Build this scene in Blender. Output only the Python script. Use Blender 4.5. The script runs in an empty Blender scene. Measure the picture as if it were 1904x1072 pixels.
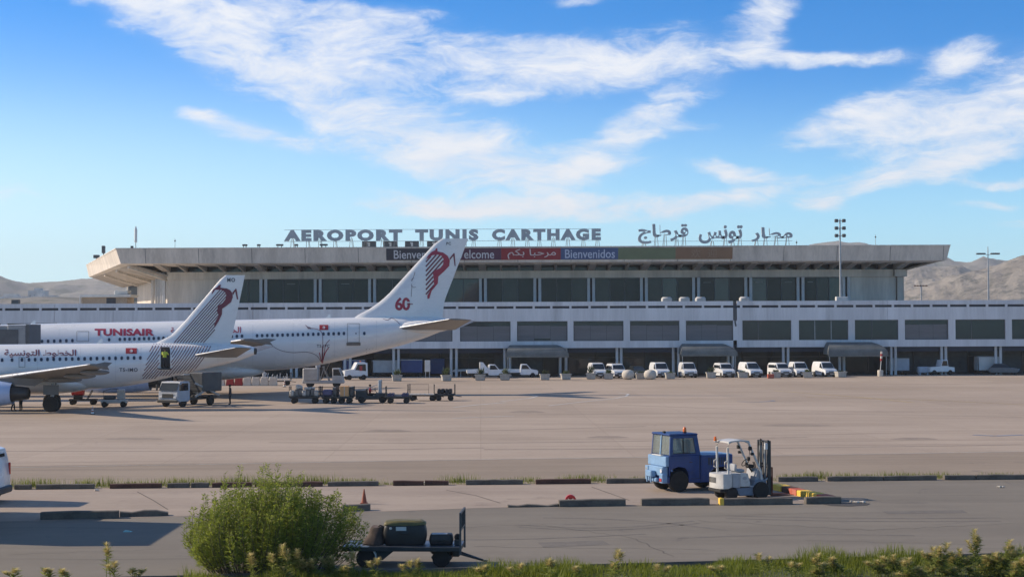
import bpy, bmesh, math, random
import numpy as np
from mathutils import Vector, Matrix
random.seed(7)
R = math.radians
scene = bpy.context.scene
COL = scene.collection
# ------------------------------------------------------------------ camera
F = 2960.0; EYE = 6.2; CX, CY = 952.0, 536.0; HORIZON = 613.0; ROLL = -0.004
PITCH = math.atan((HORIZON - CY) / F)
cam_d = bpy.data.cameras.new('camera'); cam = bpy.data.objects.new('camera', cam_d); COL.objects.link(cam)
cam_d.sensor_width = 36.0; cam_d.lens = F / 1904 * 36.0; cam_d.clip_start = 0.5; cam_d.clip_end = 30000
CM = Matrix.Rotation(math.pi / 2 + PITCH, 4, 'X') @ Matrix.Rotation(ROLL, 4, 'Z')
cam.matrix_world = Matrix.Translation((0, 0, EYE)) @ CM
scene.camera = cam
CR = CM.to_3x3()
def ray(px, py): return CR @ Vector(((px - CX) / F, (CY - py) / F, -1.0))
def P(px, py, D):
    d = ray(px, py); t = D / d.y
    return Vector((d.x * t, D, EYE + d.z * t))
def G(px, py, z=0.0):
    d = ray(px, py); t = (z - EYE) / d.z
    return Vector((d.x * t, d.y * t, z))
def Xp(px, D): return (px - CX) * D / F
def Zp(py, D): return EYE + (HORIZON - py) * D / F
# ------------------------------------------------------------------ light
SUN_EL, SUN_BACK = 29.0, 14.0            # elevation; degrees behind the picture plane, from the left
sd = bpy.data.lights.new('sun', 'SUN'); sun = bpy.data.objects.new('sun', sd); COL.objects.link(sun)
sd.energy = 5.0; sd.angle = R(0.53); sd.color = (1.0, 0.85, 0.67)
sv = Vector((-math.cos(R(SUN_BACK)) * math.cos(R(SUN_EL)), math.sin(R(SUN_BACK)) * math.cos(R(SUN_EL)), math.sin(R(SUN_EL))))
sun.rotation_euler = sv.to_track_quat('Z', 'Y').to_euler(); sun.location = (-60, 20, 60)
vs = scene.view_settings
vs.view_transform = 'Standard'; vs.look = 'None'; vs.exposure = 0.2; vs.gamma = 1.0; vs.use_curve_mapping = False
world = bpy.data.worlds.new('World'); scene.world = world; world.use_nodes = True
wt = world.node_tree; wn = wt.nodes; wl = wt.links; wn.clear()
class NG:
    """small helper that writes node maths as expressions"""
    def __init__(s, tree): s.t = tree
    def _in(s, sock, v):
        if isinstance(v, (int, float)): sock.default_value = v
        elif isinstance(v, (tuple, list)): sock.default_value = v
        else: s.t.links.new(v, sock)
    def m(s, op, a, b=None, c=None, clamp=False):
        n = s.t.nodes.new('ShaderNodeMath'); n.operation = op; n.use_clamp = clamp
        s._in(n.inputs[0], a)
        if b is not None: s._in(n.inputs[1], b)
        if c is not None: s._in(n.inputs[2], c)
        return n.outputs[0]
    def noise(s, vec, scale, detail=4, rough=0.55, dist=0.0):
        n = s.t.nodes.new('ShaderNodeTexNoise'); s.t.links.new(vec, n.inputs['Vector'])
        n.inputs['Scale'].default_value = scale; n.inputs['Detail'].default_value = detail
        n.inputs['Roughness'].default_value = rough; n.inputs['Distortion'].default_value = dist
        return n.outputs['Fac']
    def ramp(s, v, a, b):
        n = s.t.nodes.new('ShaderNodeMapRange'); n.interpolation_type = 'SMOOTHSTEP'
        s._in(n.inputs[0], v); n.inputs[1].default_value = a; n.inputs[2].default_value = b
        return n.outputs[0]
    def mix(s, f, a, b, mode='MIX'):
        n = s.t.nodes.new('ShaderNodeMix'); n.data_type = 'RGBA'; n.blend_type = mode
        s._in(n.inputs[0], f); s._in(n.inputs[6], a); s._in(n.inputs[7], b)
        return n.outputs[2]
    def comb(s, x, y, z):
        n = s.t.nodes.new('ShaderNodeCombineXYZ')
        for i, v in enumerate((x, y, z)): s._in(n.inputs[i], v)
        return n.outputs[0]
    def sep(s, v):
        n = s.t.nodes.new('ShaderNodeSeparateXYZ'); s.t.links.new(v, n.inputs[0]); return n.outputs
def build_world():
    g = NG(wt)
    tc = wn.new('ShaderNodeTexCoord'); dx, dy, dz = g.sep(tc.outputs['Generated'])
    sky = wn.new('ShaderNodeTexSky'); sky.sky_type = 'NISHITA'; sky.sun_disc = False
    sky.sun_elevation = R(SUN_EL); sky.sun_rotation = math.atan2(sv.x, sv.y)
    sky.altitude = 0; sky.air_density = 1.0; sky.dust_density = 0.55; sky.ozone_density = 2.2
    # clear dry air: the blue deepens quickly above the horizon
    zz = g.m('ADD', g.m('MULTIPLY', g.m('MAXIMUM', dz, 0.0), SKY_STRETCH), 0.035)
    wl.new(g.comb(dx, dy, zz), sky.inputs[0])
    az = g.m('ARCTAN2', dx, dy); el = g.m('ARCSINE', dz)
    hs = wn.new('ShaderNodeHueSaturation'); hs.inputs['Saturation'].default_value = SKY_SAT; hs.inputs['Value'].default_value = SKY_VAL
    wl.new(sky.outputs[0], hs.inputs['Color']); wl.new(g.m('SUBTRACT', 1.0, g.m('MULTIPLY', g.ramp(el, R(12), R(34)), 0.85)), hs.inputs['Fac'])
    base = g.mix(1.0, hs.outputs[0], SKY_TINT, 'MULTIPLY')
    # pale band low over the horizon
    low = g.m('MULTIPLY', g.ramp(el, R(9.5), R(1.0)), 0.84)
    base = g.mix(low, base, (3.0, 5.7, 6.5, 1))
    # brighter aureole on the sun's side
    dt = g.m('ADD', g.m('MULTIPLY', dx, sv.x), g.m('ADD', g.m('MULTIPLY', dy, sv.y), g.m('MULTIPLY', dz, sv.z)))
    base = g.mix(g.m('MULTIPLY', g.m('MULTIPLY', g.ramp(dt, 0.0, 0.75), g.ramp(el, R(12), R(1.0))), 0.9), base, (5.3, 6.9, 7.1, 1))
    # clouds: thin cirrus, streaked; banks are given as soft ellipses in azimuth and elevation
    u = g.m('MULTIPLY', az, F); v = g.m('MULTIPLY', el, F)
    warp = g.comb(g.m('MULTIPLY', u, 0.0016), g.m('MULTIPLY', v, 0.0034), 3.1)
    w1 = g.m('SUBTRACT', g.noise(warp, 2.2, 3, 0.6), 0.5); w2 = g.m('SUBTRACT', g.noise(g.comb(g.m('MULTIPLY', u, 0.0018), g.m('MULTIPLY', v, 0.003), 9.7), 2.4, 3, 0.6), 0.5)
    uu = g.m('ADD', u, g.m('MULTIPLY', w1, 90.0)); vv = g.m('ADD', v, g.m('MULTIPLY', w2, 60.0))
    banks = [(310, 40, 250, 36, 24, .95), (540, 120, 240, 52, 16, 1.0), (560, 35, 240, 34, 6, .7), (800, 105, 150, 36, 4, .75), (700, 20, 100, 14, 4, .8),
             (1120, 118, 175, 42, -3, 1.2), (1010, 85, 60, 16, 0, .7), (1285, 115, 60, 40, -10, .8), (800, 258, 185, 46, 14, 1.3), (900, 305, 150, 30, 6, .95),
             (1110, 308, 90, 18, -6, .9), (490, 256, 95, 18, 8, 1.15), (376, 222, 45, 14, 10, 1.05), (1215, 215, 85, 24, -24, 1.0), (1190, 260, 100, 15, -8, 1.0), (1010, 388, 290, 22, 0, .95), (800, 375, 120, 20, 8, .4),
             (1345, 375, 100, 14, -9, 1.0), (1430, 25, 50, 40, -35, .75), (1415, 100, 45, 20, -18, .9), (1545, 122, 130, 13, -2, 1.1), (1400, 328, 95, 14, 6, 1.0), (1350, 315, 30, 16, 40, .4),
             (1798, 128, 42, 22, -28, 1.0), (1590, 225, 115, 24, -17, 1.15), (1820, 245, 170, 40, -9, 1.4), (1745, 322, 170, 17, -11, 1.4), (1545, 384, 32, 14, 0, .95),
             (1775, 350, 52, 10, 0, .8), (1880, 360, 45, 10, 0, .8), (1830, 392, 70, 8, 0, .35), (1893, 424, 50, 10, 0, .5), (930, 180, 65, 14, 0, .9), (1090, 0, 60, 12, 0, .5), (2150, 120, 260, 60, -8, .9), (-250, 330, 260, 40, 10, .7)]
    tot = None; uvv = g.comb(uu, vv, 0.0)
    for (px, py, rx, ry, rot, st) in banks:
        a0 = math.atan((px - CX) / F) * F; e0 = math.atan((HORIZON - py) / F) * F
        mp = wn.new('ShaderNodeMapping'); mp.vector_type = 'TEXTURE'; wl.new(uvv, mp.inputs[0])
        mp.inputs['Location'].default_value = (a0, e0, 0); mp.inputs['Rotation'].default_value = (0, 0, -R(rot)); mp.inputs['Scale'].default_value = (rx * 1.10, ry * 1.14, 1)
        dp = wn.new('ShaderNodeVectorMath'); dp.operation = 'DOT_PRODUCT'; wl.new(mp.outputs[0], dp.inputs[0]); wl.new(mp.outputs[0], dp.inputs[1])
        pw = g.m('POWER', 0.354, dp.outputs['Value'])
        tot = g.m('MULTIPLY', pw, st) if tot is None else g.m('MULTIPLY_ADD', pw, st, tot)
    tot = g.m('SUBTRACT', 1.15, g.m('MULTIPLY', g.m('POWER', 0.40, g.m('MAXIMUM', g.m('SUBTRACT', tot, 0.10), 0.0)), 1.15))
    # the same kind of cloud everywhere else in the sky
    far = g.ramp(g.m('ABSOLUTE', az), R(21), R(32)); high = g.ramp(el, R(13), R(20)); out = g.m('MAXIMUM', far, high)
    gen = g.noise(g.comb(g.m('MULTIPLY', dx, 2.0), g.m('MULTIPLY', dy, 2.0), g.m('MULTIPLY', dz, 5.0)), 2.0, 3, 0.5)
    tot = g.m('ADD', tot, g.m('MULTIPLY', g.m('MULTIPLY', out, g.ramp(gen, 0.52, 0.78)), 0.9))
    st1 = g.noise(g.comb(g.m('MULTIPLY', g.m('ADD', uu, g.m('MULTIPLY', vv, 0.75)), 0.0030), g.m('MULTIPLY', g.m('SUBTRACT', vv, g.m('MULTIPLY', uu, 0.08)), 0.0105), 1.3), 1.7, 10, 0.66, 0.5)
    st2 = g.noise(g.comb(g.m('MULTIPLY', uu, 0.0105), g.m('MULTIPLY', vv, 0.021), 5.0), 1.3, 8, 0.66, 0.4)
    dens = g.m('ADD', tot, g.m('ADD', g.m('MULTIPLY', g.m('SUBTRACT', st1, 0.5), 2.0), g.m('MULTIPLY', g.m('SUBTRACT', st2, 0.5), 1.35)))
    mask = g.m('MULTIPLY', g.ramp(dens, 0.10, 1.12), g.ramp(tot, 0.02, 0.30))
    mask = g.m('POWER', mask, 0.8)
    veil = g.m('MULTIPLY', g.ramp(tot, 0.04, 0.95), g.m('MULTIPLY', g.ramp(st1, 0.22, 0.62), 0.55))      # thin sheet round the banks
    mask = g.m('SUBTRACT', 1.0, g.m('MULTIPLY', g.m('SUBTRACT', 1.0, mask), g.m('SUBTRACT', 1.0, veil)))
    cc = g.mix(g.ramp(st1, 0.3, 0.7), (4.7, 5.1, 5.8, 1), (5.6, 5.7, 5.95, 1))
    col = g.mix(g.m('MULTIPLY', mask, 0.96), base, cc)
    bg = wn.new('ShaderNodeBackground'); bg.inputs['Strength'].default_value = SKY_STRENGTH
    wl.new(col, bg.inputs['Color'])
    o = wn.new('ShaderNodeOutputWorld'); wl.new(bg.outputs[0], o.inputs['Surface'])
SKY_STRENGTH = 0.15; SKY_STRETCH = 2.0; SKY_SAT = 1.5; SKY_VAL = 1.24; SKY_TINT = (0.90, 1.0, 1.08, 1)
world.cycles.sampling_method = 'MANUAL'; world.cycles.sample_map_resolution = 256
build_world()
scene.cycles.max_bounces = 5; scene.cycles.diffuse_bounces = 3; scene.cycles.glossy_bounces = 3; scene.cycles.volume_bounces = 0; scene.cycles.transparent_max_bounces = 12
# ------------------------------------------------------------------ materials
MATS = {}
def mat(name, col, rough=0.6, metal=0.0, var=0.10, scale=1.5, bump=0.0, bscale=None, spec=0.5, stretch=(1, 1, 1), dirt=None, trans=0.0, coat=0.0):
    if name in MATS: return MATS[name]
    m = bpy.data.materials.new(name); m.use_nodes = True; t = m.node_tree; n = t.nodes; b = n['Principled BSDF']; g = NG(t)
    tc = n.new('ShaderNodeTexCoord'); mp = n.new('ShaderNodeMapping'); mp.inputs['Scale'].default_value = stretch
    t.links.new(tc.outputs['Object'], mp.inputs[0]); vec = mp.outputs[0]
    b.inputs['Roughness'].default_value = rough; b.inputs['Metallic'].default_value = metal; b.inputs['Specular IOR Level'].default_value = spec
    if coat: b.inputs['Coat Weight'].default_value = coat
    c = (*col, 1)
    if var > 0:
        f1 = g.noise(vec, scale, 6, 0.6); f2 = g.noise(vec, scale * 9, 3, 0.6)
        f = g.m('ADD', g.m('MULTIPLY', f1, 0.7), g.m('MULTIPLY', f2, 0.3))
        lo = tuple(max(0, x * (1 - var * 1.6)) for x in col) + (1,); hi = tuple(min(1, x * (1 + var * 1.3)) for x in col) + (1,)
        cc = g.mix(g.ramp(f, 0.28, 0.72), lo, hi)
        if dirt:
            d = g.noise(vec, scale * 0.6, 8, 0.7); cc = g.mix(g.m('MULTIPLY', g.ramp(d, 0.52, 0.72), dirt[3]), cc, (*dirt[:3], 1))
        t.links.new(cc, b.inputs['Base Color'])
        rr = g.m('ADD', g.m('MULTIPLY', g.m('SUBTRACT', f1, 0.5), 0.25), rough, clamp=True); t.links.new(rr, b.inputs['Roughness'])
    else: b.inputs['Base Color'].default_value = c
    if bump > 0:
        bp = n.new('ShaderNodeBump'); bp.inputs['Strength'].default_value = 0.6; bp.inputs['Distance'].default_value = bump
        t.links.new(g.noise(vec, bscale or scale * 6, 5, 0.6), bp.inputs['Height']); t.links.new(bp.outputs[0], b.inputs['Normal'])
    if trans > 0:
        tr = n.new('ShaderNodeBsdfTranslucent'); mx = n.new('ShaderNodeMixShader'); mx.inputs[0].default_value = trans
        src = b.inputs['Base Color'].links
        if src: t.links.new(src[0].from_socket, tr.inputs[0])
        else: tr.inputs[0].default_value = c
        t.links.new(b.outputs[0], mx.inputs[1]); t.links.new(tr.outputs[0], mx.inputs[2]); t.links.new(mx.outputs[0], n['Material Output'].inputs[0])
    MATS[name] = m; return m
def glassmat(name, col, rough=0.06, alpha_t=0.0, tint=(0.7, 0.8, 0.8), spec=0.6):
    """glazing: a dark reflective pane, or with alpha_t a pane one sees through"""
    if name in MATS: return MATS[name]
    m = bpy.data.materials.new(name); m.use_nodes = True; t = m.node_tree; n = t.nodes; b = n['Principled BSDF']; g = NG(t)
    tc = n.new('ShaderNodeTexCoord'); f = g.noise(tc.outputs['Object'], 0.6, 4, 0.6)
    cc = g.mix(f, tuple(x * 0.6 for x in col) + (1,), tuple(x * 1.5 for x in col) + (1,)); t.links.new(cc, b.inputs['Base Color'])
    b.inputs['Roughness'].default_value = rough; b.inputs['Specular IOR Level'].default_value = spec
    if alpha_t:
        tr = n.new('ShaderNodeBsdfTransparent'); tr.inputs[0].default_value = (*tint, 1); mx = n.new('ShaderNodeMixShader'); mx.inputs[0].default_value = alpha_t
        t.links.new(b.outputs[0], mx.inputs[1]); t.links.new(tr.outputs[0], mx.inputs[2]); t.links.new(mx.outputs[0], n['Material Output'].inputs[0])
    MATS[name] = m; return m
M_WHITE = mat('terminal_paint', (0.68, 0.68, 0.69), 0.75, var=0.10, scale=0.45, dirt=(0.34, 0.34, 0.34, 0.5), stretch=(1, 1, 0.10))
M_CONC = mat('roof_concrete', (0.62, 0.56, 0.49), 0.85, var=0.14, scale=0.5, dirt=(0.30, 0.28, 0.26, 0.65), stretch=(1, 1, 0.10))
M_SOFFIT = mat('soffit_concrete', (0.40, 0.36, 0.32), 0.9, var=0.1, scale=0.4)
M_COLUMN = mat('column_paint', (0.60, 0.60, 0.60), 0.7, var=0.08, scale=0.8)
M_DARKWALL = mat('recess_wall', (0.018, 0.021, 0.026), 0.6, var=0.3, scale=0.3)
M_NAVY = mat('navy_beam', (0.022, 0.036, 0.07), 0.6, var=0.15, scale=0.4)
M_SLOT = mat('slot_shade_paint', (0.05, 0.055, 0.07), 0.7, var=0.2)  # dark colour standing in for the shade inside slots and openings
M_GLASSD = glassmat('dark_glazing', (0.020, 0.026, 0.032), 0.08, spec=0.35)
M_GLASSU2 = glassmat('upper_glazing_pale', (0.032, 0.038, 0.041), 0.12, spec=0.3)
M_GLASSU3 = glassmat('upper_glazing_teal', (0.028, 0.042, 0.05), 0.05, spec=0.45)
M_DADO = mat('dado_board', (0.22, 0.235, 0.235), 0.7, var=0.15, scale=0.8)
M_GLASSU = glassmat('upper_glazing', (0.020, 0.026, 0.030), 0.10, spec=0.22)
M_BLIND = mat('window_blind', (0.16, 0.16, 0.165), 0.7, var=0.10, scale=0.5, stretch=(0.3, 1, 3))
M_FRAME = mat('window_frame_metal', (0.10, 0.105, 0.115), 0.5, metal=0.3, var=0.1)
M_AWN = mat('awning_cloth', (0.155, 0.16, 0.15), 0.85, var=0.2, scale=0.6)
M_SIGN = mat('sign_letter_metal', (0.38, 0.41, 0.43), 0.6, var=0.08, scale=0.8)
M_STEEL = mat('galvanised_steel', (0.36, 0.37, 0.38), 0.45, metal=0.6, var=0.12, scale=2)
M_DSTEEL = mat('dark_steel', (0.05, 0.052, 0.055), 0.5, metal=0.4, var=0.2, scale=3)
M_BLACK = mat('black_rubber', (0.018, 0.018, 0.018), 0.8, var=0.25, scale=5)
M_TYRE = mat('tyre_rubber', (0.022, 0.021, 0.020), 0.85, var=0.3, scale=6, bump=0.004)
M_RIM = mat('wheel_rim', (0.35, 0.35, 0.36), 0.4, metal=0.5, var=0.15, scale=6)
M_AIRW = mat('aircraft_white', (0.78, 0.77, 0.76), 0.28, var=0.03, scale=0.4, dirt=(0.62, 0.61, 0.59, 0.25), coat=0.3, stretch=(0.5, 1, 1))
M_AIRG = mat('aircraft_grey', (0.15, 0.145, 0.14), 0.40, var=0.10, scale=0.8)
M_CHROME = mat('leading_edge_metal', (0.80, 0.80, 0.80), 0.30, metal=0.5, var=0.05)
M_NAC = mat('nacelle_blue', (0.42, 0.52, 0.72), 0.3, var=0.05, scale=0.8, coat=0.3)
M_RED = mat('livery_red', (0.36, 0.025, 0.06), 0.4, var=0.08, scale=1)
M_REDD = mat('livery_dark_red', (0.17, 0.03, 0.055), 0.45, var=0.10, scale=1)
M_STRIPE = mat('livery_stripe', (0.15, 0.055, 0.085), 0.45, var=0.08)
M_REG = mat('registration_ink', (0.06, 0.07, 0.09), 0.5, var=0.1)
M_ACWIN = glassmat('cabin_window', (0.03, 0.045, 0.075), 0.15)
M_VANW = mat('van_white', (0.78, 0.79, 0.80), 0.25, var=0.03, scale=1.2, coat=0.4, dirt=(0.55, 0.53, 0.5, 0.2))
M_CARGLASS = glassmat('car_glass', (0.02, 0.025, 0.03), 0.05)
M_PLASTIC = mat('bumper_plastic', (0.04, 0.042, 0.045), 0.55, var=0.15, scale=4)
M_LAMP = mat('headlamp', (0.65, 0.67, 0.70), 0.15, var=0.05)
M_REDLAMP = mat('tail_lamp', (0.55, 0.02, 0.015), 0.2, var=0.05)
M_ORANGE = mat('beacon_orange', (0.80, 0.16, 0.02), 0.25, var=0.06)
M_KERB = mat('kerb_concrete', (0.125, 0.108, 0.088), 0.9, var=0.25, scale=3, bump=0.01, bscale=14)
M_KERBR = mat('kerb_brown', (0.10, 0.05, 0.036), 0.9, var=0.25, scale=3, bump=0.01, bscale=14)
M_KERBY = mat('kerb_yellow', (0.82, 0.53, 0.07), 0.75, var=0.12, scale=4, dirt=(0.45, 0.33, 0.16, 0.4), bump=0.006)
M_KERBRED = mat('kerb_red', (0.45, 0.10, 0.06), 0.8, var=0.2, scale=4, dirt=(0.36, 0.25, 0.19, 0.7), bump=0.006)
# ------------------------------------------------------------------ mesh builder
class MB:
    def __init__(s): s.v = []; s.f = []; s.mi = []
    def add(s, vs_, fs_, m=0):
        o = len(s.v); s.v += [tuple(p) for p in vs_]; s.f += [tuple(i + o for i in f) for f in fs_]; s.mi += [m] * len(fs_); return s
    def box(s, x0, x1, y0, y1, z0, z1, m=0):
        return s.add([(x0, y0, z0), (x1, y0, z0), (x1, y1, z0), (x0, y1, z0), (x0, y0, z1), (x1, y0, z1), (x1, y1, z1), (x0, y1, z1)],
                     [(0, 3, 2, 1), (4, 5, 6, 7), (0, 1, 5, 4), (1, 2, 6, 5), (2, 3, 7, 6), (3, 0, 4, 7)], m)
    def bbox(s, x0, x1, y0, y1, z0, z1, b=0.03, m=0):
        b = min(b, (x1 - x0) * .49, (y1 - y0) * .49, (z1 - z0) * .49)
        c = ((x0 + x1) / 2, (y0 + y1) / 2, (z0 + z1) / 2); h = ((x1 - x0) / 2, (y1 - y0) / 2, (z1 - z0) / 2)
        vs_ = []; ix = {}
        for sx in (-1, 1):
            for sy in (-1, 1):
                for sz in (-1, 1):
                    sg = (sx, sy, sz)
                    for a in range(3):
                        ix[(sg, a)] = len(vs_)
                        vs_.append(tuple(c[k] + sg[k] * (h[k] - (0 if k == a else b)) for k in range(3)))
        fs_ = []
        for a in range(3):
            k, l = [(1, 2), (2, 0), (0, 1)][a]
            for sa in (-1, 1):
                q = []
                for sk, sl in ((-1, -1), (1, -1), (1, 1), (-1, 1)):
                    sg = [0, 0, 0]; sg[a] = sa; sg[k] = sk; sg[l] = sl; q.append(ix[(tuple(sg), a)])
                fs_.append(tuple(q))
            for sk in (-1, 1):
                for sl in (-1, 1):
                    q = []
                    for sa, ax in ((-1, k), (1, k), (1, l), (-1, l)):
                        sg = [0, 0, 0]; sg[a] = sa; sg[k] = sk; sg[l] = sl; q.append(ix[(tuple(sg), ax)])
                    fs_.append(tuple(q))
        for sx in (-1, 1):
            for sy in (-1, 1):
                for sz in (-1, 1): fs_.append(tuple(ix[((sx, sy, sz), a)] for a in range(3)))
        return s.add(vs_, fs_, m)
    def prism(s, poly, y0, y1, b=0.0, m=0):
        """polygon of (x, z) pushed from y0 to y1, optional chamfer b round both faces"""
        n = len(poly)
        if b <= 0: rings = [(y0, poly), (y1, poly)]
        else:
            cx = sum(p[0] for p in poly) / n; cz = sum(p[1] for p in poly) / n
            w = max(p[0] for p in poly) - min(p[0] for p in poly); h = max(p[1] for p in poly) - min(p[1] for p in poly)
            ins = [(cx + (x - cx) * (1 - 2 * b / w), cz + (z - cz) * (1 - 2 * b / h)) for x, z in poly]
            sg = 1 if y1 > y0 else -1
            rings = [(y0, ins), (y0 + sg * b, poly), (y1 - sg * b, poly), (y1, ins)]
        vs_ = [(x, y, z) for y, pl in rings for x, z in pl]; fs_ = []
        for r in range(len(rings) - 1):
            for i in range(n): fs_.append((r * n + i, r * n + (i + 1) % n, (r + 1) * n + (i + 1) % n, (r + 1) * n + i))
        fs_.append(tuple(range(n))); fs_.append(tuple((len(rings) - 1) * n + i for i in range(n)))
        return s.add(vs_, fs_, m)
    def slab(s, poly, z0, z1, m=0):
        n = len(poly)
        vs_ = [(x, y, z0) for x, y in poly] + [(x, y, z1) for x, y in poly]
        fs_ = [(i, (i + 1) % n, n + (i + 1) % n, n + i) for i in range(n)] + [tuple(range(n)), tuple(range(n, 2 * n))]
        return s.add(vs_, fs_, m)
    def loft(s, rings, cap=True, m=0):
        n = len(rings[0]); vs_ = [p for r in rings for p in r]; fs_ = []
        for r in range(len(rings) - 1):
            for i in range(n): fs_.append((r * n + i, r * n + (i + 1) % n, (r + 1) * n + (i + 1) % n, (r + 1) * n + i))
        if cap: fs_.append(tuple(range(n))); fs_.append(tuple((len(rings) - 1) * n + i for i in range(n)))
        return s.add(vs_, fs_, m)
    def tube(s, pts, r, n=8, m=0, cap=True):
        pts = [Vector(p) for p in pts]; rr = r if isinstance(r, (list, tuple)) else [r] * len(pts); rings = []
        for i, p in enumerate(pts):
            d = (pts[min(i + 1, len(pts) - 1)] - pts[max(i - 1, 0)]).normalized()
            a = d.cross(Vector((0, 0, 1)) if abs(d.z) < 0.95 else Vector((1, 0, 0))).normalized(); b = d.cross(a)
            rings.append([p + (a * math.cos(2 * math.pi * k / n) + b * math.sin(2 * math.pi * k / n)) * rr[i] for k in range(n)])
        return s.loft(rings, cap, m)
    def bar(s, p0, p1, w, h=None, m=0):
        """rectangular bar"""
        p0 = Vector(p0); p1 = Vector(p1); h = h or w; d = (p1 - p0).normalized()
        a = d.cross(Vector((0, 0, 1)) if abs(d.z) < 0.95 else Vector((1, 0, 0))).normalized(); b = d.cross(a)
        q = [(-1, -1), (1, -1), (1, 1), (-1, 1)]
        return s.loft([[p + a * (i * w / 2) + b * (j * h / 2) for i, j in q] for p in (p0, p1)], True, m)
    def lathe(s, prof, c=(0, 0, 0), axis='z', n=20, m=0):
        rings = []
        for r, h in prof:
            ring = []
            for k in range(n):
                a = 2 * math.pi * k / n; x, y = r * math.cos(a), r * math.sin(a)
                ring.append((c[0] + x, c[1] + y, c[2] + h) if axis == 'z' else (c[0] + x, c[1] + h, c[2] + y) if axis == 'y' else (c[0] + h, c[1] + x, c[2] + y))
            rings.append(ring)
        return s.loft(rings, True, m)
    def ball(s, c, r, nu=14, nv=8, m=0):
        r = r if isinstance(r, (tuple, list)) else (r, r, r); rings = []
        for j in range(1, nv):
            t = math.pi * j / nv
            rings.append([(c[0] + r[0] * math.sin(t) * math.cos(2 * math.pi * k / nu), c[1] + r[1] * math.sin(t) * math.sin(2 * math.pi * k / nu), c[2] + r[2] * math.cos(t)) for k in range(nu)])
        return s.loft(rings, True, m)
    def build(s, name, mats, parent=None, loc=None, smooth=None, world=False, norm=True):
        me = bpy.data.meshes.new(name); off = Vector((0, 0, 0))
        if world and parent is not None: off = parent.location
        if loc is not None: off = Vector(loc)
        me.from_pydata([(p[0] - off[0], p[1] - off[1], p[2] - off[2]) for p in s.v] if off.length else s.v, [], s.f)
        mats = mats if isinstance(mats, (list, tuple)) else [mats]
        for m in mats: me.materials.append(m)
        if len(mats) > 1: me.polygons.foreach_set('material_index', s.mi)
        if norm:
            bm = bmesh.new(); bm.from_mesh(me); bmesh.ops.recalc_face_normals(bm, faces=bm.faces); bm.to_mesh(me); bm.free()
        if smooth is not None:
            me.shade_smooth(); me.set_sharp_from_angle(angle=R(smooth))
        o = bpy.data.objects.new(name, me); COL.objects.link(o)
        if parent is not None: o.parent = parent
        elif loc is not None: o.location = loc
        return o
def tag(o, label, cat, group=None):
    o['label'] = label; o['category'] = cat
    if group: o['group'] = group
    return o
def thing(name, label, cat, loc=(0, 0, 0), rz=0.0, group=None):
    o = bpy.data.objects.new(name, None); COL.objects.link(o); o.location = loc; o.rotation_euler = (0, 0, rz); o.empty_display_size = 0.3
    return tag(o, label, cat, group)
def structure(o): o['kind'] = 'structure'; return o
def stuff(o, label=None, cat=None):
    o['kind'] = 'stuff'
    if label: o['label'] = label; o['category'] = cat
    return o
KIDS = {}
def copy_thing(root, loc, rz, label, group=None):
    r = root.copy(); COL.objects.link(r); r.location = loc; r.rotation_euler = (0, 0, rz); r['label'] = label
    if group: r['group'] = group
    if root.name not in KIDS: KIDS[root.name] = [(c, list(c.children)) for c in root.children]
    for c, gs in KIDS[root.name]:
        k = c.copy(); COL.objects.link(k); k.parent = r
        for g_ in gs:
            q = g_.copy(); COL.objects.link(q); q.parent = k
    return r
def share(o, name, parent, x=0, y=0, z=0):
    """another piece with the same mesh"""
    k = bpy.data.objects.new(name, o.data); COL.objects.link(k); k.parent = parent; k.location = (x, y, z); return k
def piece(parent, name, m, fn, smooth=None, world=False):
    b = MB(); fn(b); return b.build(name, m, parent, smooth=smooth, world=world)
# ------------------------------------------------------------------ lettering
_tc = bpy.data.curves.new('lettering', 'FONT'); _to = bpy.data.objects.new('lettering', _tc); COL.objects.link(_to)
def _tm(body):
    _tc.body = body; dg = bpy.context.evaluated_depsgraph_get(); dg.update()
    me = bpy.data.meshes.new_from_object(_to.evaluated_get(dg)); v = [(p.co.x, p.co.y) for p in me.vertices]; f = [tuple(p.vertices) for p in me.polygons]
    bpy.data.meshes.remove(me); return v, f
def lettering(s, off=0.0, spacing=1.0):
    """one (verts, faces) per glyph, on a baseline from x = 0"""
    _tc.offset = off; _tc.space_character = 1.0; _tc.size = 1; _tc.resolution_u = 3
    bar = max(p[0] for p in _tm('I')[0]); res = []
    for i, ch in enumerate(s):
        if ch == ' ': continue
        v, f = _tm(ch); adv = (max(p[0] for p in _tm(s[:i] + 'I')[0]) - bar) if i else 0.0
        res.append(([(x + adv + i * (spacing - 1), y) for x, y in v], f))
    return res
def fit(gl, x0, x1, z0, z1):
    a = min(p[0] for v, f in gl for p in v); b = max(p[0] for v, f in gl for p in v); c = min(p[1] for v, f in gl for p in v); d = max(p[1] for v, f in gl for p in v)
    return [([(x0 + (p[0] - a) / (b - a) * (x1 - x0), z0 + (p[1] - c) / (d - c) * (z1 - z0)) for p in v], f) for v, f in gl]
def rtl(*words): return ' '.join(w[::-1] for w in reversed(words))
T_AERO = lettering('AEROPORT', .065, 1.13); T_TUNIS = lettering('TUNIS', .065, 1.13); T_CARTH = lettering('CARTHAGE', .065, 1.13)
T_MATAR = lettering('\uFEE3\uFEC4\uFE8E\uFEAD'[::-1], .03); T_TUNISA = lettering('\uFE97\uFEEE\uFEE7\uFEB2'[::-1], .03); T_QART = lettering('\uFED7\uFEAE\uFEC3\uFE8E\uFE9D'[::-1], .03)
T_BIENVENUE = lettering('Bienvenue', .008); T_WELCOME = lettering('Welcome', .008); T_BIENVENIDOS = lettering('Bienvenidos', .008)
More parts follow.
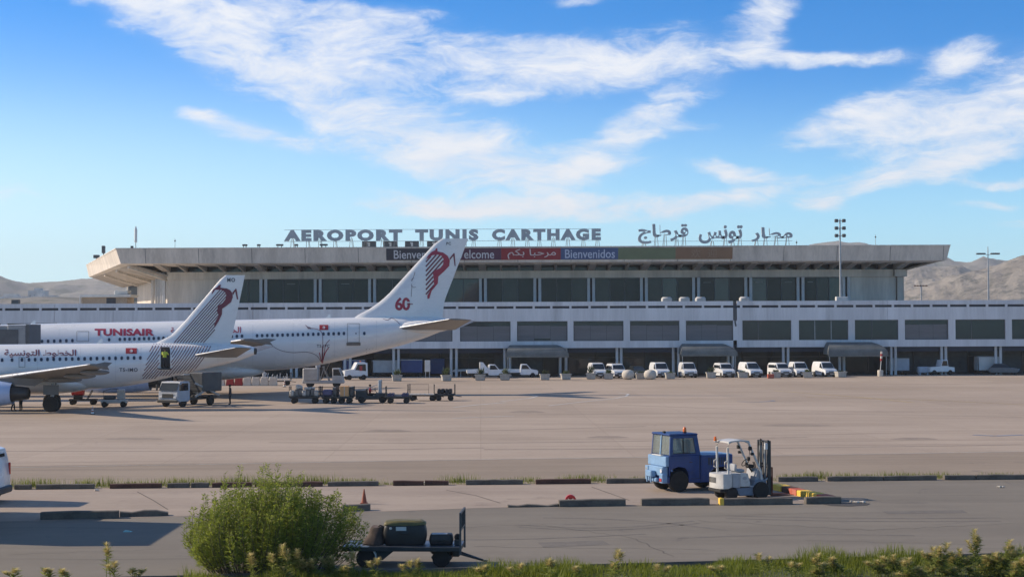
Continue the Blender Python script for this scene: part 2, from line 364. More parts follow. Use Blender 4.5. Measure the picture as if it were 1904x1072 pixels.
T_MARHABA = lettering(rtl('\uFEE3\uFEAE\uFEA3\uFE92\uFE8E', '\uFE91\uFEDC\uFEE2'), .004); T_HUAN = lettering('\u6b22 \u8fce', 0.0, 1.2)
T_AIRAR = lettering(rtl('\uFE8D\uFEDF\uFEA8\uFEC4\uFEEE\uFEC1', '\uFE8D\uFEDF\uFE98\uFEEE\uFEE7\uFEB4\uFEF4\uFE94'), .02)
T_AIR = lettering('TUNISAIR', .05, 1.02); T_REG1 = lettering('TS-IMO', .02, 1.1); T_REG2 = lettering('TS-IPC', .02, 1.1); T_MO = lettering('MO', .03, 1.1); T_PC = lettering('PC', .03, 1.1)
T_60 = lettering('60', .03, .95); T_18 = lettering('18', .02); T_TOYO = lettering('TOYOTA', .04, 1.05); T_AL = lettering('\uFE8D\uFEDF\uFEA8'[::-1], .02); T_TA = lettering('\uFE94', .02)
COL.objects.unlink(_to); bpy.data.objects.remove(_to)
def refine(v, f, L):
    """triangulate a flat outline and cut it finer than L so that it can lie on a curved skin"""
    bm = bmesh.new(); vv = [bm.verts.new((p[0], p[1], 0)) for p in v]
    for q in f:
        try: bm.faces.new([vv[i] for i in q])
        except ValueError: pass
    bm.normal_update(); bmesh.ops.triangulate(bm, faces=bm.faces)
    for _ in range(5):
        ed = [e for e in bm.edges if e.calc_length() > L]
        if not ed: break
        bmesh.ops.subdivide_edges(bm, edges=ed, cuts=1); bmesh.ops.triangulate(bm, faces=bm.faces)
    bm.verts.index_update(); v2 = [(p.co.x, p.co.y) for p in bm.verts]; f2 = [tuple(p.index for p in q.verts) for q in bm.faces]; bm.free(); return v2, f2
def flat_text(b, gl, fn, m=0, L=None):
    for v, f in gl:
        if L: v, f = refine(v, f, L)
        b.add([fn(x, z) for x, z in v], f, m)
def solid_glyph(b, v, f, y0, y1, m=0):
    n = len(v); cnt = {}
    for q in f:
        for i in range(len(q)):
            e = (q[i], q[(i + 1) % len(q)]); k = (min(e), max(e)); cnt.setdefault(k, []).append(e)
    fs_ = list(f) + [tuple(i + n for i in q) for q in f] + [(e[0][0], e[0][1], e[0][1] + n, e[0][0] + n) for e in cnt.values() if len(e) == 1]
    b.add([(x, y0, z) for x, z in v] + [(x, y1, z) for x, z in v], fs_, m)
# ================================================================== GROUND
def ground_mat(name, a, b, c, scale, streak, rough=0.9, bump=0.004, oil=0.25, tyre=0.0, slab=0):
    m = bpy.data.materials.new(name); m.use_nodes = True; t = m.node_tree; n = t.nodes; bs = n['Principled BSDF']; g = NG(t)
    tc = n.new('ShaderNodeTexCoord'); o = tc.outputs['Object']; x, y, z = g.sep(o)
    f1 = g.noise(o, scale, 8, 0.62); st = g.noise(g.comb(g.m('MULTIPLY', x, 0.035), g.m('MULTIPLY', y, streak), 0.0), 1.0, 7, 0.65, 0.6)
    f2 = g.noise(o, 2.2, 6, 0.7); fine = g.noise(o, 38.0, 3, 0.7)
    f = g.m('ADD', g.m('MULTIPLY', f1, 0.45), g.m('ADD', g.m('MULTIPLY', st, 0.4), g.m('MULTIPLY', f2, 0.15)))
    col = g.mix(g.ramp(f, 0.40, 0.60), (*a, 1), (*b, 1))
    col = g.mix(g.m('MULTIPLY', g.ramp(g.noise(o, scale * 2.3, 7, 0.7), 0.55, 0.75), oil), col, (*c, 1))
    if tyre:
        tk = g.noise(g.comb(g.m('MULTIPLY', x, 0.02), g.m('MULTIPLY', g.m('ADD', y, g.m('MULTIPLY', g.noise(o, 0.03, 3), 9.0)), 1.3), 4.0), 1.0, 4, 0.7)
        col = g.mix(g.m('MULTIPLY', g.ramp(tk, 0.58, 0.7), tyre), col, tuple(v * 0.55 for v in a) + (1,))
    col = g.mix(g.m('MULTIPLY', g.ramp(fine, 0.35, 0.75), 0.22), col, tuple(v * 1.35 for v in b) + (1,))
    if slab:
        br = n.new('ShaderNodeTexBrick'); br.offset = 0.0; t.links.new(g.comb(g.m('ADD', x, g.m('MULTIPLY', y, 0.02)), y, 0.0), br.inputs['Vector']); br.inputs['Scale'].default_value = 1.0; br.inputs['Brick Width'].default_value = slab; br.inputs['Row Height'].default_value = slab; br.inputs['Mortar Size'].default_value = 0.035; br.inputs['Mortar Smooth'].default_value = 0.3
        br.inputs['Color1'].default_value = (0.95, 0.95, 0.95, 1); br.inputs['Color2'].default_value = (1.04, 1.04, 1.04, 1); br.inputs['Mortar'].default_value = (0.84, 0.83, 0.82, 1)
        col = g.mix(0.75, col, br.outputs['Color'], 'MULTIPLY')
    spots = g.noise(o, 0.55, 5, 0.55, 1.2); col = g.mix(g.m('MULTIPLY', g.ramp(spots, 0.64, 0.74), 0.45), col, (*c, 1))
    t.links.new(col, bs.inputs['Base Color']); bs.inputs['Roughness'].default_value = rough; bs.inputs['Specular IOR Level'].default_value = 0.25
    bp = n.new('ShaderNodeBump'); bp.inputs['Distance'].default_value = bump; bp.inputs['Strength'].default_value = 0.5
    t.links.new(g.noise(o, 14.0, 6, 0.7), bp.inputs['Height']); t.links.new(bp.outputs[0], bs.inputs['Normal'])
    return m
def sheet(name, pts, z, m):
    b = MB(); b.add([(p[0], p[1], z) for p in pts], [tuple(range(len(pts)))])
    return structure(b.build(name, m, norm=False))
M_APRON = ground_mat('apron_concrete', (0.330, 0.262, 0.205), (0.415, 0.335, 0.268), (0.25, 0.20, 0.165), 0.045, 0.26, tyre=0.7, oil=0.55, slab=7.5)
M_SERVICE = ground_mat('service_road_asphalt', (0.250, 0.198, 0.150), (0.305, 0.244, 0.186), (0.16, 0.13, 0.115), 0.08, 0.6, tyre=0.4)
M_ROAD = ground_mat('road_asphalt', (0.176, 0.154, 0.126), (0.216, 0.190, 0.155), (0.105, 0.094, 0.09), 0.10, 0.55, tyre=0.6, oil=0.45)
M_ISLAND = ground_mat('island_concrete', (0.295, 0.235, 0.190), (0.37, 0.30, 0.242), (0.19, 0.155, 0.13), 0.16, 0.45, tyre=0.4, oil=0.6)
M_EARTH = ground_mat('dry_earth', (0.20, 0.165, 0.115), (0.27, 0.225, 0.16), (0.13, 0.125, 0.07), 0.01, 0.02)
M_SOIL = ground_mat('verge_soil', (0.06, 0.07, 0.028), (0.10, 0.11, 0.045), (0.05, 0.045, 0.03), 0.6, 0.8)
M_MARKW = mat('marking_white', (0.55, 0.53, 0.50), 0.8, var=0.15, scale=1.2, dirt=(0.32, 0.26, 0.21, 0.9))
M_MARKY = mat('marking_yellow', (0.52, 0.38, 0.18), 0.8, var=0.15, scale=1.2, dirt=(0.33, 0.26, 0.21, 0.9))
M_MARKB = mat('marking_blue', (0.20, 0.24, 0.32), 0.8, var=0.15, scale=1.2, dirt=(0.33, 0.26, 0.21, 0.9))
sheet('ground', [(-4500, -300), (4500, -300), (4500, 4600), (-4500, 4600)], -0.03, M_EARTH)
KA, KB = G(50, 909), G(1900, 890)                          # row of kerb stones between apron and island
kd = (KB - KA) / (KB.x - KA.x)
def kfar(x): return KA + kd * (x - KA.x)
sheet('apron', [(-260, 20), (260, 20), (260, 300), (-260, 300)], 0.0, M_APRON)
s0, s1 = G(0, 866), G(1904, 839); sdir = (s1 - s0) / (s1.x - s0.x)
sl = lambda x: s0 + sdir * (x - s0.x)
sheet('service_road', [kfar(-150), kfar(150), sl(150), sl(-150)], 0.004, M_SERVICE)
NA, NB = G(80, 962), G(1560, 933); nd = (NB - NA) / (NB.x - NA.x)
knear = lambda x: NA + nd * (x - NA.x)
sheet('near_road', [(-150, 30, 0), (150, 30, 0), kfar(150) + Vector((0, -.3, 0)), kfar(-150) + Vector((0, -.3, 0))], 0.004, M_ROAD)
isl = [kfar(-60) + Vector((0, -.25, 0)), kfar(G(1440, 902).x) + Vector((0, -.25, 0)), G(1448, 905), G(1500, 914), G(1545, 927), G(1560, 934)]
xn = [G(p, q) for p, q in ((1400, 937), (1250, 938), (1100, 940), (960, 942), (860, 945), (760, 949), (690, 951), (560, 953), (400, 957), (250, 962), (100, 967))]
sheet('island_pavement', isl + xn + [knear(-60)], 0.008, M_ISLAND)
VA, VB = G(945, 1061), G(1306, 1051); vdn = (VB - VA) / (VB.x - VA.x)
vline = lambda x: VA + vdn * (x - VA.x)                      # edge between verge and road
sheet('verge', [(-150, -20, 0), (150, -20, 0), vline(150), vline(-150)], 0.008, M_SOIL)
# slab joints and cracks of the island, painted lines of the apron
def ground_line(b, pts, w, z):
    pts = [Vector((p[0], p[1], 0)) for p in pts]
    for i in range(len(pts) - 1):
        d = (pts[i + 1] - pts[i]).normalized(); n = Vector((-d.y, d.x, 0)) * w / 2
        b.add([(*(pts[i] - n).xy, z), (*(pts[i + 1] - n).xy, z), (*(pts[i + 1] + n).xy, z), (*(pts[i] + n).xy, z)], [(0, 1, 2, 3)])
def marking(name, pts, w, m, z=0.012):
    b = MB(); ground_line(b, pts, w, z); return structure(b.build(name, m, norm=False))
gp = lambda *q: [G(a, b_) for a, b_ in q]
marking('painted_line', gp((0, 869), (480, 861), (960, 853), (1500, 846), (1904, 839)), 0.10, M_MARKW)
marking('painted_line', gp((842, 757), (890, 752), (940, 748)), 0.35, M_MARKW)
marking('painted_line', gp((1020, 754), (1080, 747), (1140, 741), (1165, 736), (1168, 732), (1150, 730)), 0.25, M_MARKW)
marking('painted_line', gp((930, 746), (985, 740), (1000, 736), (985, 733)), 0.25, M_MARKW)
marking('painted_line', gp((840, 777), (900, 775), (955, 773)), 0.3, M_MARKW)
marking('painted_line', gp((1370, 746), (1410, 747), (1440, 745), (1435, 744)), 0.3, M_MARKB)
marking('painted_line', gp((1810, 808), (1850, 810), (1904, 808)), 0.45, M_MARKB)
marking('painted_line', gp((1440, 726), (1600, 738), (1700, 748)), 0.25, M_MARKY)
marking('painted_line', gp((1500, 738), (1700, 742), (1904, 752)), 0.22, M_MARKY)
marking('painted_line', gp((1180, 722), (1400, 722), (1700, 723), (1904, 724)), 0.18, M_MARKY)
M_JOINT = mat('joint_tar', (0.085, 0.07, 0.06), 0.9, var=0.2)
for pts in (((255, 914), (285, 930), (312, 947)), ((830, 911), (885, 921), (930, 935)), ((560, 905), (600, 920), (640, 940)), ((1100, 905), (1170, 930))):
    marking('pavement_joint', gp(*pts), 0.05, M_JOINT, 0.014)
M_CRACK = mat('asphalt_crack', (.10, .088, .075), .95, var=.2); rc = random.Random(44)
for a, c in (((700, 985), (1010, 975)), ((1010, 975), (1180, 1000)), ((1300, 968), (1620, 985)), ((1620, 985), (1904, 972)), ((880, 1015), (1330, 1022)), ((20, 1030), (330, 1020)), ((1500, 1004), (1800, 1012)), ((1180, 1000), (1250, 1034))):
    n_ = 14; pts = [(a[0] + (c[0] - a[0]) * k / n_ + rc.uniform(-4, 4), a[1] + (c[1] - a[1]) * k / n_ + rc.uniform(-1.3, 1.3)) for k in range(n_ + 1)]
    marking('road_crack', gp(*pts), rc.uniform(.02, .035), M_CRACK, .0085)
M_RUB = mat('tyre_rubber_mark', (.15, .132, .112), .95, var=.15)
for x0, y0, x1, y1, sag in ((960, 975, 1290, 968, 9), (965, 979, 1300, 972, 9), (1010, 962, 1350, 985, -6), (1350, 958, 1860, 962, 3), (1350, 963, 1860, 968, 3), (700, 1002, 1200, 992, 5), (1260, 1000, 1700, 995, -4)):
    marking('tyre_mark', gp(*[(x0 + (x1 - x0) * k / 16, y0 + (y1 - y0) * k / 16 + sag * math.sin(math.pi * k / 16)) for k in range(17)]), .16, M_RUB, .0075)
for q, m_ in (([(1000, 1008), (1120, 1004), (1135, 1012), (1010, 1017)], M_RUB), ([(1640, 950), (1790, 948), (1800, 953), (1650, 955)], M_RUB)): sheet('asphalt_patch', [G(*p) for p in q], .007, m_)
M_RUBA = mat('apron_rubber', (.27, .215, .17), .95, var=.12)
for x0, y0, x1, y1, sag in ((300, 800, 1200, 792, 6), (500, 822, 1500, 812, 5), (1000, 770, 1900, 775, -4), (900, 835, 1900, 826, 2), (0, 838, 900, 832, 3), (1150, 752, 1700, 765, 3)):
    marking('tyre_mark', gp(*[(x0 + (x1 - x0) * k / 16, y0 + (y1 - y0) * k / 16 + sag * math.sin(math.pi * k / 16)) for k in range(17)]), .5, M_RUBA, .003)
for x, y, w in ((720, 800, 40), (1480, 790, 60), (1130, 812, 36), (250, 815, 50), (1700, 815, 40), (980, 765, 30)):
    sheet('apron_stain', [G(x + w * math.cos(a) * (1 + .25 * math.sin(3 * a)), y + 2.6 * math.sin(a) * (1 + .2 * math.cos(2 * a))) for a in np.linspace(0, 6.0, 14)], .003, M_RUBA)
# ================================================================== HILLS
def hill_mat(name, a, b, c, sc):
    m = bpy.data.materials.new(name); m.use_nodes = True; t = m.node_tree; n = t.nodes; bs = n['Principled BSDF']; g = NG(t)
    tc = n.new('ShaderNodeTexCoord'); o = tc.outputs['Object']; f = g.noise(o, sc, 8, 0.65); f2 = g.noise(o, sc * 5, 6, 0.7)
    col = g.mix(g.ramp(f, 0.38, 0.62), (*a, 1), (*b, 1)); col = g.mix(g.m('MULTIPLY', g.ramp(f2, 0.46, 0.64), 0.85), col, (*c, 1))
    t.links.new(col, bs.inputs['Base Color']); bs.inputs['Roughness'].default_value = 0.95; bs.inputs['Specular IOR Level'].default_value = 0.1
    bp = n.new('ShaderNodeBump'); bp.inputs['Distance'].default_value = 9.0; bp.inputs['Strength'].default_value = 0.9; t.links.new(g.noise(o, sc * 2.2, 8, 0.7), bp.inputs['Height']); t.links.new(bp.outputs[0], bs.inputs['Normal'])
    return m
from mathutils import noise as mn
def hill(name, crest, D, depth, shear, m, rug, seed, nu=420, nv=60):
    px = [c[0] for c in crest]; pz = [max(0.0, P(c[0], c[1], D).z) for c in crest]
    us = np.linspace(px[0], px[-1], nu); b = MB(); vs_ = []
    for j in range(nv + 1):
        v = j / nv                                           # 0 foot, .62 crest, 1 back foot
        prof = math.sin(min(1, v / 0.62) * math.pi / 2) ** 1.25 if v < 0.62 else math.cos((v - 0.62) / 0.38 * math.pi / 2)
        y = D - depth * (0.62 - v) if v < 0.62 else D + depth * (v - 0.62)
        for u in us:
            h = float(np.interp(u + shear * (0.62 - min(v, .62)), px, pz))
            x = Xp(u, D) * (y / D) ** 0.8
            nz = mn.fractal(Vector((x / 260 + seed, y / 260, seed)), 0.9, 2.1, 6) * rug + mn.fractal(Vector((x / 60 + seed, y / 110, seed)), 0.7, 2.1, 5) * rug * .55
            rd = (1 - abs(mn.noise(Vector((x / 330 + seed, y / 520, 3.0))))) * rug * 0.9 - rug * .6
            k = min(1, v / 0.1) * min(1, (1 - v) / .1)
            vs_.append((x, y, max(-2, h * prof - 5 * (1 - k) + (nz + rd) * prof * (1 - 0.75 * math.exp(-((v - .62) / .12) ** 2)))))
    fs_ = [(j * nu + i, j * nu + i + 1, (j + 1) * nu + i + 1, (j + 1) * nu + i) for j in range(nv) for i in range(nu - 1)]
    b.add(vs_, fs_); return structure(b.build(name, m, smooth=180, norm=False))
M_HILLF = hill_mat('far_hill', (0.21, 0.195, 0.175), (0.29, 0.265, 0.235), (0.11, 0.12, 0.085), 0.006)
M_HILLN = hill_mat('dry_hill', (0.205, 0.18, 0.155), (0.33, 0.29, 0.245), (0.10, 0.10, 0.08), 0.014)
hill('hills', [(-1400, 600), (-900, 560), (-500, 530), (-200, 505), (-60, 503), (0, 515), (25, 526), (55, 533), (90, 529), (130, 526), (170, 521), (210, 513), (260, 500), (330, 492), (600, 488), (1000, 482), (1300, 474), (1400, 468), (1480, 461), (1530, 455), (1560, 452), (1600, 455), (1640, 464), (1680, 478), (1720, 484), (1745, 488), (1770, 493), (1830, 495), (1860, 498), (1950, 505), (2200, 520), (2800, 600)], 3400, 1300, 0, M_HILLF, 22, 1.7)
hill('hills', [(1350, 600), (1500, 545), (1600, 524), (1668, 512), (1700, 505), (1740, 500), (1775, 496), (1790, 497), (1805, 505), (1850, 545), (1950, 575), (2200, 600)], 2600, 700, 75, M_HILLN, 16, 5.2)
hill('hills', [(1400, 602), (1600, 566), (1690, 550), (1745, 533), (1800, 517), (1850, 503), (1868, 493), (1904, 481), (1960, 470), (2100, 462), (2400, 500), (2800, 600)], 2000, 800, 0, M_HILLN, 14, 9.1)
# town on the slope to the left, too far and hazy to tell its houses apart
rise = hill('town_rise', [(-700, 600), (-300, 566), (0, 556), (120, 553), (240, 556), (400, 590)], 1250, 500, 0, M_HILLF, 3, 3.3, 80, 14)
M_TOWN = mat('town_render', (0.56, 0.55, 0.53), 0.9, var=0.12, scale=0.05)
M_TOWNW = mat('town_window', (0.25, 0.26, 0.28), 0.7, var=0.1)
b = MB(); rt = random.Random(11)
for i in range(330):
    px = rt.uniform(-260, 300); v = rt.random(); D = 800 + 560 * v
    x = Xp(px, D); z0 = max(-2, 41 * (v ** 1.2) * (0.35 + 0.65 * (1 - abs(px - 60) / 420)) - 8); w = rt.uniform(8, 17); d = rt.uniform(8, 13); h = rt.choice((6, 7, 9, 10, 13)) * rt.uniform(.85, 1.2)
    b.box(x - w / 2, x + w / 2, D, D + d, z0 - 14, z0 + h * .6, 0)
    if rt.random() < .5: b.box(x - w / 5, x + w / 5, D + 2, D + d - 2, z0 + h * .6, z0 + h * .6 + 2.2, 0)
    nw = int(w / 3.2)
    for k in range(nw):
        for q in range(int(h * .6 / 3.1)):
            b.box(x - w / 2 + (k + .35) * w / nw, x - w / 2 + (k + .68) * w / nw, D - .1, D + .05, z0 + 1.0 + q * 3.1, z0 + 2.3 + q * 3.1, 1)
stuff(b.build('far_town', [M_TOWN, M_TOWNW], norm=False), 'pale hazy town spread over the slope behind the left wing', 'town')
# warm, dusty air
hz = bpy.data.materials.new('hazy_air'); hz.use_nodes = True; hz.node_tree.nodes.clear(); hv = hz.node_tree.nodes.new('ShaderNodeVolumePrincipled'); ho = hz.node_tree.nodes.new('ShaderNodeOutputMaterial')
hv.inputs['Color'].default_value = (0.90, 0.93, 0.97, 1); hv.inputs['Density'].default_value = 1.4e-4; hv.inputs['Anisotropy'].default_value = 0.1; hz.node_tree.links.new(hv.outputs[0], ho.inputs['Volume'])
b = MB(); b.box(-4600, 4600, -400, 4700, -3.2, 228); stuff(b.build('haze', hz), 'pale dusty haze over the whole airfield', 'haze')
# ================================================================== TERMINAL
D0 = 212.0
TB = thing('terminal_building', 'long white airport terminal with overhanging concrete roof and dark window bands', 'building', (0, D0, 0))
def tp(name, m, fn, smooth=None): return piece(TB, name, m, fn, smooth, world=True)
Z_SOF, Z_WB, Z_WT, Z_SL, Z_SH, Z_PAR = Zp(647, D0), Zp(634, D0), Zp(597, D0), Zp(573.5, D0), Zp(569.0, D0), Zp(561, D0)
XL, XR = Xp(-260, D0), Xp(2170, D0); JA, JB = Xp(1363, D0), Xp(1370, D0)
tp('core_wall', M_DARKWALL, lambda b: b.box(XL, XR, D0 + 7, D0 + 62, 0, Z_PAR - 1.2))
tp('terrace_slab', M_CONC, lambda b: b.box(XL + .02, XR - .02, D0 + .45, D0 + 62.1, Z_PAR - 1.19, Z_PAR - .95))
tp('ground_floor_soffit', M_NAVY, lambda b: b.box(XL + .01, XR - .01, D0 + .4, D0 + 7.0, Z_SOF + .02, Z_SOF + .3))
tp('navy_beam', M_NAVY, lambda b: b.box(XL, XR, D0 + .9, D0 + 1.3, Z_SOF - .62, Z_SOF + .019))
segs = [(XL, Xp(101, D0) - .02), (Xp(101, D0) + .02, Xp(210, D0) - .02), (Xp(210, D0) + .02, Xp(470, D0) - .02), (Xp(470, D0) + .02, JA), (JB, Xp(1650, D0)), (Xp(1650, D0) + .03, XR)]
for a, c in segs:
    tp('wall_band', M_WHITE, lambda b: b.box(a, c, D0, D0 + .45, Z_WT, Z_SL))
    tp('sill_band', M_WHITE, lambda b: b.box(a, c, D0 - .02, D0 + .45, Z_SOF, Z_WB))
    tp('parapet_rail', M_WHITE, lambda b: b.box(a, c, D0 - .03, D0 + .25, Z_SH, Z_PAR))
tp('parapet_painted_shade', M_SLOT, lambda b: b.box(XL, XR, D0 + .26, D0 + .44, Z_SL - .1, Z_PAR - .1))  # backing panel painted dark as the shade behind the parapet rail
tp('expansion_joint', M_FRAME, lambda b: b.box(JA + .05, JB - .05, D0 + .1, D0 + .44, Z_WT - .9, Z_SL))
tp('drain_pipe', M_FRAME, lambda b: b.tube([((JA + JB) / 2, D0 + .02, Z_SL), ((JA + JB) / 2, D0 + .02, Z_WT - .3), ((JA + JB) / 2 + .1, D0 - .1, Z_WT - .75)], .11, 8), 60)
first = None; xx = Xp(-240, D0); k = 0
while xx < XR:
    w = .30
    if first is None: first = tp('parapet_post', M_WHITE, lambda b: b.box(-w / 2, w / 2, D0 - .01, D0 + .25, Z_SL, Z_SH))
    o = first if k == 0 else share(first, 'parapet_post', TB)
    o.location.x = xx; xx += 2.55 if k % 7 else 2.35; k += 1
edges = [(855, 949), (961, 1055), (1066, 1159), (1171, 1263), (1275, 1363), (1380, 1471), (1485, 1577), (1589, 1670), (1682, 1763), (1776, 1869), (1881, 1974), (1986, 2080)]
left = []; e = 841
while e > -240: left.append((e - 93, e)); e -= 105
edges = left[::-1] + edges
rw = random.Random(4); px_prev = -260
def window(x0, x1, z0, z1, y, blind, mull, sill=True):
    w = tp('window', M_FRAME, lambda b: (b.box(x0, x1, y, y + .12, z1 - .09, z1), b.box(x0, x1, y, y + .12, z0, z0 + .09), b.box(x0, x0 + .08, y, y + .12, z0 + .09, z1 - .09), b.box(x1 - .08, x1, y, y + .12, z0 + .09, z1 - .09)))
    off = Vector((0, D0, 0))
    def sub(name, m, fn):
        b = MB(); fn(b); b.v = [(p[0], p[1] - D0, p[2]) for p in b.v]; return b.build(name, m, w)
    sub('pane', M_GLASSD, lambda b: b.box(x0 + .08, x1 - .08, y + .05, y + .08, z0 + .09, z1 - .09))
    if blind: sub('blind', M_BLIND, lambda b: [b.box(x0 + .10 + (x1 - x0 - .2) * q / 3 + .015, x0 + .10 + (x1 - x0 - .2) * (q + 1) / 3 - .015, y + .030, y + .046, z0 + .10 + (rw.choice((0, 0, 0, .25)) if q == 1 else 0), z1 - .62 + rw.uniform(-.05, .05)) for q in range(3)])
    for f in mull: sub('mullion', M_STEEL if blind is None else M_FRAME, lambda b: b.box(x0 + (x1 - x0) * f - .045, x0 + (x1 - x0) * f + .045, y + .005, y + .045, z0 + .09, z1 - .09))
    return w
for i, (a, c) in enumerate(edges):
    x0, x1 = Xp(a, D0), Xp(c, D0); pa = Xp(px_prev, D0)
    tp('pier', M_WHITE, lambda b: b.box(pa, x0, D0 + .005, D0 + .45, Z_WB, Z_WT)); px_prev = c
    kind = 'dark' if a in (1380, 1485, 1589, 1776, 1881) else 'blind'
    mull = {1380: (.33,), 1485: (.33, .66), 1589: (.4,), 1776: (.33,)}.get(a, (0.5,) if kind == 'dark' else ())
    window(x0 + .002, x1 - .002, Z_WB + .002, Z_WT - .002, D0 + .28, None if a == 1485 else (kind == 'blind'), mull)
# ground floor: round column pairs, glazed shopfronts, three canvas hoods
gcol = [(435, 445), (540, 550), (640, 650), (731, 740), (838, 848), (938, 948), (1041, 1052), (1147, 1155), (1252, 1262), (1354, 1363), (1457, 1466), (1562, 1570), (1658, 1666), (1752, 1760), (1853, 1862)]
for pair in gcol:
    for q in pair: tp('column', M_COLUMN, lambda b: b.lathe([(.19, 0), (.19, Z_SOF)], (Xp(q, D0), D0 + .65, 0), 'z', 12), 40)
M_SHOPW = mat('shopfront_panel', (0.085, 0.095, 0.105), 0.5, var=0.25, scale=0.8)
M_SHOPB = mat('shopfront_blue', (0.03, 0.075, 0.22), 0.5, var=0.15, scale=0.8)
rs = random.Random(3); x = Xp(560, D0)
while x < XR - 6:
    w = rs.uniform(2.2, 4.2); kind = rs.random()
    def sf(b): b.box(x + .05, x + w - .05, D0 + 6.78, D0 + 6.95, .15, Z_SOF - .7)
    d = tp('shopfront', M_GLASSU if kind < .45 else M_GLASSU3 if kind < .7 else M_SHOPW, sf)
    b = MB(); b.box(x, x + .06, 6.66, 6.8, 0, Z_SOF - .6); b.box(x, x + w, 6.67, 6.8, 2.35, 2.43); b.build('mullion', M_FRAME, d); x += w
for a, c in ((742, 775), (800, 826)): tp('shop_shutter', M_SHOPB, lambda b: [b.box(Xp(a, D0 + 4), Xp(c, D0 + 4), D0 + 4 + .03 * (i % 2), D0 + 4.2, .35 + .2 * i, .54 + .2 * i) for i in range(10)])
def awning(a, c, pt, pb, lab):
    t = thing('entrance_canopy', lab, 'canopy', (Xp((a + c) / 2, D0 - 2), D0 - 1.5, 0), 0, 'canvas canopies over the terminal doors')
    x0, x1 = Xp(a, D0 - 3) - t.location.x, Xp(c, D0 - 3) - t.location.x; zt, zb = Zp(pt, D0), Zp(pb, D0 - 3.2)
    top = [(x0 + .7, 1.45, zt), (x1 - 1.5, 1.45, zt), (x1 - 1.5, -.6, zt - .15), (x0 + .7, -.6, zt - .15)]
    low = [(x0 + .2, 1.45, zb + .1), (x1, 1.45, zb + .1), (x1, -1.9, zb), (x0 + .2, -1.9, zb)]
    b = MB(); n = 6; rings = []
    for i in range(n + 1):
        u = i / n; e = math.sin(u * math.pi / 2); rings.append([tuple(top[k][j] + (low[k][j] - top[k][j]) * (e if j < 2 else u ** 1.4) for j in range(3)) for k in range(4)])
    b.loft(rings, True); b.build('canvas', M_AWN, t, smooth=50)
    b = MB(); b.box(x0 + .18, x1 + .02, -1.94, -1.90, zb - .22, zb + .02); b.build('valance', M_AWN, t)
    for xq in (x0 + .4, x1 - .3):
        b = MB(); b.tube([(xq, -1.8, 0), (xq, -1.8, zb)], .05, 8); b.build('post', M_STEEL, t, smooth=60)
awning(938, 1057, 641, 661, 'grey canvas canopy above the flatbed pickup, leftmost of the three')
awning(1262, 1370, 640, 660, 'grey canvas canopy in the middle, behind the row of white vans')
awning(1535, 1650, 638, 662, 'grey-green canvas canopy beside the red and white pole, rightmost of three')
# upper storey, set back on the terrace
D1 = 226.0; Z_FL = Z_PAR - .95; Z_GT = Zp(517, D1); Z_BM = Zp(503.5, D1); Z_RB = Zp(487, 218.4); Z_RT = Zp(459.5, 218.0)
X1L, X1R = Xp(311, D1), Xp(1680, D1)
BL = (Xp(236, 275), 275.0); 
cols = [411, 490, 591, 692, 796, 898, 999, 1099, 1197, 1294, 1391, 1488, 1573]
tp('end_wall_panel', M_CONC, lambda b: b.box(X1L, Xp(407, D1), D1, D1 + .4, Z_FL, Z_GT))
tp('end_wall_panel', M_CONC, lambda b: b.box(Xp(1577, D1), Xp(1666, D1), D1, D1 + .4, Z_FL, Z_GT))
tp('corner_pier', M_CONC, lambda b: b.box(Xp(1668, D1), X1R, D1 - .3, D1 + 3, Z_FL, Z_GT))
tp('corner_capital', M_CONC, lambda b: b.box(Xp(1661, D1), X1R + .25, D1 - 1.2, D1 + 3.2, Z_GT + .01, Z_BM - .02))
tp('lintel_beam', M_CONC, lambda b: b.box(X1L, Xp(1660, D1), D1 - .45, D1 + .5, Z_GT + .005, Z_BM))
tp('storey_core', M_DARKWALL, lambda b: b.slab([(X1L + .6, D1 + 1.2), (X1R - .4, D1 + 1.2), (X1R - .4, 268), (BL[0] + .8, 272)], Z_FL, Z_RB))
tp('side_wall', M_CONC, lambda b: b.slab([(X1L, D1 + .42), (X1L + .5, D1 + .42), (BL[0] + .5, BL[1]), BL], Z_FL, Z_BM))
for i in range(len(cols) - 1):
    x0, x1 = Xp(cols[i] + 8, D1), Xp(cols[i + 1] - 8, D1)
    w = tp('glazing_bay', M_FRAME, lambda b: (b.box(x0 - .6, x1 + .6, D1 + .12, D1 + .24, Z_GT - .12, Z_GT), b.box(x0 - .6, x1 + .6, D1 + .12, D1 + .24, Z_FL, Z_FL + .1)))
    def sub(name, m, fn):
        b = MB(); fn(b); b.v = [(p[0], p[1] - D0, p[2]) for p in b.v]; return b.build(name, m, w)
    for q in range(3):
        xa, xb = x0 - .02 + (x1 - x0 + .04) * q / 3, x0 - .02 + (x1 - x0 + .04) * (q + 1) / 3
        sub('pane', rw.choice((M_GLASSU, M_GLASSU, M_GLASSU2, M_GLASSU3)), lambda b: b.box(xa + .03, xb - .03, D1 + .25 + rw.uniform(0, .03), D1 + .3, Z_FL + 1.17, Z_GT - .12))
        sub('pane', M_DADO if (i < 4 or i == 5) and rw.random() < .85 else rw.choice((M_GLASSU, M_GLASSU2)), lambda b: b.box(xa + .03, xb - .03, D1 + .25, D1 + .3, Z_FL + .1, Z_FL + 1.05))
        sub('mullion', M_FRAME, lambda b: b.box(xa - .04, xa + .06, D1 + .12, D1 + .235, Z_FL + .1, Z_GT - .12))
        if rw.random() < .3: sub('ceiling_light', M_DADO, lambda b: b.box(xa + .5, xb - .5, D1 + .235, D1 + .245, Z_GT - .75, Z_GT - .65))
    sub('transom', M_FRAME, lambda b: b.box(x0, x1, D1 + .13, D1 + .23, Z_FL + 1.05, Z_FL + 1.17))
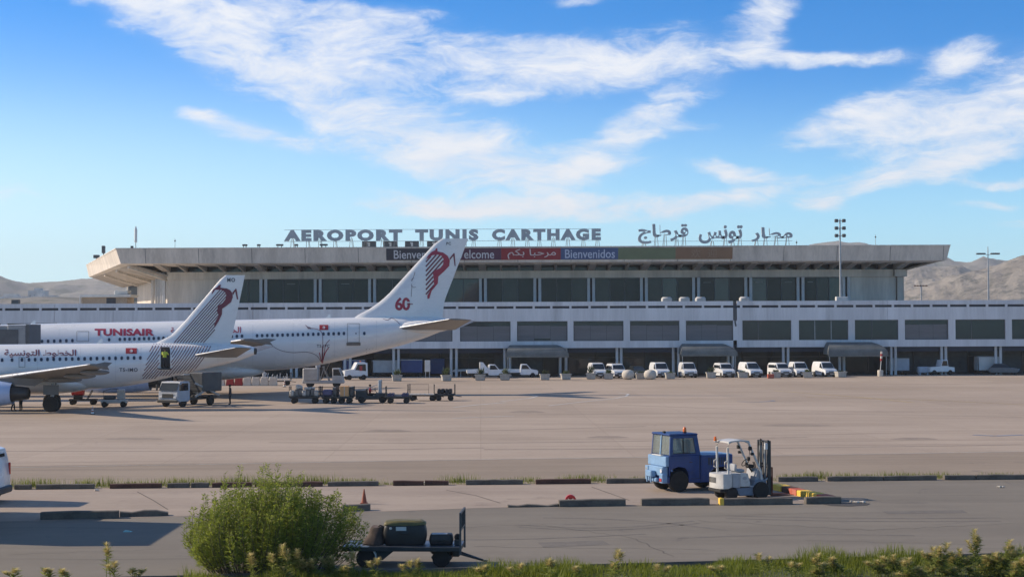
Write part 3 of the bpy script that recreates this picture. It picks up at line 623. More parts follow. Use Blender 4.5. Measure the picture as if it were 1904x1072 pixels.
allc = [311] + cols[1:] + [1668]
for i in range(len(allc) - 1):
    x0, x1 = Xp(allc[i], D1), Xp(allc[i + 1], D1)
    tp('clerestory_pane', M_GLASSD, lambda b: b.box(x0 + .02, x1 - .02, D1 + .3, D1 + .36, Z_BM, Z_RB + .1))
for q in cols:
    for s in (-1, 1):
        tp('column', M_COLUMN, lambda b: b.bbox(Xp(q + s * 4.6, D1) - .21, Xp(q + s * 4.6, D1) + .21, D1 - .35, D1 + .1, Z_FL, Z_GT, .04))
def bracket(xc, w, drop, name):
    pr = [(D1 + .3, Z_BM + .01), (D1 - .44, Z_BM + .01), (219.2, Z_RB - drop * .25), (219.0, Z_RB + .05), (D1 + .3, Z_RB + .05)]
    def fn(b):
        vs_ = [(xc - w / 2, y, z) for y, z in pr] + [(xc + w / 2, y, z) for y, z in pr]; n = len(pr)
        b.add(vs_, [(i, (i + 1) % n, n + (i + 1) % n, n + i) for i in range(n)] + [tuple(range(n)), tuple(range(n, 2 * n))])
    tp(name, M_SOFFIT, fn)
for i, q in enumerate(allc):
    bracket(Xp(q, D1), .95, 1.0, 'roof_bracket')
    if i < len(allc) - 1:
        n = 3 if allc[i + 1] - q < 130 else 5
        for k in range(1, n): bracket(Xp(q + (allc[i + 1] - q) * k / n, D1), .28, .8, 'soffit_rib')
# roof plate with sloping fascia
FL, FR = (Xp(215, 218), 218.0), (Xp(1768, 218), 218.0); BR = (FR[0] - 1.0, 268.0); BK = (Xp(160, 272), 272.0)
def roof(b):
    top = [FL, FR, BR, BK]; bot = [(FL[0] + .55, 218.5), (FR[0] - .4, 218.5), (BR[0] - .4, 267.5), (BK[0] + .6, 271.5)]
    low = [(FL[0] + 1.4, 219.3), (FR[0] - 1.3, 219.3), (BR[0] - 1.2, 266.8), (BK[0] + 1.4, 270.8)]
    b.loft([[(x, y, Z_RT) for x, y in top], [(x, y, Z_RB) for x, y in bot], [(x, y, Z_RB - .16) for x, y in low]], True)
tp('roof', M_CONC, roof)
tp('roof_coping', M_CONC, lambda b: b.loft([[(x, y, z) for x, y in ((FL[0] - .05, 217.94), (FR[0] + .05, 217.94), (BR[0] + .05, 268.1), (BK[0] - .05, 272.1))] for z in (Z_RT - .02, Z_RT + .12)], True))
for q in range(16):
    xj = FL[0] + 4 + q * 7.3
    tp('fascia_joint', M_FRAME, lambda b: b.loft([[(xj - .03, 217.985, Z_RT - .03), (xj + .03, 217.985, Z_RT - .03), (xj + .03, 218.2, Z_RT - .03), (xj - .03, 218.2, Z_RT - .03)], [(xj - .03, 218.485, Z_RB + .01), (xj + .03, 218.485, Z_RB + .01), (xj + .03, 218.7, Z_RB + .01), (xj - .03, 218.7, Z_RB + .01)]], True))
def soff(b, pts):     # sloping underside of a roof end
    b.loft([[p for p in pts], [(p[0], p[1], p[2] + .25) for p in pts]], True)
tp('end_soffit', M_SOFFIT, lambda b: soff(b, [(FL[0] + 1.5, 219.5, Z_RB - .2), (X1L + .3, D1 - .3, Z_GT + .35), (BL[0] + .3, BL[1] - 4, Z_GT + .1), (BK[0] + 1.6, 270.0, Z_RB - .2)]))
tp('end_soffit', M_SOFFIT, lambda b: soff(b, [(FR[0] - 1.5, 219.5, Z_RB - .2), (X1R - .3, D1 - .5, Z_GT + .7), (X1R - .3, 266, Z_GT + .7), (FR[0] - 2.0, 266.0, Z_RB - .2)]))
for t_ in (.02, .30, .62):    # ribs under the left roof end
    o0 = Vector((FL[0] + 1.5, 219.5, 0)).lerp(Vector((BK[0] + 1.6, 270, 0)), t_); i0 = Vector((X1L + .2, D1, 0)).lerp(Vector((BL[0], BL[1] - 4, 0)), t_)
    tp('soffit_rib', M_CONC, lambda b: b.bar((o0.x, o0.y, Z_RB - .35), (i0.x, i0.y, Z_GT + .05), .45, .5))
for t_ in (.015, .06, .115, .17, .26):
    p = Vector((X1L - .3, D1 + .2, 0)).lerp(Vector((BL[0] - .3, BL[1], 0)), t_); h = Z_BM if t_ < .2 else Z_BM - .4
    tp('column', M_COLUMN, lambda b: b.bbox(p.x - .32, p.x + .1, p.y - .25, p.y + .25, Z_FL, h, .04))
# ------------------------------------------------------------------ rooftop sign
DS = 219.6; zb_, zt_ = Zp(446.5, DS), Zp(425.5, DS)
SG = thing('rooftop_sign', 'grey block letters naming the airport in French and Arabic along the roof edge', 'sign', (0, DS, Z_RT + .12))
def put(gl, a, c, z0, z1, legs=True):
    for v, f in fit(gl, Xp(a, DS), Xp(c, DS), z0, z1):
        b = MB(); solid_glyph(b, v, f, DS, DS + .28); b.build('letter', M_SIGN, SG, world=True)
        xc = sum(p[0] for p in v) / len(v); zl = min(p[1] for p in v)
        if legs:
            b = MB()
            for s in (-.28, .28): b.bar((xc + s * .5, DS + .2, zl + .3), (xc + s, DS + .5, Z_RT + .12), .07)
            b.bar((xc, DS + .3, zl + .5), (xc, DS + 1.6, Z_RT + .12), .06); b.build('support', M_STEEL, SG, world=True)
put(T_AERO, 528, 748, zb_, zt_); put(T_TUNIS, 772, 890, zb_, zt_); put(T_CARTH, 915, 1118, zb_, zt_)
put(T_QART, 1187, 1281, Zp(454, DS), Zp(417, DS)); put(T_TUNISA, 1300, 1382, Zp(454, DS), Zp(420, DS)); put(T_MATAR, 1398, 1475, Zp(451, DS), Zp(424, DS))
b = MB()
for z in (zt_ + .02, zb_ - .03): b.bar((Xp(528, DS), DS + .32, z), (Xp(1118, DS), DS + .32, z), .05)
b.bar((Xp(1187, DS), DS + .32, zb_ - .2), (Xp(1475, DS), DS + .32, zb_ - .2), .05)
b.build('rail', M_STEEL, SG, world=True)
# ------------------------------------------------------------------ welcome banners on the fascia
def banner(a, c, col, gl, box, tcol, lab):
    t = thing('welcome_banner', lab, 'banner', (Xp((a + c) / 2, 217.8), 217.8, Zp(483, 217.8)), 0, 'welcome banners along the roof edge')
    z0, z1 = Zp(482.5, 217.9), Zp(461, 217.9)
    yy = lambda z: 218.0 + .5 * (Z_RT - z) / (Z_RT - Z_RB) - .10
    b = MB(); x0, x1 = Xp(a, 217.9), Xp(c, 217.9)
    b.loft([[(x0, yy(z0), z0), (x1, yy(z0), z0), (x1, yy(z0) + .06, z0), (x0, yy(z0) + .06, z0)], [(x0, yy(z1), z1), (x1, yy(z1), z1), (x1, yy(z1) + .06, z1), (x0, yy(z1) + .06, z1)]], True)
    b.build('panel', mat('banner_' + lab.split()[0], col, .6, var=.08, scale=.5), t, world=True)
    if gl:
        b = MB(); flat_text(b, fit(gl, Xp(box[0], 217.9), Xp(box[1], 217.9), Zp(box[3], 217.9), Zp(box[2], 217.9)), lambda x, z: (x, yy(z) - .02, z))
        b.build('lettering', mat('banner_text_' + lab.split()[0], tcol, .6, var=.05), t, world=True, norm=False)
    return t
banner(718, 824.9, (.035, .04, .06), T_BIENVENUE, (732, 812, 464, 480), (.55, .56, .60), 'slate banner reading Bienvenue, leftmost on the roof edge')
banner(825, 932, (.085, .03, .065), T_WELCOME, (842, 919, 464, 480), (.55, .56, .60), 'plum banner reading Welcome beside the aircraft tail')
banner(932.1, 1043, (.26, .022, .035), T_MARHABA, (944, 1034, 462.5, 481), (.62, .55, .55), 'red banner with white Arabic greeting on the roof edge')
banner(1043.1, 1150, (.055, .10, .22), T_BIENVENIDOS, (1051, 1144, 464, 480), (.45, .52, .66), 'blue banner reading Bienvenidos on the roof edge')
banner(1150.1, 1257, (.145, .185, .11), None, None, None, 'olive green faded banner on the roof edge')
banner(1257.1, 1363, (.235, .14, .085), T_HUAN, (1286, 1334, 464, 480), (.30, .21, .15), 'brown faded banner with two Chinese characters, rightmost')
# ------------------------------------------------------------------ roof and terrace fittings
def single(name, m, fn, loc, lab, cat, group=None, smooth=None):
    b = MB(); fn(b); return tag(b.build(name, m, None, loc=loc, smooth=smooth), lab, cat, group)
RT = Z_RT + .12
M_AC = mat('cabinet_grey', (0.10, 0.11, 0.115), 0.6, var=0.15, scale=1); M_PALE = mat('pale_metal', (0.62, 0.62, 0.60), 0.6, var=0.08, scale=1)
for i, (a, nm) in enumerate(((673, 'leftmost'), (713, 'second from left'), (753, 'third from left'), (794, 'half hidden by the aircraft fin'))):
    x = Xp(a, 221); t = thing('rooftop_cabinet', 'dark square cabinet on the roof under the sign letters, ' + nm, 'cabinet', (x, 221, RT), 0, 'cabinets under the rooftop sign')
    b = MB(); b.bbox(0, 1.9, 0, 1.2, .12, .95, .03); b.build('case', M_AC, t); b = MB(); b.box(.85, 1.12, -.04, -.002, .25, .80); b.box(.72, .849, -.04, -.002, .6, .8); b.build('panel', M_PALE, t); b = MB(); [b.box(u, u + .1, .2, 1, 0, .119) for u in (.1, 1.7)]; b.build('foot', M_DSTEEL, t)
def antenna(a, py0, D, z0, r, lab, kind):
    x = Xp(a, D); zt = P(a, py0, D).z; t = thing('roof_antenna', lab, 'antenna', (x, D, z0))
    b = MB(); b.tube([(0, 0, 0), (0, 0, (zt - z0) * (.45 if kind else 1))], .05 if kind else r, 8); b.build('mast', M_STEEL, t, smooth=60)
    if kind:
        h = zt - z0; b = MB(); b.lathe([(.05, h * .3), (r, h * .34), (r, h * .85), (.04, h)], n=10); b.build('radome', M_PALE, t, smooth=40)
        b = MB(); b.bbox(-.7, -.35, -.2, .2, 0, .6, .03); b.build('base_box', M_DSTEEL, t)
    else:
        b = MB(); b.ball((0, 0, zt - z0 - .35), .12, 8, 6); b.build('tip', M_DSTEEL, t, smooth=60)
antenna(252, 420, 224, RT, .2, 'thick pale rod antenna on the roof near its left corner', 1)
antenna(325, 443, 224, RT, .03, 'thin whip antenna on the roof left of the sign', 0)
antenna(1629, 436, 224, RT, .03, 'thin whip antenna near the right end of the roof', 0)
antenna(1482, 446, 221, RT, .03, 'short rod just right of the Arabic sign', 0)
for i, (a, w) in enumerate(((455, .7), (481, .5), (520, 1.0), (551, .5), (602, 1.1))):
    single('roof_floodlight', M_AC, lambda b: (b.bbox(-w / 2, w / 2, -.2, .2, .25, .5, .06), b.tube([(-w / 4, 0, 0), (-w / 4, 0, .3)], .05, 6), b.tube([(w / 4, 0, 0), (w / 4, 0, .3)], .05, 6)), (0, 0, 0), 'small dark floodlight on the roof edge, %s from left' % ('first', 'second', 'third', 'fourth', 'fifth')[i], 'floodlight', 'floodlights along the roof edge').location = (Xp(a, 219), 219, RT)
def roof_device(a, D, w, h, lab):
    z = RT; single('roof_device', M_AC, lambda b: (b.bbox(-w / 2, w / 2, -.3, .3, h * .25, h, .05), b.tube([(0, 0, 0), (0, 0, h * .4)], .08, 8)), (0, 0, 0), lab, 'equipment').location = (Xp(a, D), D, z)
roof_device(192, 240, .45, 1.5, 'upright dark device on the left roof end'); roof_device(179, 252, .9, .7, 'squat dark device at the far corner of the left roof end')
M_HOOD = mat('vent_hood', (0.5, 0.49, 0.47), 0.7, var=0.15, scale=2)
for i, a in enumerate((1240, 1273, 1303, 1385)):
    t = thing('terrace_vent', 'pale grey vent hood above the terrace parapet, %s from left' % ('first', 'second', 'third', 'fourth')[i], 'vent', (Xp(a, 214), 214, Z_FL), 0, 'vent hoods on the terrace')
    b = MB(); b.bbox(-.75, .65, -.5, .5, .3, 1.55, .2); b.build('hood', M_HOOD, t, smooth=40); b = MB(); b.bbox(-.5, .45, -.4, .4, 0, .3, .03); b.build('base', M_CONC, t)
t = thing('floodlight_mast', 'tall grey mast with six floodlights standing on the right of the terrace', 'light mast', (Xp(1563, 213.5), 213.5, Z_FL))
mh = P(1563, 407, 213.5).z - Z_FL
b = MB(); b.tube([(0, 0, 0), (0, 0, mh)], [.17, .09], 10); b.build('pole', M_STEEL, t, smooth=60)
b = MB(); b.bbox(-.65, .9, -.4, .5, 0, 1.5, .04); b.build('base_cabinet', M_PALE, t)
for k in range(3):
    z = mh - .25 - k * 1.0
    b = MB(); b.bar((-.65, 0, z), (.65, 0, z), .08); b.build('crossarm', M_STEEL, t)
    for s in (-.5, .5):
        b = MB(); b.bbox(s - .25, s + .25, -.3, .05, z - .22, z + .24, .08); b.build('lamp', M_AC, t)
t = thing('street_lamp', 'slender double-armed lamp post beyond the right end of the terrace', 'lamp post', (Xp(1838, 300), 300, 0)); lh = P(1838, 472, 300).z
b = MB(); b.tube([(0, 0, 0), (0, 0, lh + 1.4)], [.3, .07], 10); b.build('pole', M_STEEL, t, smooth=60)
for s in (-1, 1):
    b = MB(); b.tube([(0, 0, lh - .2), (s * .6, 0, lh)], .05, 6); b.bbox(min(s * .5, s * 2.2), max(s * .5, s * 2.2), -.3, .3, lh - .1, lh + .2, .08); b.build('lantern', M_AC, t)
t = thing('radio_mast', 'thin post with a beaded crossbar behind the terrace at the right', 'antenna', (Xp(1713, 280), 280, 0)); mh = P(1713, 531, 280).z
b = MB(); b.tube([(0, 0, 0), (0, 0, mh)], .12, 6); b.build('post', M_STEEL, t, smooth=60); b = MB(); b.bar((-1.2, 0, mh), (1.2, 0, mh), .12); [b.ball((u, 0, mh), .16, 6, 4) for u in (-1.1, -.6, -.1, .4, .9)]; b.build('crossbar', M_KERBR, t)
# low cabin seen over the parapet, left
t = thing('rooftop_cabin', 'low flat-roofed cabin behind the left parapet with a dark opening', 'building', (Xp(190, 229), 229, Z_FL)); M_CABIN = mat('cabin_render', (.42, .33, .25), .85, var=.15, scale=.6)
zt = P(190, 549, 229).z - Z_FL
b = MB(); b.box(-2.9, 3.6, 0, 4, 0, zt - .25); b.build('wall', M_CABIN, t); b = MB(); b.box(-3.1, 4.2, -.6, 4.2, zt - .25, zt + .12); b.build('roof', M_PALE, t); b = MB(); b.box(.6, 1.95, -.03, -.005, .1, zt - .35); b.build('opening', M_SLOT, t); b = MB(); b.box(-3.15, -3.0, -.5, .2, 0, zt + .1); b.build('pilaster', M_PALE, t); b = MB(); b.bbox(1.6, 3.6, .3, 2.3, zt + .12, zt + .75, .08); b.build('tank', M_PALE, t)
for i, (a, s) in enumerate(((29, 'left'), (85, 'right'))):
    single('rooftop_box', M_AC, lambda b: (b.bbox(-.5, .5, -.4, .4, .1, 1.55 - i * .7, .05), b.box(-.4, .4, -.3, .3, 0, .11)), (0, 0, 0), 'small dark box on the parapet at the far left, %s of two' % s, 'box').location = (Xp(a, 214), 214, Z_FL)
# ================================================================== AIRCRAFT
def smooth_tab(tab, n=90):
    """Catmull-Rom through the stations"""
    t = np.array(tab, float); out = []
    for i in range(len(t) - 1):
        p0, p1, p2, p3 = t[max(i - 1, 0)], t[i], t[i + 1], t[min(i + 2, len(t) - 1)]; m1 = (p2 - p0) / max(1e-6, (p2[0] - p0[0])); m2 = (p3 - p1) / max(1e-6, (p3[0] - p1[0])); h = p2[0] - p1[0]
        for k in range(8):
            u = k / 8; h00 = 2 * u**3 - 3 * u**2 + 1; h10 = u**3 - 2 * u**2 + u; h01 = -2 * u**3 + 3 * u**2; h11 = u**3 - u**2
            q = h00 * p1 + h10 * h * m1 + h01 * p2 + h11 * h * m2; q[0] = p1[0] + u * h; out.append(q)
    out.append(t[-1]); return np.array(out)
class Plane:
    def __init__(s, name, label, D, st, base_px):
        s.D = D; bx, by = base_px; g0 = G(bx, by); s.e = thing(name, label, 'airplane', (Xp(bx, D), D, 0))
        tab = []
        for px, a, c in st:
            p = P(px, a, D); q = P(px, c, D); tab.append((p.x, p.z, q.z))
        s.tab = smooth_tab(tab)
        b = MB(); rings = []
        for x, zt, zb in s.tab:
            r = (zt - zb) / 2; zc = (zt + zb) / 2
            rings.append([(x, D - r * math.cos(a), zc + r * math.sin(a)) for a in (2 * math.pi * k / 40 for k in range(40))])
        b.loft(rings, True); s.fus = b.build('fuselage', M_AIRW, s.e, smooth=50, world=True)
    def zc(s, x): return float(np.interp(x, s.tab[:, 0], (s.tab[:, 1] + s.tab[:, 2]) / 2))
    def r(s, x): return float(np.interp(x, s.tab[:, 0], (s.tab[:, 1] - s.tab[:, 2]) / 2))
    def side(s, px, py, eps=.03):
        """point on the near flank that the eye sees near that place"""
        Dn = s.D - s.r(Xp(px, s.D)) * .9
        for _ in range(3):
            p = P(px, py, Dn); rr = s.r(p.x); v = p.z - s.zc(p.x); Dn = s.D - math.sqrt(max(.0004, rr * rr - v * v))
        return Vector((p.x, Dn - eps, p.z))
    def print_text(s, name, gl, x0, x1, y0, y1, m, parent=None):
        b = MB(); flat_text(b, fit(gl, x0, x1, -y1, -y0), lambda u, w: s.side(u, -w, .022), L=4.0); return b.build(name, m, s.e, world=True, norm=False)
    def ribbon(s, name, pts, w, m, eps=.03):
        """painted line on the flank: pts in picture units"""
        b = MB(); L = []
        for i, p in enumerate(pts):
            q0, q1 = pts[max(i - 1, 0)], pts[min(i + 1, len(pts) - 1)]; d = Vector((q1[0] - q0[0], q1[1] - q0[1])); d = d.normalized() if d.length else Vector((1, 0)); n = Vector((-d.y, d.x)); ww = w[i] if isinstance(w, (list, tuple)) else w
            L.append((s.side(p[0] + n.x * ww / 2, p[1] + n.y * ww / 2, eps), s.side(p[0] - n.x * ww / 2, p[1] - n.y * ww / 2, eps)))
        vs_ = [q for l in L for q in l]; b.add(vs_, [(2 * i, 2 * i + 1, 2 * i + 3, 2 * i + 2) for i in range(len(L) - 1)])
        return b.build(name, m, s.e, world=True, norm=False)
    def patch(s, name, poly, m, eps=.03, parent=None):
        b = MB(); v_, f_ = refine(poly, [tuple(range(len(poly)))], 5.0); b.add([s.side(x, y, eps) for x, y in v_], f_); return b.build(name, m, s.e, world=True, norm=False)
    def windows(s, xs, y_of, w, h, m):
        first = None
        for x in xs:
            y = y_of(x); b = MB(); poly = []
            for k in range(10):
                a = 2 * math.pi * k / 10; poly.append((x + w / 2 * math.copysign(abs(math.cos(a)) ** .7, math.cos(a)), y + h / 2 * math.copysign(abs(math.sin(a)) ** .7, math.sin(a))))
            b.add([s.side(q[0], q[1], .035) for q in poly], [tuple(range(10))]); b.build('cabin_window', m, s.e, world=True, norm=False)
    def fin(s, poly_le, poly_te, T):
        """fin from leading and trailing edge points in picture units, bottom to top"""
        s.fle = [P(x, y, s.D) for x, y in poly_le]; s.fte = [P(x, y, s.D) for x, y in poly_te]; s.fT = T
        zs = np.linspace(min(s.fle[0].z, s.fte[0].z), s.fle[-1].z, 16); b = MB(); rings = []
        for z in zs:
            xl, xt, tt = s.fin_at(z)
            ring = []
            for c, hgt in ((0, 0.0), (.03, .45), (.12, .8), (.35, 1.0), (.7, .62), (1, .03)): ring.append((xl + c * (xt - xl), s.D - hgt * tt, z))
            for c, hgt in ((.7, .62), (.35, 1.0), (.12, .8), (.03, .45)): ring.append((xl + c * (xt - xl), s.D + hgt * tt, z))
            rings.append(ring)
        b.loft(rings, True); s.finobj = b.build('tail_fin', M_AIRW, s.e, smooth=40, world=True)
    def fin_at(s, z):
        f = lambda pts: float(np.interp(z, [p.z for p in pts], [p.x for p in pts]))
        xl, xt = f(s.fle), f(s.fte); h = (z - s.fle[0].z) / (s.fle[-1].z - s.fle[0].z); return xl, xt, s.fT * (1 - .55 * h)
    def finpt(s, px, py, eps=.03):
        p = P(px, py, s.D); xl, xt, tt = s.fin_at(p.z); c = min(1, max(0, (p.x - xl) / max(.05, xt - xl)))
        hgt = float(np.interp(c, (0, .03, .12, .35, .7, 1), (0, .45, .8, 1, .62, .03))); return Vector((p.x, s.D - hgt * tt - eps, p.z))
    def fin_poly(s, name, poly, m, eps=.03):
        b = MB(); v_, f_ = refine(poly, [tuple(range(len(poly)))], 5.0); b.add([s.finpt(x, y, eps) for x, y in v_], f_); return b.build(name, m, s.finobj, world=False, norm=False) if False else b.build(name, m, s.e, world=True, norm=False)
    def wing(s, name, root, tip, m, T, lem=None):
        """root, tip: (LE point, TE point); tapered lens section"""
        b = MB(); rings = []; N = 8
        for k in range(N + 1):
            u = k / N; le = Vector(root[0]).lerp(Vector(tip[0]), u); te = Vector(root[1]).lerp(Vector(tip[1]), u); t_ = T * (1 - .72 * u); ring = []
            for c, h in ((0, 0), (.05, .4), (.3, .6), (.7, .35), (1, 0)): ring.append(le.lerp(te, c) + Vector((0, 0, h * t_)))
            for c, h in ((.7, -.2), (.3, -.42), (.05, -.32)): ring.append(le.lerp(te, c) + Vector((0, 0, h * t_)))
            rings.append(ring)
        b.loft(rings, True); w = b.build(name, m, s.e, smooth=35, world=True)
        if lem:
            b = MB(); b.tube([Vector(root[0]).lerp(Vector(tip[0]), u) + Vector((.02, 0, .01)) for u in (.03, .3, .6, .985)], [T * .20, T * .16, T * .11, T * .07], 8); o = b.build('leading_edge', lem, s.e, smooth=60, world=True)
        return w
def wheel_at(parent, x, y, z, r, w, n=22, rim=M_RIM, name='wheel', world=False):
    b = MB(); b.lathe([(r * .62, -w / 2), (r * .9, -w / 2), (r, -w * .32), (r, w * .32), (r * .9, w / 2), (r * .62, w / 2)], (0, 0, 0), 'y', n); o = b.build(name, M_TYRE, parent, smooth=40); o.location = Vector((x, y, z)) - (parent.location if world else Vector((0, 0, 0)))
    b = MB(); b.lathe([(r * .18, -w * .46), (r * .30, -w * .30), (r * .56, -w * .34), (r * .63, -w * .47), (r * .63, w * .47), (r * .56, w * .34), (r * .3, w * .3), (r * .18, w * .46)], (0, 0, 0), 'y', n); b.build('rim', rim, o, smooth=40)
    return o
# ------------------------------------------------------------------ narrow-body in front
A1 = Plane('narrowbody_airliner', 'white airliner in front with maroon striped tail and a person in its open rear door', 127.2,
    [(-232, 684, 690), (-226, 674, 699), (-212, 662, 709), (-190, 652, 716), (-150, 643.5, 722), (-100, 640.5, 724.5), (0, 640, 724.5), (90, 639, 723.5), (180, 638, 722), (235, 637.5, 717), (280, 637, 709.5), (326, 637, 698.5), (392, 638, 683), (440, 639.8, 671), (464, 642.5, 662.5), (473, 646, 659)], (97, 765))
b = MB(); xe = A1.tab[-1][0]; ze = A1.zc(xe); b.lathe([(A1.r(xe) * .95, -.02), (A1.r(xe) * .9, .16), (A1.r(xe) * .7, .17), (A1.r(xe) * .68, -.02)], (xe, A1.D, ze), 'x', 20); b.build('exhaust_ring', M_DSTEEL, A1.e, smooth=40, world=True)
A1.fin([(282, 639), (298, 633), (319, 622.5), (342, 599), (411, 517.5), (414, 514), (419, 511.4)], [(428, 640), (437, 600), (455.5, 511)], .22)
# belly fairing
b = MB(); c0 = P(70, 712, A1.D); b.ball((c0.x, c0.y, c0.z), (4.9, 1.95, .88), 28, 14); b.build('belly_fairing', M_AIRW, A1.e, smooth=60, world=True)
def wing_pts(lr, tr, lt, tt, Dr, Dt): return ((P(*lr, Dr), P(*tr, Dr)), (P(*lt, Dt), P(*tt, Dt)))
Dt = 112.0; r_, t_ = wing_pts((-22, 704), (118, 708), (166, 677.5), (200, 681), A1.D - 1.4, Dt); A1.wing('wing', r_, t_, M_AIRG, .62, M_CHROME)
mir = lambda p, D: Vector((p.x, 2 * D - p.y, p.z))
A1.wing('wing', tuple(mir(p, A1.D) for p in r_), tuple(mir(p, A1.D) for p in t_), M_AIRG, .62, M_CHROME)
def fence(pl, le, te, h):
    b = MB(); m_ = le.lerp(te, .35); rings = []
    for dz, c0, c1, w in ((-h * .8, .75, 1.1, .02), (0, .15, 1.0, .05), (h, .85, 1.25, .02)):
        a, c = le.lerp(te, c0), le.lerp(te, c1); rings.append([(a.x, a.y - w, a.z + dz), (c.x, c.y - w, c.z + dz), (c.x, c.y + w, c.z + dz), (a.x, a.y + w, a.z + dz)])
    b.loft(rings, True); b.build('wingtip_fence', M_AIRG, pl.e, world=True)
fence(A1, t_[0], t_[1], .30)
for u in (.28, .55, .8):      # flap track fairings under the near wing
    le = r_[0].lerp(t_[0], u); te = r_[1].lerp(t_[1], u); m_ = le.lerp(te, .78); b = MB(); b.ball((m_.x + .25, m_.y, m_.z - .22), (1.5 - .5 * u, .17, .22), 12, 8); b.build('flap_fairing', M_AIRG, A1.e, smooth=60, world=True)
hr, ht = wing_pts((357, 661), (440, 664), (438, 646), (468, 647), A1.D - .7, A1.D - 5.8)
for mm in (0, 1):
    A1.wing('tailplane', tuple(mir(p, A1.D) for p in hr) if mm else hr, tuple(mir(p, A1.D) for p in ht) if mm else ht, M_AIRG, .30, M_CHROME)
def engine(pl, D, px0, px1, pyc, rpx, name='engine'):
    s_ = F / D; c = P((px0 + px1) / 2, pyc, D); r = rpx / s_; L = (px1 - px0) / s_; b = MB(); x0 = c.x - L / 2
    b.lathe([(r * .78, .25), (r * .82, .02), (r * .93, .0), (r, L * .14), (r * 1.04, L * .4), (r * 1.0, L * .72), (r * .84, L), (r * .78, L - .02), (r * .74, L * .7)], (x0, D, c.z), 'x', 30); e = b.build(name, M_NAC, pl.e, smooth=45, world=True)
    b = MB(); b.lathe([(r * .7, L * .55), (r * .60, L * 1.0), (r * .46, L * 1.32), (r * .32, L * 1.34), (r * .28, L * 1.2)], (x0, D, c.z), 'x', 24); b.build('exhaust_nozzle', M_DSTEEL, pl.e, smooth=45, world=True)
    b = MB(); b.lathe([(.02, .3), (r * .22, .65), (r * .8, .7), (r * .8, .75)], (x0, D, c.z), 'x', 24); b.build('fan', M_DSTEEL, pl.e, smooth=30, world=True)
    b = MB(); b.loft([[(x0 + L * .3, D - .16, c.z + r * .9), (x0 + L * 1.45, D - .1, c.z + r * .55), (x0 + L * 1.45, D + .1, c.z + r * .55), (x0 + L * .3, D + .16, c.z + r * .9)], [(x0 + L * .35, D - .16, c.z + r * 1.12), (x0 + L * 1.75, D - .12, c.z + r * 1.28), (x0 + L * 1.75, D + .12, c.z + r * 1.28), (x0 + L * .35, D + .16, c.z + r * 1.12)]], True); b.build('pylon', M_AIRG, pl.e, world=True)
engine(A1, A1.D - 5.0, -66, 24, 731, 24); engine(A1, A1.D + 5.0, -62, 22, 727, 22)
def gear(pl, px, py, yoff, r, D, hz, n=2):
    p = G(px, py); x = Xp(px, D)
    b = MB(); b.tube([(x, D, r), (x + .05, D, hz)], .13, 10); b.tube([(x, D, r + .1), (x + .05, D + .9 * (1 if yoff < 0 else -1), hz)], .07, 8); b.build('gear_leg', M_STEEL, pl.e, smooth=60, world=True)
    for s in (-1, 1): wheel_at(pl.e, x, D + s * .36, r, r, .36, world=True)
    b = MB(); b.box(x - .5, x + .7, D - .62, D - .58, r + .75, hz - .1); b.build('gear_door', M_AIRG, pl.e, world=True)
gear(A1, 97, 765, -1, .60, A1.D - 3.6, 2.2); gear(A1, 97, 765, 1, .60, A1.D + 3.6, 2.2)
x = Xp(-165, A1.D); b = MB(); b.tube([(x, A1.D, .4), (x, A1.D, 1.9)], .1, 8); b.build('gear_leg', M_STEEL, A1.e, smooth=60, world=True)
for s in (-.25, .25): wheel_at(A1.e, x, A1.D + s, .38, .38, .22, world=True)
# paint, windows, doors
A1.print_text('airline_name', T_AIRAR, 8, 142, 649, 664.5, M_REDD)
A1.print_text('registration', T_REG1, 222, 256, 683.5, 690.5, M_REG)
b = MB(); flat_text(b, fit(T_MO, 423, 437.5, -524, -516.5), lambda u, w: A1.finpt(u, -w), L=4); b.build('registration', M_REG, A1.e, world=True, norm=False)
A1.windows([-12 - 11.5 * k for k in range(13)] + [4, 22.5, 41] + [54 + 11.5 * k for k in range(19)], lambda x: 669.0 - x * .0165, 5.2, 7.0, M_ACWIN)
def flag(pl, x0, y0, x1, y1):
    pl.patch('flag', [(x0, y0), (x1, y0), (x1, y1), (x0, y1)], mat('flag_red', (.40, .02, .03), .5, var=.05), .03)
    cx, cy, rr = (x0 + x1) / 2, (y0 + y1) / 2, (y1 - y0) * .27
    pl.patch('flag_disc', [(cx + rr * math.cos(a * math.pi / 8), cy + rr * math.sin(a * math.pi / 8)) for a in range(16)], mat('flag_white', (.75, .70, .66), .5, var=.04), .05)
    ro, ri = rr * .72, rr * .58      # crescent
    out = [(cx + ro * math.cos(a), cy + ro * math.sin(a)) for a in np.linspace(.6, 2 * math.pi - .6, 12)]; inn = [(cx + rr * .16 + ri * math.cos(a), cy + ri * math.sin(a)) for a in np.linspace(2 * math.pi - .75, .75, 12)]
    pl.patch('flag_crescent', out + inn, mat('flag_red', (.40, .02, .03)), .07)
flag(A1, 234, 646.5, 254.5, 657)
def outline(pl, x0, y0, x1, y1, w=.7):
    pl.ribbon('door_outline', [(x0, y0), (x1, y0)], w, M_AIRG); pl.ribbon('door_outline', [(x0, y1), (x1, y1)], w, M_AIRG)
    for x in (x0, x1): pl.ribbon('door_outline', [(x, y0 + (y1 - y0) * k / 6) for k in range(7)], w, M_AIRG)
outline(A1, 35.5, 664, 46.5, 682)
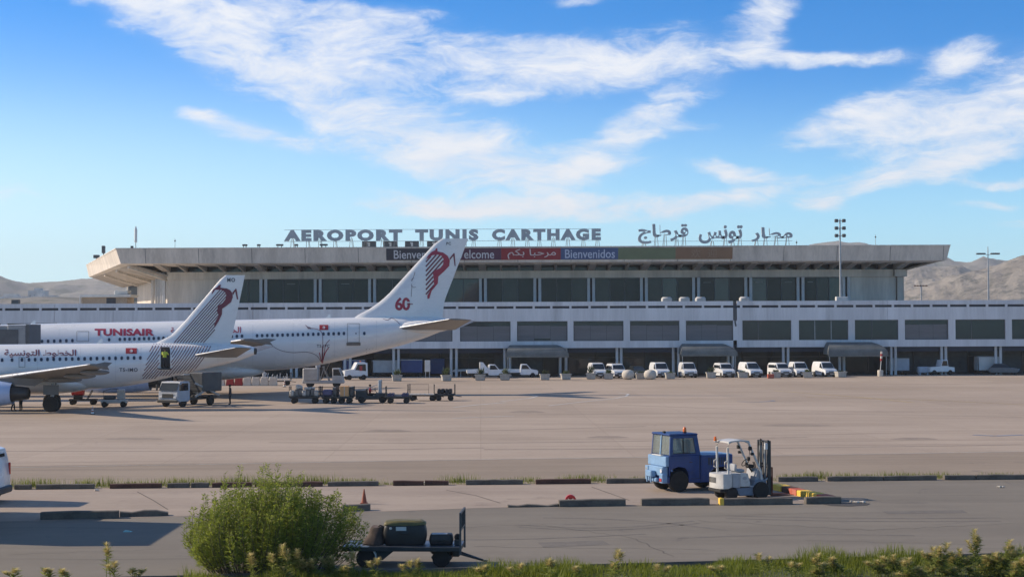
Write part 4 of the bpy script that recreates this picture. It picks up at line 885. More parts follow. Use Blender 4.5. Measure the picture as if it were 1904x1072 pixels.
# open rear door: dark opening, sill, folded door leaf
A1.patch('door_opening', [(299.5, 644.5), (315.5, 644.5)] + [(316.5, 650 + k * 6) for k in range(6)] + [(316, 684), (300, 684)] + [(299, 680 - k * 6) for k in range(6)], mat('door_dark', (.012, .012, .014), .7, var=.2), .04)
ps = A1.side(307, 684.5, 0); b = MB(); b.bbox(ps.x - .46, ps.x + .46, ps.y - .42, ps.y + .5, ps.z - .09, ps.z, .02); b.build('door_sill', M_DSTEEL, A1.e, world=True)
p0, p1 = A1.side(318, 645, .35), A1.side(320, 683, .35); b = MB(); b.loft([[(p0.x, p0.y - .05, p0.z), (p0.x + .45, p0.y - .05, p0.z), (p0.x + .45, p0.y + .03, p0.z), (p0.x, p0.y + .03, p0.z)], [(p1.x, p1.y - .05, p1.z), (p1.x + .45, p1.y - .05, p1.z), (p1.x + .45, p1.y + .03, p1.z), (p1.x, p1.y + .03, p1.z)]], True)
# diagonal stripes: on the fuselage, then up the fin to the gazelle
gz = lambda L, ox, oy, sc: [(ox + x / sc, oy + y / sc) for x, y in L]
GO = gz([(1040, 250), (1048, 215), (1062, 198), (1095, 178), (1112, 160), (1132, 152), (1128, 186), (1190, 193), (1225, 210), (1243, 236), (1250, 280), (1232, 330), (1185, 368), (1145, 395), (1143, 450), (1110, 520), (1074, 578)], 200, 500, 5.36)
GI = gz([(1066, 560), (1078, 520), (1112, 462), (1094, 420), (1104, 365), (1148, 340), (1178, 300), (1186, 255), (1172, 225), (1140, 207), (1075, 206), (1048, 245)], 200, 500, 5.36)
A1.fin_poly('gazelle_emblem', GO + GI, M_REDD, .035)
A1.fin_poly('gazelle_emblem', gz([(1246, 236), (1280, 192), (1287, 200), (1304, 302), (1290, 300), (1274, 222), (1250, 262)], 200, 500, 5.36), M_REDD, .035)
def fin_stripe(pl, x0, y0, x1, y1, w, m):
    n = 10; d = Vector((x1 - x0, y1 - y0)).normalized(); nn = Vector((-d.y, d.x)) * w / 2; b = MB(); vs_ = []
    for k in range(n + 1):
        u = k / n; x = x0 + (x1 - x0) * u; y = y0 + (y1 - y0) * u; vs_ += [pl.finpt(x + nn.x, y + nn.y, .03), pl.finpt(x - nn.x, y - nn.y, .03)]
    b.add(vs_, [(2 * i, 2 * i + 1, 2 * i + 3, 2 * i + 2) for i in range(n)]); b.build('stripe', m, pl.e, world=True, norm=False)
inner = [(336, 607)] + [(394.5, 546)] + GI[::-1][1:]      # boundary the stripes run up to
def cast(x0, y0, dx, dy, poly):
    best = None
    for (ax, ay), (bx, by) in zip(poly[:-1], poly[1:]):
        ex, ey = bx - ax, by - ay; den = dx * ey - dy * ex
        if abs(den) < 1e-9: continue
        t = ((ax - x0) * ey - (ay - y0) * ex) / den; s_ = ((ax - x0) * dy - (ay - y0) * dx) / den
        if 0 <= s_ <= 1 and t > 2 and (best is None or t < best): best = t
    return best
bound = [(396, 544)] + GI[::-1]
dl = Vector((92, -106)).normalized()
GIr = GI[::-1]
for k in range(11):
    x0 = 325 + 5.4 * k; y0 = 636.5; t = cast(x0, y0, dl.x, dl.y, GIr)
    if t is None: t = (y0 - (548 if k < 5 else 606 + (k - 9) * 6)) / -dl.y
    fin_stripe(A1, x0, y0, x0 + dl.x * t, y0 + dl.y * t, 1.7, M_STRIPE)
for k in range(22):
    xt = 268.5 + 5.4 * k; pts = []
    for j in range(15):
        y = 638.5 + j * 5.0; u = j / 14.0; x = xt + 12 - 26 * u - 26 * u ** 1.6
        if x > 279 - max(0, (y - 648)) * .32 and not (298 < x < 317.5 and 644 < y < 685) and y < 708 - (x - 262) * .16: pts.append((x, y))
        elif len(pts) > 1: A1.ribbon('stripe', pts, 1.5, M_STRIPE); pts = []
        else: pts = []
    if len(pts) > 1: A1.ribbon('stripe', pts, 1.5, M_STRIPE)
# ------------------------------------------------------------------ wide-body behind
A2 = Plane('widebody_airliner', 'large white airliner behind with red gazelle fin, number 60 and drawn branch', 155.0,
    [(-128, 648, 656), (-122, 636, 668), (-105, 623, 682), (-70, 611, 696), (-20, 605, 701.5), (60, 602, 702), (200, 599, 699), (430, 594.5, 692), (510, 592.8, 687.5), (560, 591.8, 683), (603, 591, 676.5), (655, 590, 664.5), (728, 589, 646.5), (785, 589, 629.5), (825, 591, 614), (848, 595, 605.5), (852, 597.5, 603.5)], (380, 733))
A2.fin([(652, 592), (664, 586), (694, 570.5), (720, 549), (811, 449.5), (815, 446), (822, 443.6)], [(822, 594), (826, 560), (871, 443)], .34)
r2, t2 = wing_pts((235, 662), (430, 668), (452, 631.5), (502, 635.5), A2.D - 2.2, A2.D - 20)
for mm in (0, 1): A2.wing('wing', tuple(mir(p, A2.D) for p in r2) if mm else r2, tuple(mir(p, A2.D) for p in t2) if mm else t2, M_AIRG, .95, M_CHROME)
fence(A2, t2[0], t2[1], .28)
h2, k2 = wing_pts((742, 609), (845, 613), (836, 593), (877, 594.5), A2.D - 1.2, A2.D - 7.6)
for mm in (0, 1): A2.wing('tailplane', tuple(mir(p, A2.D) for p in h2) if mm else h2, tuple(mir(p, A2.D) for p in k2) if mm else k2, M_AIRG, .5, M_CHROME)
b = MB(); c0 = P(790, 607, A2.D - .9); b.ball((c0.x, c0.y, c0.z), (2.6, .75, .62), 20, 10); b.build('tailplane_fairing', M_AIRW, A2.e, smooth=60, world=True)
b = MB(); c0 = P(330, 690, A2.D); b.ball((c0.x, c0.y, c0.z), (8.5, 2.5, 1.0), 28, 12); b.build('belly_fairing', M_AIRW, A2.e, smooth=60, world=True)
engine(A2, A2.D - 7.4, 160, 280, 706, 24); engine(A2, A2.D + 7.4, 170, 285, 702, 22)
for yo in (-4.4, 4.4):
    x = Xp(362, A2.D); b = MB(); b.tube([(x, A2.D + yo, .7), (x, A2.D + yo, 2.6)], .2, 10); b.bar((x - .75, A2.D + yo, .62), (x + .75, A2.D + yo, .62), .2); b.build('gear_leg', M_STEEL, A2.e, smooth=60, world=True)
    for s in (-.42, .42):
        for dx_ in (-.7, .7): wheel_at(A2.e, x + dx_, A2.D + yo + s, .58, .58, .42, world=True)
x = Xp(-40, A2.D); b = MB(); b.tube([(x, A2.D, .4), (x, A2.D, 2.6)], .13, 8); b.build('gear_leg', M_STEEL, A2.e, smooth=60, world=True)
for s in (-.3, .3): wheel_at(A2.e, x, A2.D + s, .45, .45, .25, world=True)
A2.print_text('airline_name', T_AIR, 176, 287, 610.5, 624, M_RED)
A2.print_text('airline_name', T_TA, 317.5, 325, 608, 618.5, M_RED); A2.print_text('airline_name', T_AL, 430.5, 448, 607, 618.5, M_RED)
A2.print_text('registration', T_REG2, 589, 613, 640, 645.5, M_REG)
b = MB(); flat_text(b, fit(T_PC, 830, 838.5, -455.5, -450), lambda u, w: A2.finpt(u, -w), L=4); b.build('registration', M_REG, A2.e, world=True, norm=False)
yo = lambda x: 634.5 - (x - 66) * .0262
A2.windows([67 + 11.3 * k for k in range(7)] + [203, 223] + [223 + 9.0 * k for k in range(1, 13)] + [431, 440.5, 450] + [478 + 9.5 * k for k in range(18)] + [677.5], lambda x: yo(x) + (1.0 if x > 670 else 0), 5.0, 6.4, M_ACWIN)
A2.windows([662], lambda x: 619.5, 2.2, 3.0, M_ACWIN)
outline(A2, 143, 615.5, 165, 634); outline(A2, 646, 601, 668, 636)
A2.ribbon('door_sill', [(644.5, 639.5), (657, 639.2), (670.5, 638.8)], 5.5, M_AIRG, .10)
flag(A2, 594, 603.5, 610.5, 613)
RG = lambda L: gz(L, 660, 430, 5.36)
A2.fin_poly('gazelle_emblem', RG([(708, 280), (730, 240), (765, 205), (800, 188), (808, 170), (822, 168), (824, 200), (880, 212), (925, 245), (946, 290), (940, 345), (885, 402), (832, 450), (826, 520), (765, 592), (742, 668), (724, 672), (722, 640), (745, 600), (790, 535), (786, 470), (778, 415), (800, 390), (850, 365), (880, 330), (884, 275), (865, 245), (825, 232), (775, 238), (735, 262)]), M_RED, .035)
A2.fin_poly('gazelle_emblem', RG([(942, 270), (985, 216), (994, 220), (1003, 345), (993, 342), (980, 245), (948, 285)]), M_REDD, .035)
GI2 = RG([(735, 262), (775, 238), (825, 232), (865, 245), (884, 275), (880, 330), (850, 365), (800, 390), (778, 415), (786, 470), (790, 535), (745, 600), (722, 640)])
for k in range(8):
    x0, y0 = RG([(708, 305 + 46 * k)])[0]; t = cast(x0, y0, .66, -.75, GI2)
    if t: fin_stripe(A2, x0, y0, x0 + .66 * t, y0 - .75 * t, 2.7, M_REDD)
b = MB(); flat_text(b, fit(T_60, 735, 763, -577, -552.5), lambda u, w: A2.finpt(u, -w), L=4); b.build('anniversary_number', M_RED, A2.e, world=True, norm=False)
A2.fin_poly('anniversary_bar', [(757, 561), (768, 561), (768, 563), (757, 563)], M_AIRW, .05); A2.fin_poly('anniversary_bar', [(757, 564.5), (768, 564.5), (768, 566), (757, 566)], M_REDD, .05)
M_BRANCH = mat('branch_ink', (.16, .10, .12), .5, var=.15)
for L in ([(567, 522), (565, 540), (569, 560), (565, 600), (563, 650)], [(569, 540), (585, 560), (610, 555)], [(566, 500), (590, 440), (600, 405)], [(560, 488), (575, 470), (590, 465)]):
    L = RG(L)
    for (ax, ay), (bx, by) in zip(L[:-1], L[1:]): fin_stripe(A2, ax, ay, bx, by, .8, M_BRANCH)
def bez(pts, n=26):
    t = smooth_tab([(i, *p) for i, p in enumerate(pts)]); return [(q[1], q[2]) for q in t]
A2.ribbon('branch_drawing', bez([(487, 636), (500, 637), (510, 645), (525, 652), (545, 655), (570, 654), (588, 660), (597, 672)]), .95, M_BRANCH)
A2.ribbon('branch_drawing', bez([(568, 604), (575, 609), (588, 611), (597, 616), (600, 626), (600, 645), (599, 674)]), [.9] * 40 + [2.2] * 20, M_REDD)
A2.ribbon('branch_drawing', bez([(613, 631), (606, 640), (603, 655), (600, 674)]), 1.0, M_REDD); A2.ribbon('branch_drawing', bez([(611, 646), (605, 655), (601, 668), (600, 675)]), 1.6, M_RED); A2.ribbon('branch_drawing', bez([(594, 655), (596, 665), (599, 675)]), 1.4, M_RED)
A2.patch('bird_drawing', [(568, 604), (571, 606.5), (577, 608), (579, 611), (573, 611)], M_BRANCH, .04); A2.patch('bird_drawing', [(484, 634), (492, 636.5), (502, 634.5), (504, 640), (496, 639), (490, 641)], M_BRANCH, .04)
A2.ribbon('branch_drawing', bez([(712, 592), (720, 594.5), (728, 591), (736, 595), (744, 603)]), .8, M_BRANCH)
for x in (681, 687, 693, 699): A2.ribbon('vent_slot', [(x, 648), (x + 1, 655)], .8, M_AIRG)
M_SEAM = mat('skin_seam', (.58, .58, .58), .5, var=.1)
for pl, xs, ya, yb in ((A1, (70, 150, 215, 262, 345, 405), 643, 715), (A2, (110, 245, 470, 545, 622, 700, 755), 597, 690)):
    for x in xs:
        xw = Xp(x, pl.D); zt = pl.zc(xw) + pl.r(xw) * .93; zb = pl.zc(xw) - pl.r(xw) * .80; k = F / pl.D
        pl.ribbon('skin_seam', [(x, 613 + (CX - x) * .004 + (EYE - (zt + (zb - zt) * j / 12)) * k) for j in range(13)], .45, M_SEAM, .02)
# antennas on the crown
for pl, px, py in ((A1, 185, 636), (A2, 610, 588.5), (A2, 61, 598)):
    c = P(px, py, pl.D); b = MB(); z0 = pl.zc(c.x) + pl.r(c.x) - .03; b.add([(c.x - .25, pl.D - .02, z0), (c.x + .25, pl.D - .02, z0), (c.x + .25, pl.D - .02, z0 + .38), (c.x + .1, pl.D - .02, z0 + .4), (c.x - .25, pl.D + .02, z0), (c.x + .25, pl.D + .02, z0), (c.x + .25, pl.D + .02, z0 + .38), (c.x + .1, pl.D + .02, z0 + .4)], [(0, 1, 2, 3), (4, 5, 6, 7), (0, 1, 5, 4), (1, 2, 6, 5), (2, 3, 7, 6), (3, 0, 4, 7)]); b.build('blade_antenna', M_AIRW, pl.e, world=True)
# ------------------------------------------------------------------ boarding bridge at the left edge
JD = 146.0; x1 = Xp(61, JD); zt = P(30, 604, JD).z; zb = zt - 2.9
t = thing('boarding_bridge', 'grey boarding bridge reaching the large airliner at the left edge', 'boarding bridge', (x1 - 3, JD, 0)); M_JB = mat('bridge_panel', (.30, .30, .30), .6, var=.15, scale=.8); M_JBD = mat('bridge_dark', (.10, .105, .11), .6, var=.15)
b = MB(); b.bbox(-14, 1.2, -1.5, 1.6, zb, zt - .05, .06); b.build('tunnel', M_JB, t)
b = MB(); b.bbox(1.2, 2.9, -1.7, 1.8, zb - .1, zt + .02, .06); b.build('cab', M_JB, t); b = MB(); b.box(.2, 2.2, -1.74, -1.71, zb + .9, zt - .4); b.build('cab_window', M_JBD, t)
b = MB(); b.box(2.9, 3.2, -1.75, 1.8, zb, zt + .05); b.build('bellows', M_JBD, t)
b = MB(); b.box(-1.1, .1, -1.62, -1.52, zb + .5, zt - 1.0); b.build('number_board', M_PALE, t)
b = MB(); flat_text(b, fit(T_18, -.75, -.25, zb + .9, zt - 1.3), lambda x, z: (x, -1.65, z)); b.build('number', M_REG, t, norm=False)
b = MB(); b.tube([(-4, 0, 0), (-4, 0, zb)], .35, 12); b.build('column', M_STEEL, t, smooth=60); b = MB(); b.tube([(-1.2, -.4, zt - .05), (-1.2, -.4, zt + .35)], .12, 8); b.build('roof_lamp', M_DSTEEL, t, smooth=60)
for s in (-1, 1): wheel_at(t, -4 + s * .6, 0, .5, .5, .4)
# ================================================================== PEOPLE
def person(name, label, loc, rz, top, legs, hi=1.72, pose='stand', hair=(.02, .015, .012), skin=(.36, .22, .15)):
    k = hi / 1.72; J = {}
    if pose == 'sit': hipz = .55
    else: hipz = .92
    J['hip'] = (0, 0, hipz); J['waist'] = (0, 0, hipz + .16); J['chest'] = (.02, 0, hipz + .40); J['neck'] = (.02, 0, hipz + .54); J['head'] = (.04, 0, hipz + .66); J['crown'] = (.035, 0, hipz + .76); J['nose'] = (.125, 0, hipz + .66)
    for s, n in ((1, 'l'), (-1, 'r')):
        J[n + 'hip'] = (0, s * .10, hipz - .04)
        if pose == 'sit': J[n + 'knee'] = (.44, s * .12, hipz - .02); J[n + 'ank'] = (.46, s * .12, hipz - .43); J[n + 'toe'] = (.62, s * .12, hipz - .47)
        else:
            st = .07 * s if pose == 'stride' else 0.0
            J[n + 'knee'] = (.03 + st, s * .105, .49); J[n + 'ank'] = (st * 2 - .01, s * .11, .09); J[n + 'toe'] = (st * 2 + .15, s * .12, .035)
        J[n + 'sho'] = (.01, s * .19, hipz + .48)
        if pose == 'stand': J[n + 'elb'] = (-.03, s * .25, hipz + .22); J[n + 'wri'] = (.05, s * .26, hipz - .02); J[n + 'han'] = (.08, s * .255, hipz - .13)
        elif pose == 'reach': J[n + 'elb'] = (.16, s * .26, hipz + .28); J[n + 'wri'] = (.36, s * .22, hipz + .36); J[n + 'han'] = (.44, s * .21, hipz + .40)
        else: J[n + 'elb'] = (.10, s * .26, hipz + .22); J[n + 'wri'] = (.32, s * .17, hipz + .24); J[n + 'han'] = (.41, s * .15, hipz + .26)
    E_ = [('hip', 'waist'), ('waist', 'chest'), ('chest', 'neck'), ('neck', 'head'), ('head', 'crown'), ('head', 'nose')]
    for n in 'lr': E_ += [('hip', n + 'hip'), (n + 'hip', n + 'knee'), (n + 'knee', n + 'ank'), (n + 'ank', n + 'toe'), ('chest', n + 'sho'), (n + 'sho', n + 'elb'), (n + 'elb', n + 'wri'), (n + 'wri', n + 'han')]
    RAD = dict(hip=.145, waist=.135, chest=.155, neck=.058, head=.098, crown=.075, nose=.018, hipl=.1, knee=.068, ank=.05, toe=.045, sho=.075, elb=.05, wri=.036, han=.036)
    names = list(J); me = bpy.data.meshes.new(name); me.from_pydata([tuple(c * k for c in J[n]) for n in names], [(names.index(a), names.index(b_)) for a, b_ in E_], [])
    o = bpy.data.objects.new(name, me); COL.objects.link(o); sk = o.modifiers.new('skin', 'SKIN'); ss = o.modifiers.new('sub', 'SUBSURF'); ss.levels = 1; ss.render_levels = 1
    for i, n in enumerate(names):
        base = RAD.get(n) or RAD.get(n[1:]) or .1
        if n in ('lhip', 'rhip'): base = .095
        me.skin_vertices[0].data[i].radius = (base * k, base * k); me.skin_vertices[0].data[i].use_root = (n == 'hip')
    dg = bpy.context.evaluated_depsgraph_get(); nm = bpy.data.meshes.new_from_object(o.evaluated_get(dg)); o.modifiers.clear(); o.data = nm; nm.name = name
    for m in (top, legs, mat('skin_%d' % int(skin[0] * 100), skin, .55, var=.06, scale=8), mat('shoe_black', (.02, .02, .02), .6)): nm.materials.append(m)
    nk = (hipz + .545) * k
    for p in nm.polygons:
        c = p.center; i = 0
        hz_ = [Vector(J[n + 'han']) * k for n in 'lr']; wz = [Vector(J[n + 'wri']) * k for n in 'lr']
        if c.z > nk: i = 2
        elif min((c - h).length for h in hz_) < .085 * k: i = 2
        elif pose == 'sit' and c.z < hipz + .06 and c.x > .0 or c.z < (hipz + .05) * k and abs(c.y) < .22 * k: i = 1
        if pose != 'sit' and c.z < .085 * k or pose == 'sit' and c.z < (hipz - .40): i = 3
        p.material_index = i
    nm.shade_smooth(); o.location = loc; o.rotation_euler = (0, 0, rz); tag(o, label, 'person')
    b = MB(); hc = Vector(J['head']) * k; b.ball((hc.x - .022, hc.y, hc.z + .045), (.112 * k, .108 * k, .105 * k), 12, 8); h_ = b.build('hair', mat('hair_dark', hair, .8, var=.2), o, smooth=60)
    return o
M_NAVYC = mat('cloth_navy', (.03, .035, .055), .85, var=.2, scale=6); M_GREYC = mat('cloth_charcoal', (.035, .035, .04), .85, var=.2, scale=6); M_HIVIS = mat('cloth_hivis', (.55, .62, .06), .7, var=.12, scale=6); M_REDC = mat('cloth_red', (.42, .04, .04), .8, var=.15, scale=6); M_TANC = mat('cloth_tan', (.30, .25, .2), .85, var=.15, scale=6)
g = G(428, 752); person('person', 'person in dark clothes standing on the apron behind the stair truck', (g.x, g.y, .0), R(200), M_NAVYC, M_GREYC, 1.72)
p = A1.side(307, 684.5, .0); person('person', 'person in a yellow hi-vis vest standing in the open aircraft door', (p.x, p.y - .16, p.z), R(-60), M_HIVIS, M_GREYC, 1.55, 'reach')
g = G(24, 764); person('person', 'person half hidden behind the engine, left of two pairs of legs', (g.x, g.y, 0), R(20), M_NAVYC, M_GREYC, 1.72, 'stride')
g = G(39, 763); person('person', 'person half hidden behind the engine, right of two pairs of legs', (g.x, g.y, 0), R(160), M_TANC, M_GREYC, 1.72)
# ================================================================== VANS
def van(name, label, group=None, L=3.95, W=1.66, H=1.84, rearlamp=False):
    t = thing(name, label, 'van', group=group); w = W / 2; f, r = L * .52, -L * .48
    body = [(r, .32), (r, .95), (r + .06, 1.5), (r + .16, H - .06), (r + .35, H), (f - 1.75, H), (f - 1.35, H - .10), (f - .80, 1.12), (f - .12, .92), (f, .78), (f, .34), (f - .3, .25), (r + .3, .25)]
    b = MB(); n = len(body); rings = []
    for y, sx, top in ((-w, .94, .10), (-w + .07, 1.0, .03), (w - .07, 1.0, .03), (w, .94, .10)):
        rings.append([(x * (1 if abs(x) < f * .6 else (1 if sx == 1 else .985)), y * (1 - (.10 if z > 1.2 else 0) * (z - 1.2) / .6), z - (top if z > H - .2 else 0)) for x, z in body])
    b.loft(rings, True); b.build('body', M_VANW, t, smooth=30)
    yz = lambda z: w * (1 - .10 * max(0, z - 1.2) / .6) + .012
    b = MB(); ws = [(f - 1.30, H - .17), (f - .84, 1.17)]
    b.add([(ws[0][0] + .05, -w * .80, ws[0][1]), (ws[0][0] + .05, w * .80, ws[0][1]), (ws[1][0] + .06, w * .90, ws[1][1]), (ws[1][0] + .06, -w * .90, ws[1][1])], [(0, 1, 2, 3)]); b.build('windscreen', M_CARGLASS, t, norm=False)
    for s in (-1, 1):
        b = MB(); q = [(f - 1.62, 1.2), (f - 1.58, H - .24), (f - 1.38, H - .26), (f - .98, 1.2)]; b.add([(x, s * (yz(z) + .003), z) for x, z in q], [tuple(range(4))]); b.build('side_window', M_CARGLASS, t, norm=False)
        b = MB(); b.bbox(f - 1.02, f - .86, s * (w + .02) if s > 0 else -w - .16, s * (w + .16) if s > 0 else -w - .02, 1.10, 1.30, .03); b.build('mirror', M_PLASTIC, t)
        b = MB(); b.bbox(f - .16, f + .012, s * (w - .18) - .16, s * (w - .18) + .16, .70, .88, .03); b.build('headlight', M_LAMP, t)
        b = MB(); b.bbox(r - .012, r + .05, s * (w - .1) - .07, s * (w - .1) + .07, .95, 1.4, .02); b.build('tail_light', M_REDLAMP, t)
        b = MB(); b.box(r + .25, f - 1.1, s * (w + .004) - .006, s * (w + .004) + .006, .60, .66); b.build('rub_strip', M_PLASTIC, t)
        for x in (f - .72, r + .72):
            wh = wheel_at(t, x, s * (w - .11), .30, .30, .19, 18)
            b = MB(); b.lathe([(.36, -.004), (.37, .004)], (x, s * (w + .004), .30), 'y', 18); b.build('wheel_arch', M_BLACK, t)
    b = MB(); b.bbox(f - .1, f + .09, -w * .95, w * .95, .30, .58, .05); b.build('front_bumper', M_PLASTIC, t); b = MB(); b.bbox(r - .09, r + .1, -w * .95, w * .95, .32, .58, .05); b.build('rear_bumper', M_PLASTIC, t)
    b = MB(); b.box(f + .005, f + .03, -.42, .42, .62, .74); b.build('grille', M_PLASTIC, t); b = MB(); b.box(f + .09, f + .105, -.26, .26, .36, .47); b.build('number_plate', M_PALE, t)
    b = MB(); b.add([(r - .004 + .075, -w * .62, 1.12), (r - .004 + .075, w * .62, 1.12), (r + .155, w * .56, H - .25), (r + .155, -w * .56, H - .25)], [(0, 1, 2, 3)]); b.v = [(x - .045, y, z) for x, y, z in b.v]; b.build('rear_window', M_CARGLASS, t, norm=False)
    return t
vx = [(1111, 703, -80), (1147, 703, -77), (1228, 702, -78), (1281, 702, -84), (1349, 701.5, -79), (1398, 701.5, -72), (1453, 701, -74), (1489, 701, -83), (1537, 700.5, -72)]
vlab = ['leftmost of the nine parked white vans', 'second parked white van from the left, before the dark car', 'third parked white van from the left, right of the dark car', 'fourth parked white van from the left', 'fifth parked white van from the left, middle of the row', 'sixth parked white van from the left', 'seventh parked white van from the left, beside a red object', 'eighth parked white van from the left', 'rightmost parked white van, beside the grey-green canopy']
v0 = van('parked_van', vlab[0], 'white vans parked before the terminal', 3.7, 1.70, 1.98)
v1 = van('parked_van', vlab[1], 'white vans parked before the terminal', 3.9, 1.66, 1.86)
for s in (-1, 1):
    b = MB(); b.add([(x, s * .832, z) for x, z in ((-1.55, 1.2), (-1.5, 1.58), (.25, 1.58), (.3, 1.2))], [(0, 1, 2, 3)]); b.build('side_window', M_CARGLASS, v1, norm=False)
b = MB(); [b.tube([(-1.2, y, 1.86), (-1.2, y, 1.95), (.1, y, 1.95), (.1, y, 1.86)], .02, 6) for y in (-.5, .5)]; b.build('roof_rack', M_DSTEEL, v1, smooth=60)
for i, (px, py, a) in enumerate(vx):
    g = G(px, py); loc = (g.x, g.y + 1.6, .0)
    if i in (0, 1): o = (v0, v1)[i]; o.location = loc; o.rotation_euler = (0, 0, R(a))
    else: copy_thing(v1 if i in (4, 6) else v0, loc, R(a), vlab[i])
# dark car between the second and third van
def car(name, label, loc, rz, m):
    t = thing(name, label, 'car', loc, rz); b = MB(); w = .82
    pr = [(-1.9, .35), (-1.95, .75), (-1.8, .95), (1.0, .95), (1.85, .80), (1.95, .6), (1.9, .35), (1.6, .25), (-1.6, .25)]; b.prism(pr, -w, w, .06); b.build('body', m, t, smooth=35)
    b = MB(); b.loft([[(-1.75, -.78, .94), (.95, -.78, .94), (.95, .78, .94), (-1.75, .78, .94)], [(-1.25, -.62, 1.42), (.15, -.62, 1.42), (.15, .62, 1.42), (-1.25, .62, 1.42)]], True); b.build('cabin_glass', M_CARGLASS, t, smooth=30); b = MB(); b.bbox(-1.27, .17, -.64, .64, 1.40, 1.46, .03); b.build('roof', m, t)
    for s in (-1, 1):
        for x in (-1.2, 1.2): wheel_at(t, x, s * .72, .29, .29, .18, 16)
        b = MB(); b.bbox(1.82, 1.95, s * .6 - .16, s * .6 + .16, .62, .76, .02); b.build('headlight', M_LAMP, t)
    b = MB(); b.bbox(1.85, 2.02, -.78, .78, .32, .5, .04); b.build('bumper', M_PLASTIC, t); return t
M_CARD = mat('car_dark_paint', (.035, .042, .045), .3, var=.1, coat=.4); M_CARG = mat('car_grey_paint', (.11, .13, .15), .3, var=.1, coat=.4)
g = G(1187, 702); car('parked_car', 'dark car parked between the second and third white vans', (g.x, g.y + 1.6, 0), R(-76), M_CARD)
g = G(1880, 697); car('parked_car', 'dark car in the shade at the far right under the terminal', (g.x, g.y + 3.0, 0), R(-20), M_CARG)
# ------------------------------------------------------------------ planters, bollards, barriers, cones
M_POT = mat('planter_concrete', (.42, .40, .36), .9, var=.15, scale=2.5, bump=.01); M_LEAFD = mat('leaf_dark', (.035, .055, .022), .7, var=.3, scale=4, trans=.3); M_LEAFM = mat('leaf_mid', (.085, .115, .04), .7, var=.3, scale=4, trans=.3)
def planter(px, py, h, label, seed, tall=.7, square=True):
    rr = random.Random(seed); g = G(px, py); t = thing('planter', label, 'planter', (g.x, g.y, 0), R(rr.uniform(-12, 12)), 'concrete planters along the terminal kerb')
    b = MB()
    if square: b.loft([[(-w_, -w_, z), (w_, -w_, z), (w_, w_, z), (-w_, w_, z)] for w_, z in ((.42, 0), (.52, .06), (.58, .62), (.64, .62), (.64, .75), (.54, .75), (.52, .66))], True)
    else: b.lathe([(.42, 0), (.55, .5), (.62, .52), (.62, .7), (.52, .7), (.5, .62)], n=16)
    b.build('pot', M_POT, t, smooth=30)
    b = MB()
    for k in range(90 if tall else 0):
        a = rr.uniform(0, 6.28); el = rr.uniform(.2, 1.45); L = tall * rr.uniform(.5, 1.1); c = Vector((rr.uniform(-.3, .3), rr.uniform(-.3, .3), .68 + rr.uniform(0, tall * .4)))
        d = Vector((math.cos(a) * math.cos(el), math.sin(a) * math.cos(el), math.sin(el))); n = d.cross(Vector((0, 0, 1))).normalized() * .05
        b.add([c - n * .5, c + d * L * .55 - n, c + d * L, c + d * L * .55 + n], [(0, 1, 2, 3)])
    if tall: stuff(b.build('foliage', M_LEAFD if seed % 2 else M_LEAFM, t, norm=False)); b = MB(); b.tube([(0, 0, .6), (.03, 0, .6 + tall * .6)], .03, 6); b.build('stem', M_KERBR, t)
    return t
pls = [(738, 708, .7, 'planter with leafy plant before the blue shutter'), (711, 706, 0, None), (830, 708, .9, 'planter with a bushy plant left of the flatbed pickup'), (893, 707, .8, 'planter standing at the rear of the flatbed pickup'), (939, 706.5, .7, 'planter standing at the cab of the flatbed pickup'), (1013, 706, .55, 'planter with a pale tuft under the left canopy'), (1052, 705.5, .45, 'low planter at the right edge of the left canopy'), (1099, 704.5, .9, 'planter with upright plant beside the leftmost van'), (1132, 704.5, .5, 'planter between the first and second vans'), (1191, 704, .25, 'planter in front of the dark car'), (1246, 704, .25, 'planter just right of the third van'), (1322, 702.5, .75, 'planter between the fourth and fifth vans'), (1381, 702, .2, 'planter before the sixth van'), (1443, 702, .4, 'planter before the seventh van'), (1502, 702, .4, 'planter right of the eighth van'), (1563, 701, .2, 'planter right of the rightmost van')]
for i, (px, py, tl, lab) in enumerate(pls):
    if lab: planter(px, py, .7, lab, i, tl)
M_CEM = mat('pale_cement', (.55, .50, .43), .9, var=.12, scale=2)
for i, px in enumerate((1168, 1209)):
    g = G(px, 705); o = single('round_bollard', M_CEM, lambda b: b.lathe([(.30, 0), (.62, .12), (.78, .45), (.78, .78), (.60, 1.08), (.25, 1.2)], n=18), (0, 0, 0), 'pale round concrete bollard %s of the dark car' % ('left', 'right')[i], 'bollard', 'round bollards by the dark car', 50); o.location = (g.x, g.y, 0)
g = G(1433, 703); single('red_crate', M_KERBRED, lambda b: (b.bbox(-.4, .4, -.3, .3, .05, .55, .04), b.box(-.35, .35, -.25, .25, 0, .06)), (0, 0, 0), 'red crate on the ground before the seventh van', 'crate').location = (g.x, g.y, 0)
def cone(px, py, h, label, white=False, bands=True):
    g = G(px, py); t = thing('traffic_cone', label, 'cone', (g.x, g.y, .012)); r = h * .2; mo = mat('cone_orange', (.30, .07, .03), .6, var=.2, scale=6, dirt=(.12, .07, .05, .8)); mw = mat('cone_white', (.75, .74, .72), .6, var=.06)
    b = MB(); b.bbox(-r * 1.25, r * 1.25, -r * 1.25, r * 1.25, 0, h * .07, .01); b.build('base', mo if not white else M_BLACK, t)
    b = MB(); b.lathe([(r, h * .06), (r * .16, h)], n=16); b.build('cone', mw if white else mo, t, smooth=40)
    for a, c in ((.3, .45), (.62, .76)) if bands else (): b = MB(); rr_ = lambda u: r + (r * .16 - r) * (u - .06) / .94 + .004; b.lathe([(rr_(a), h * a), (rr_(c), h * c)], n=16); b.build('band', mo if white else mw, t, smooth=40)
cone(172, 770, .62, 'small white and red cone on the apron before the narrow aircraft', True)
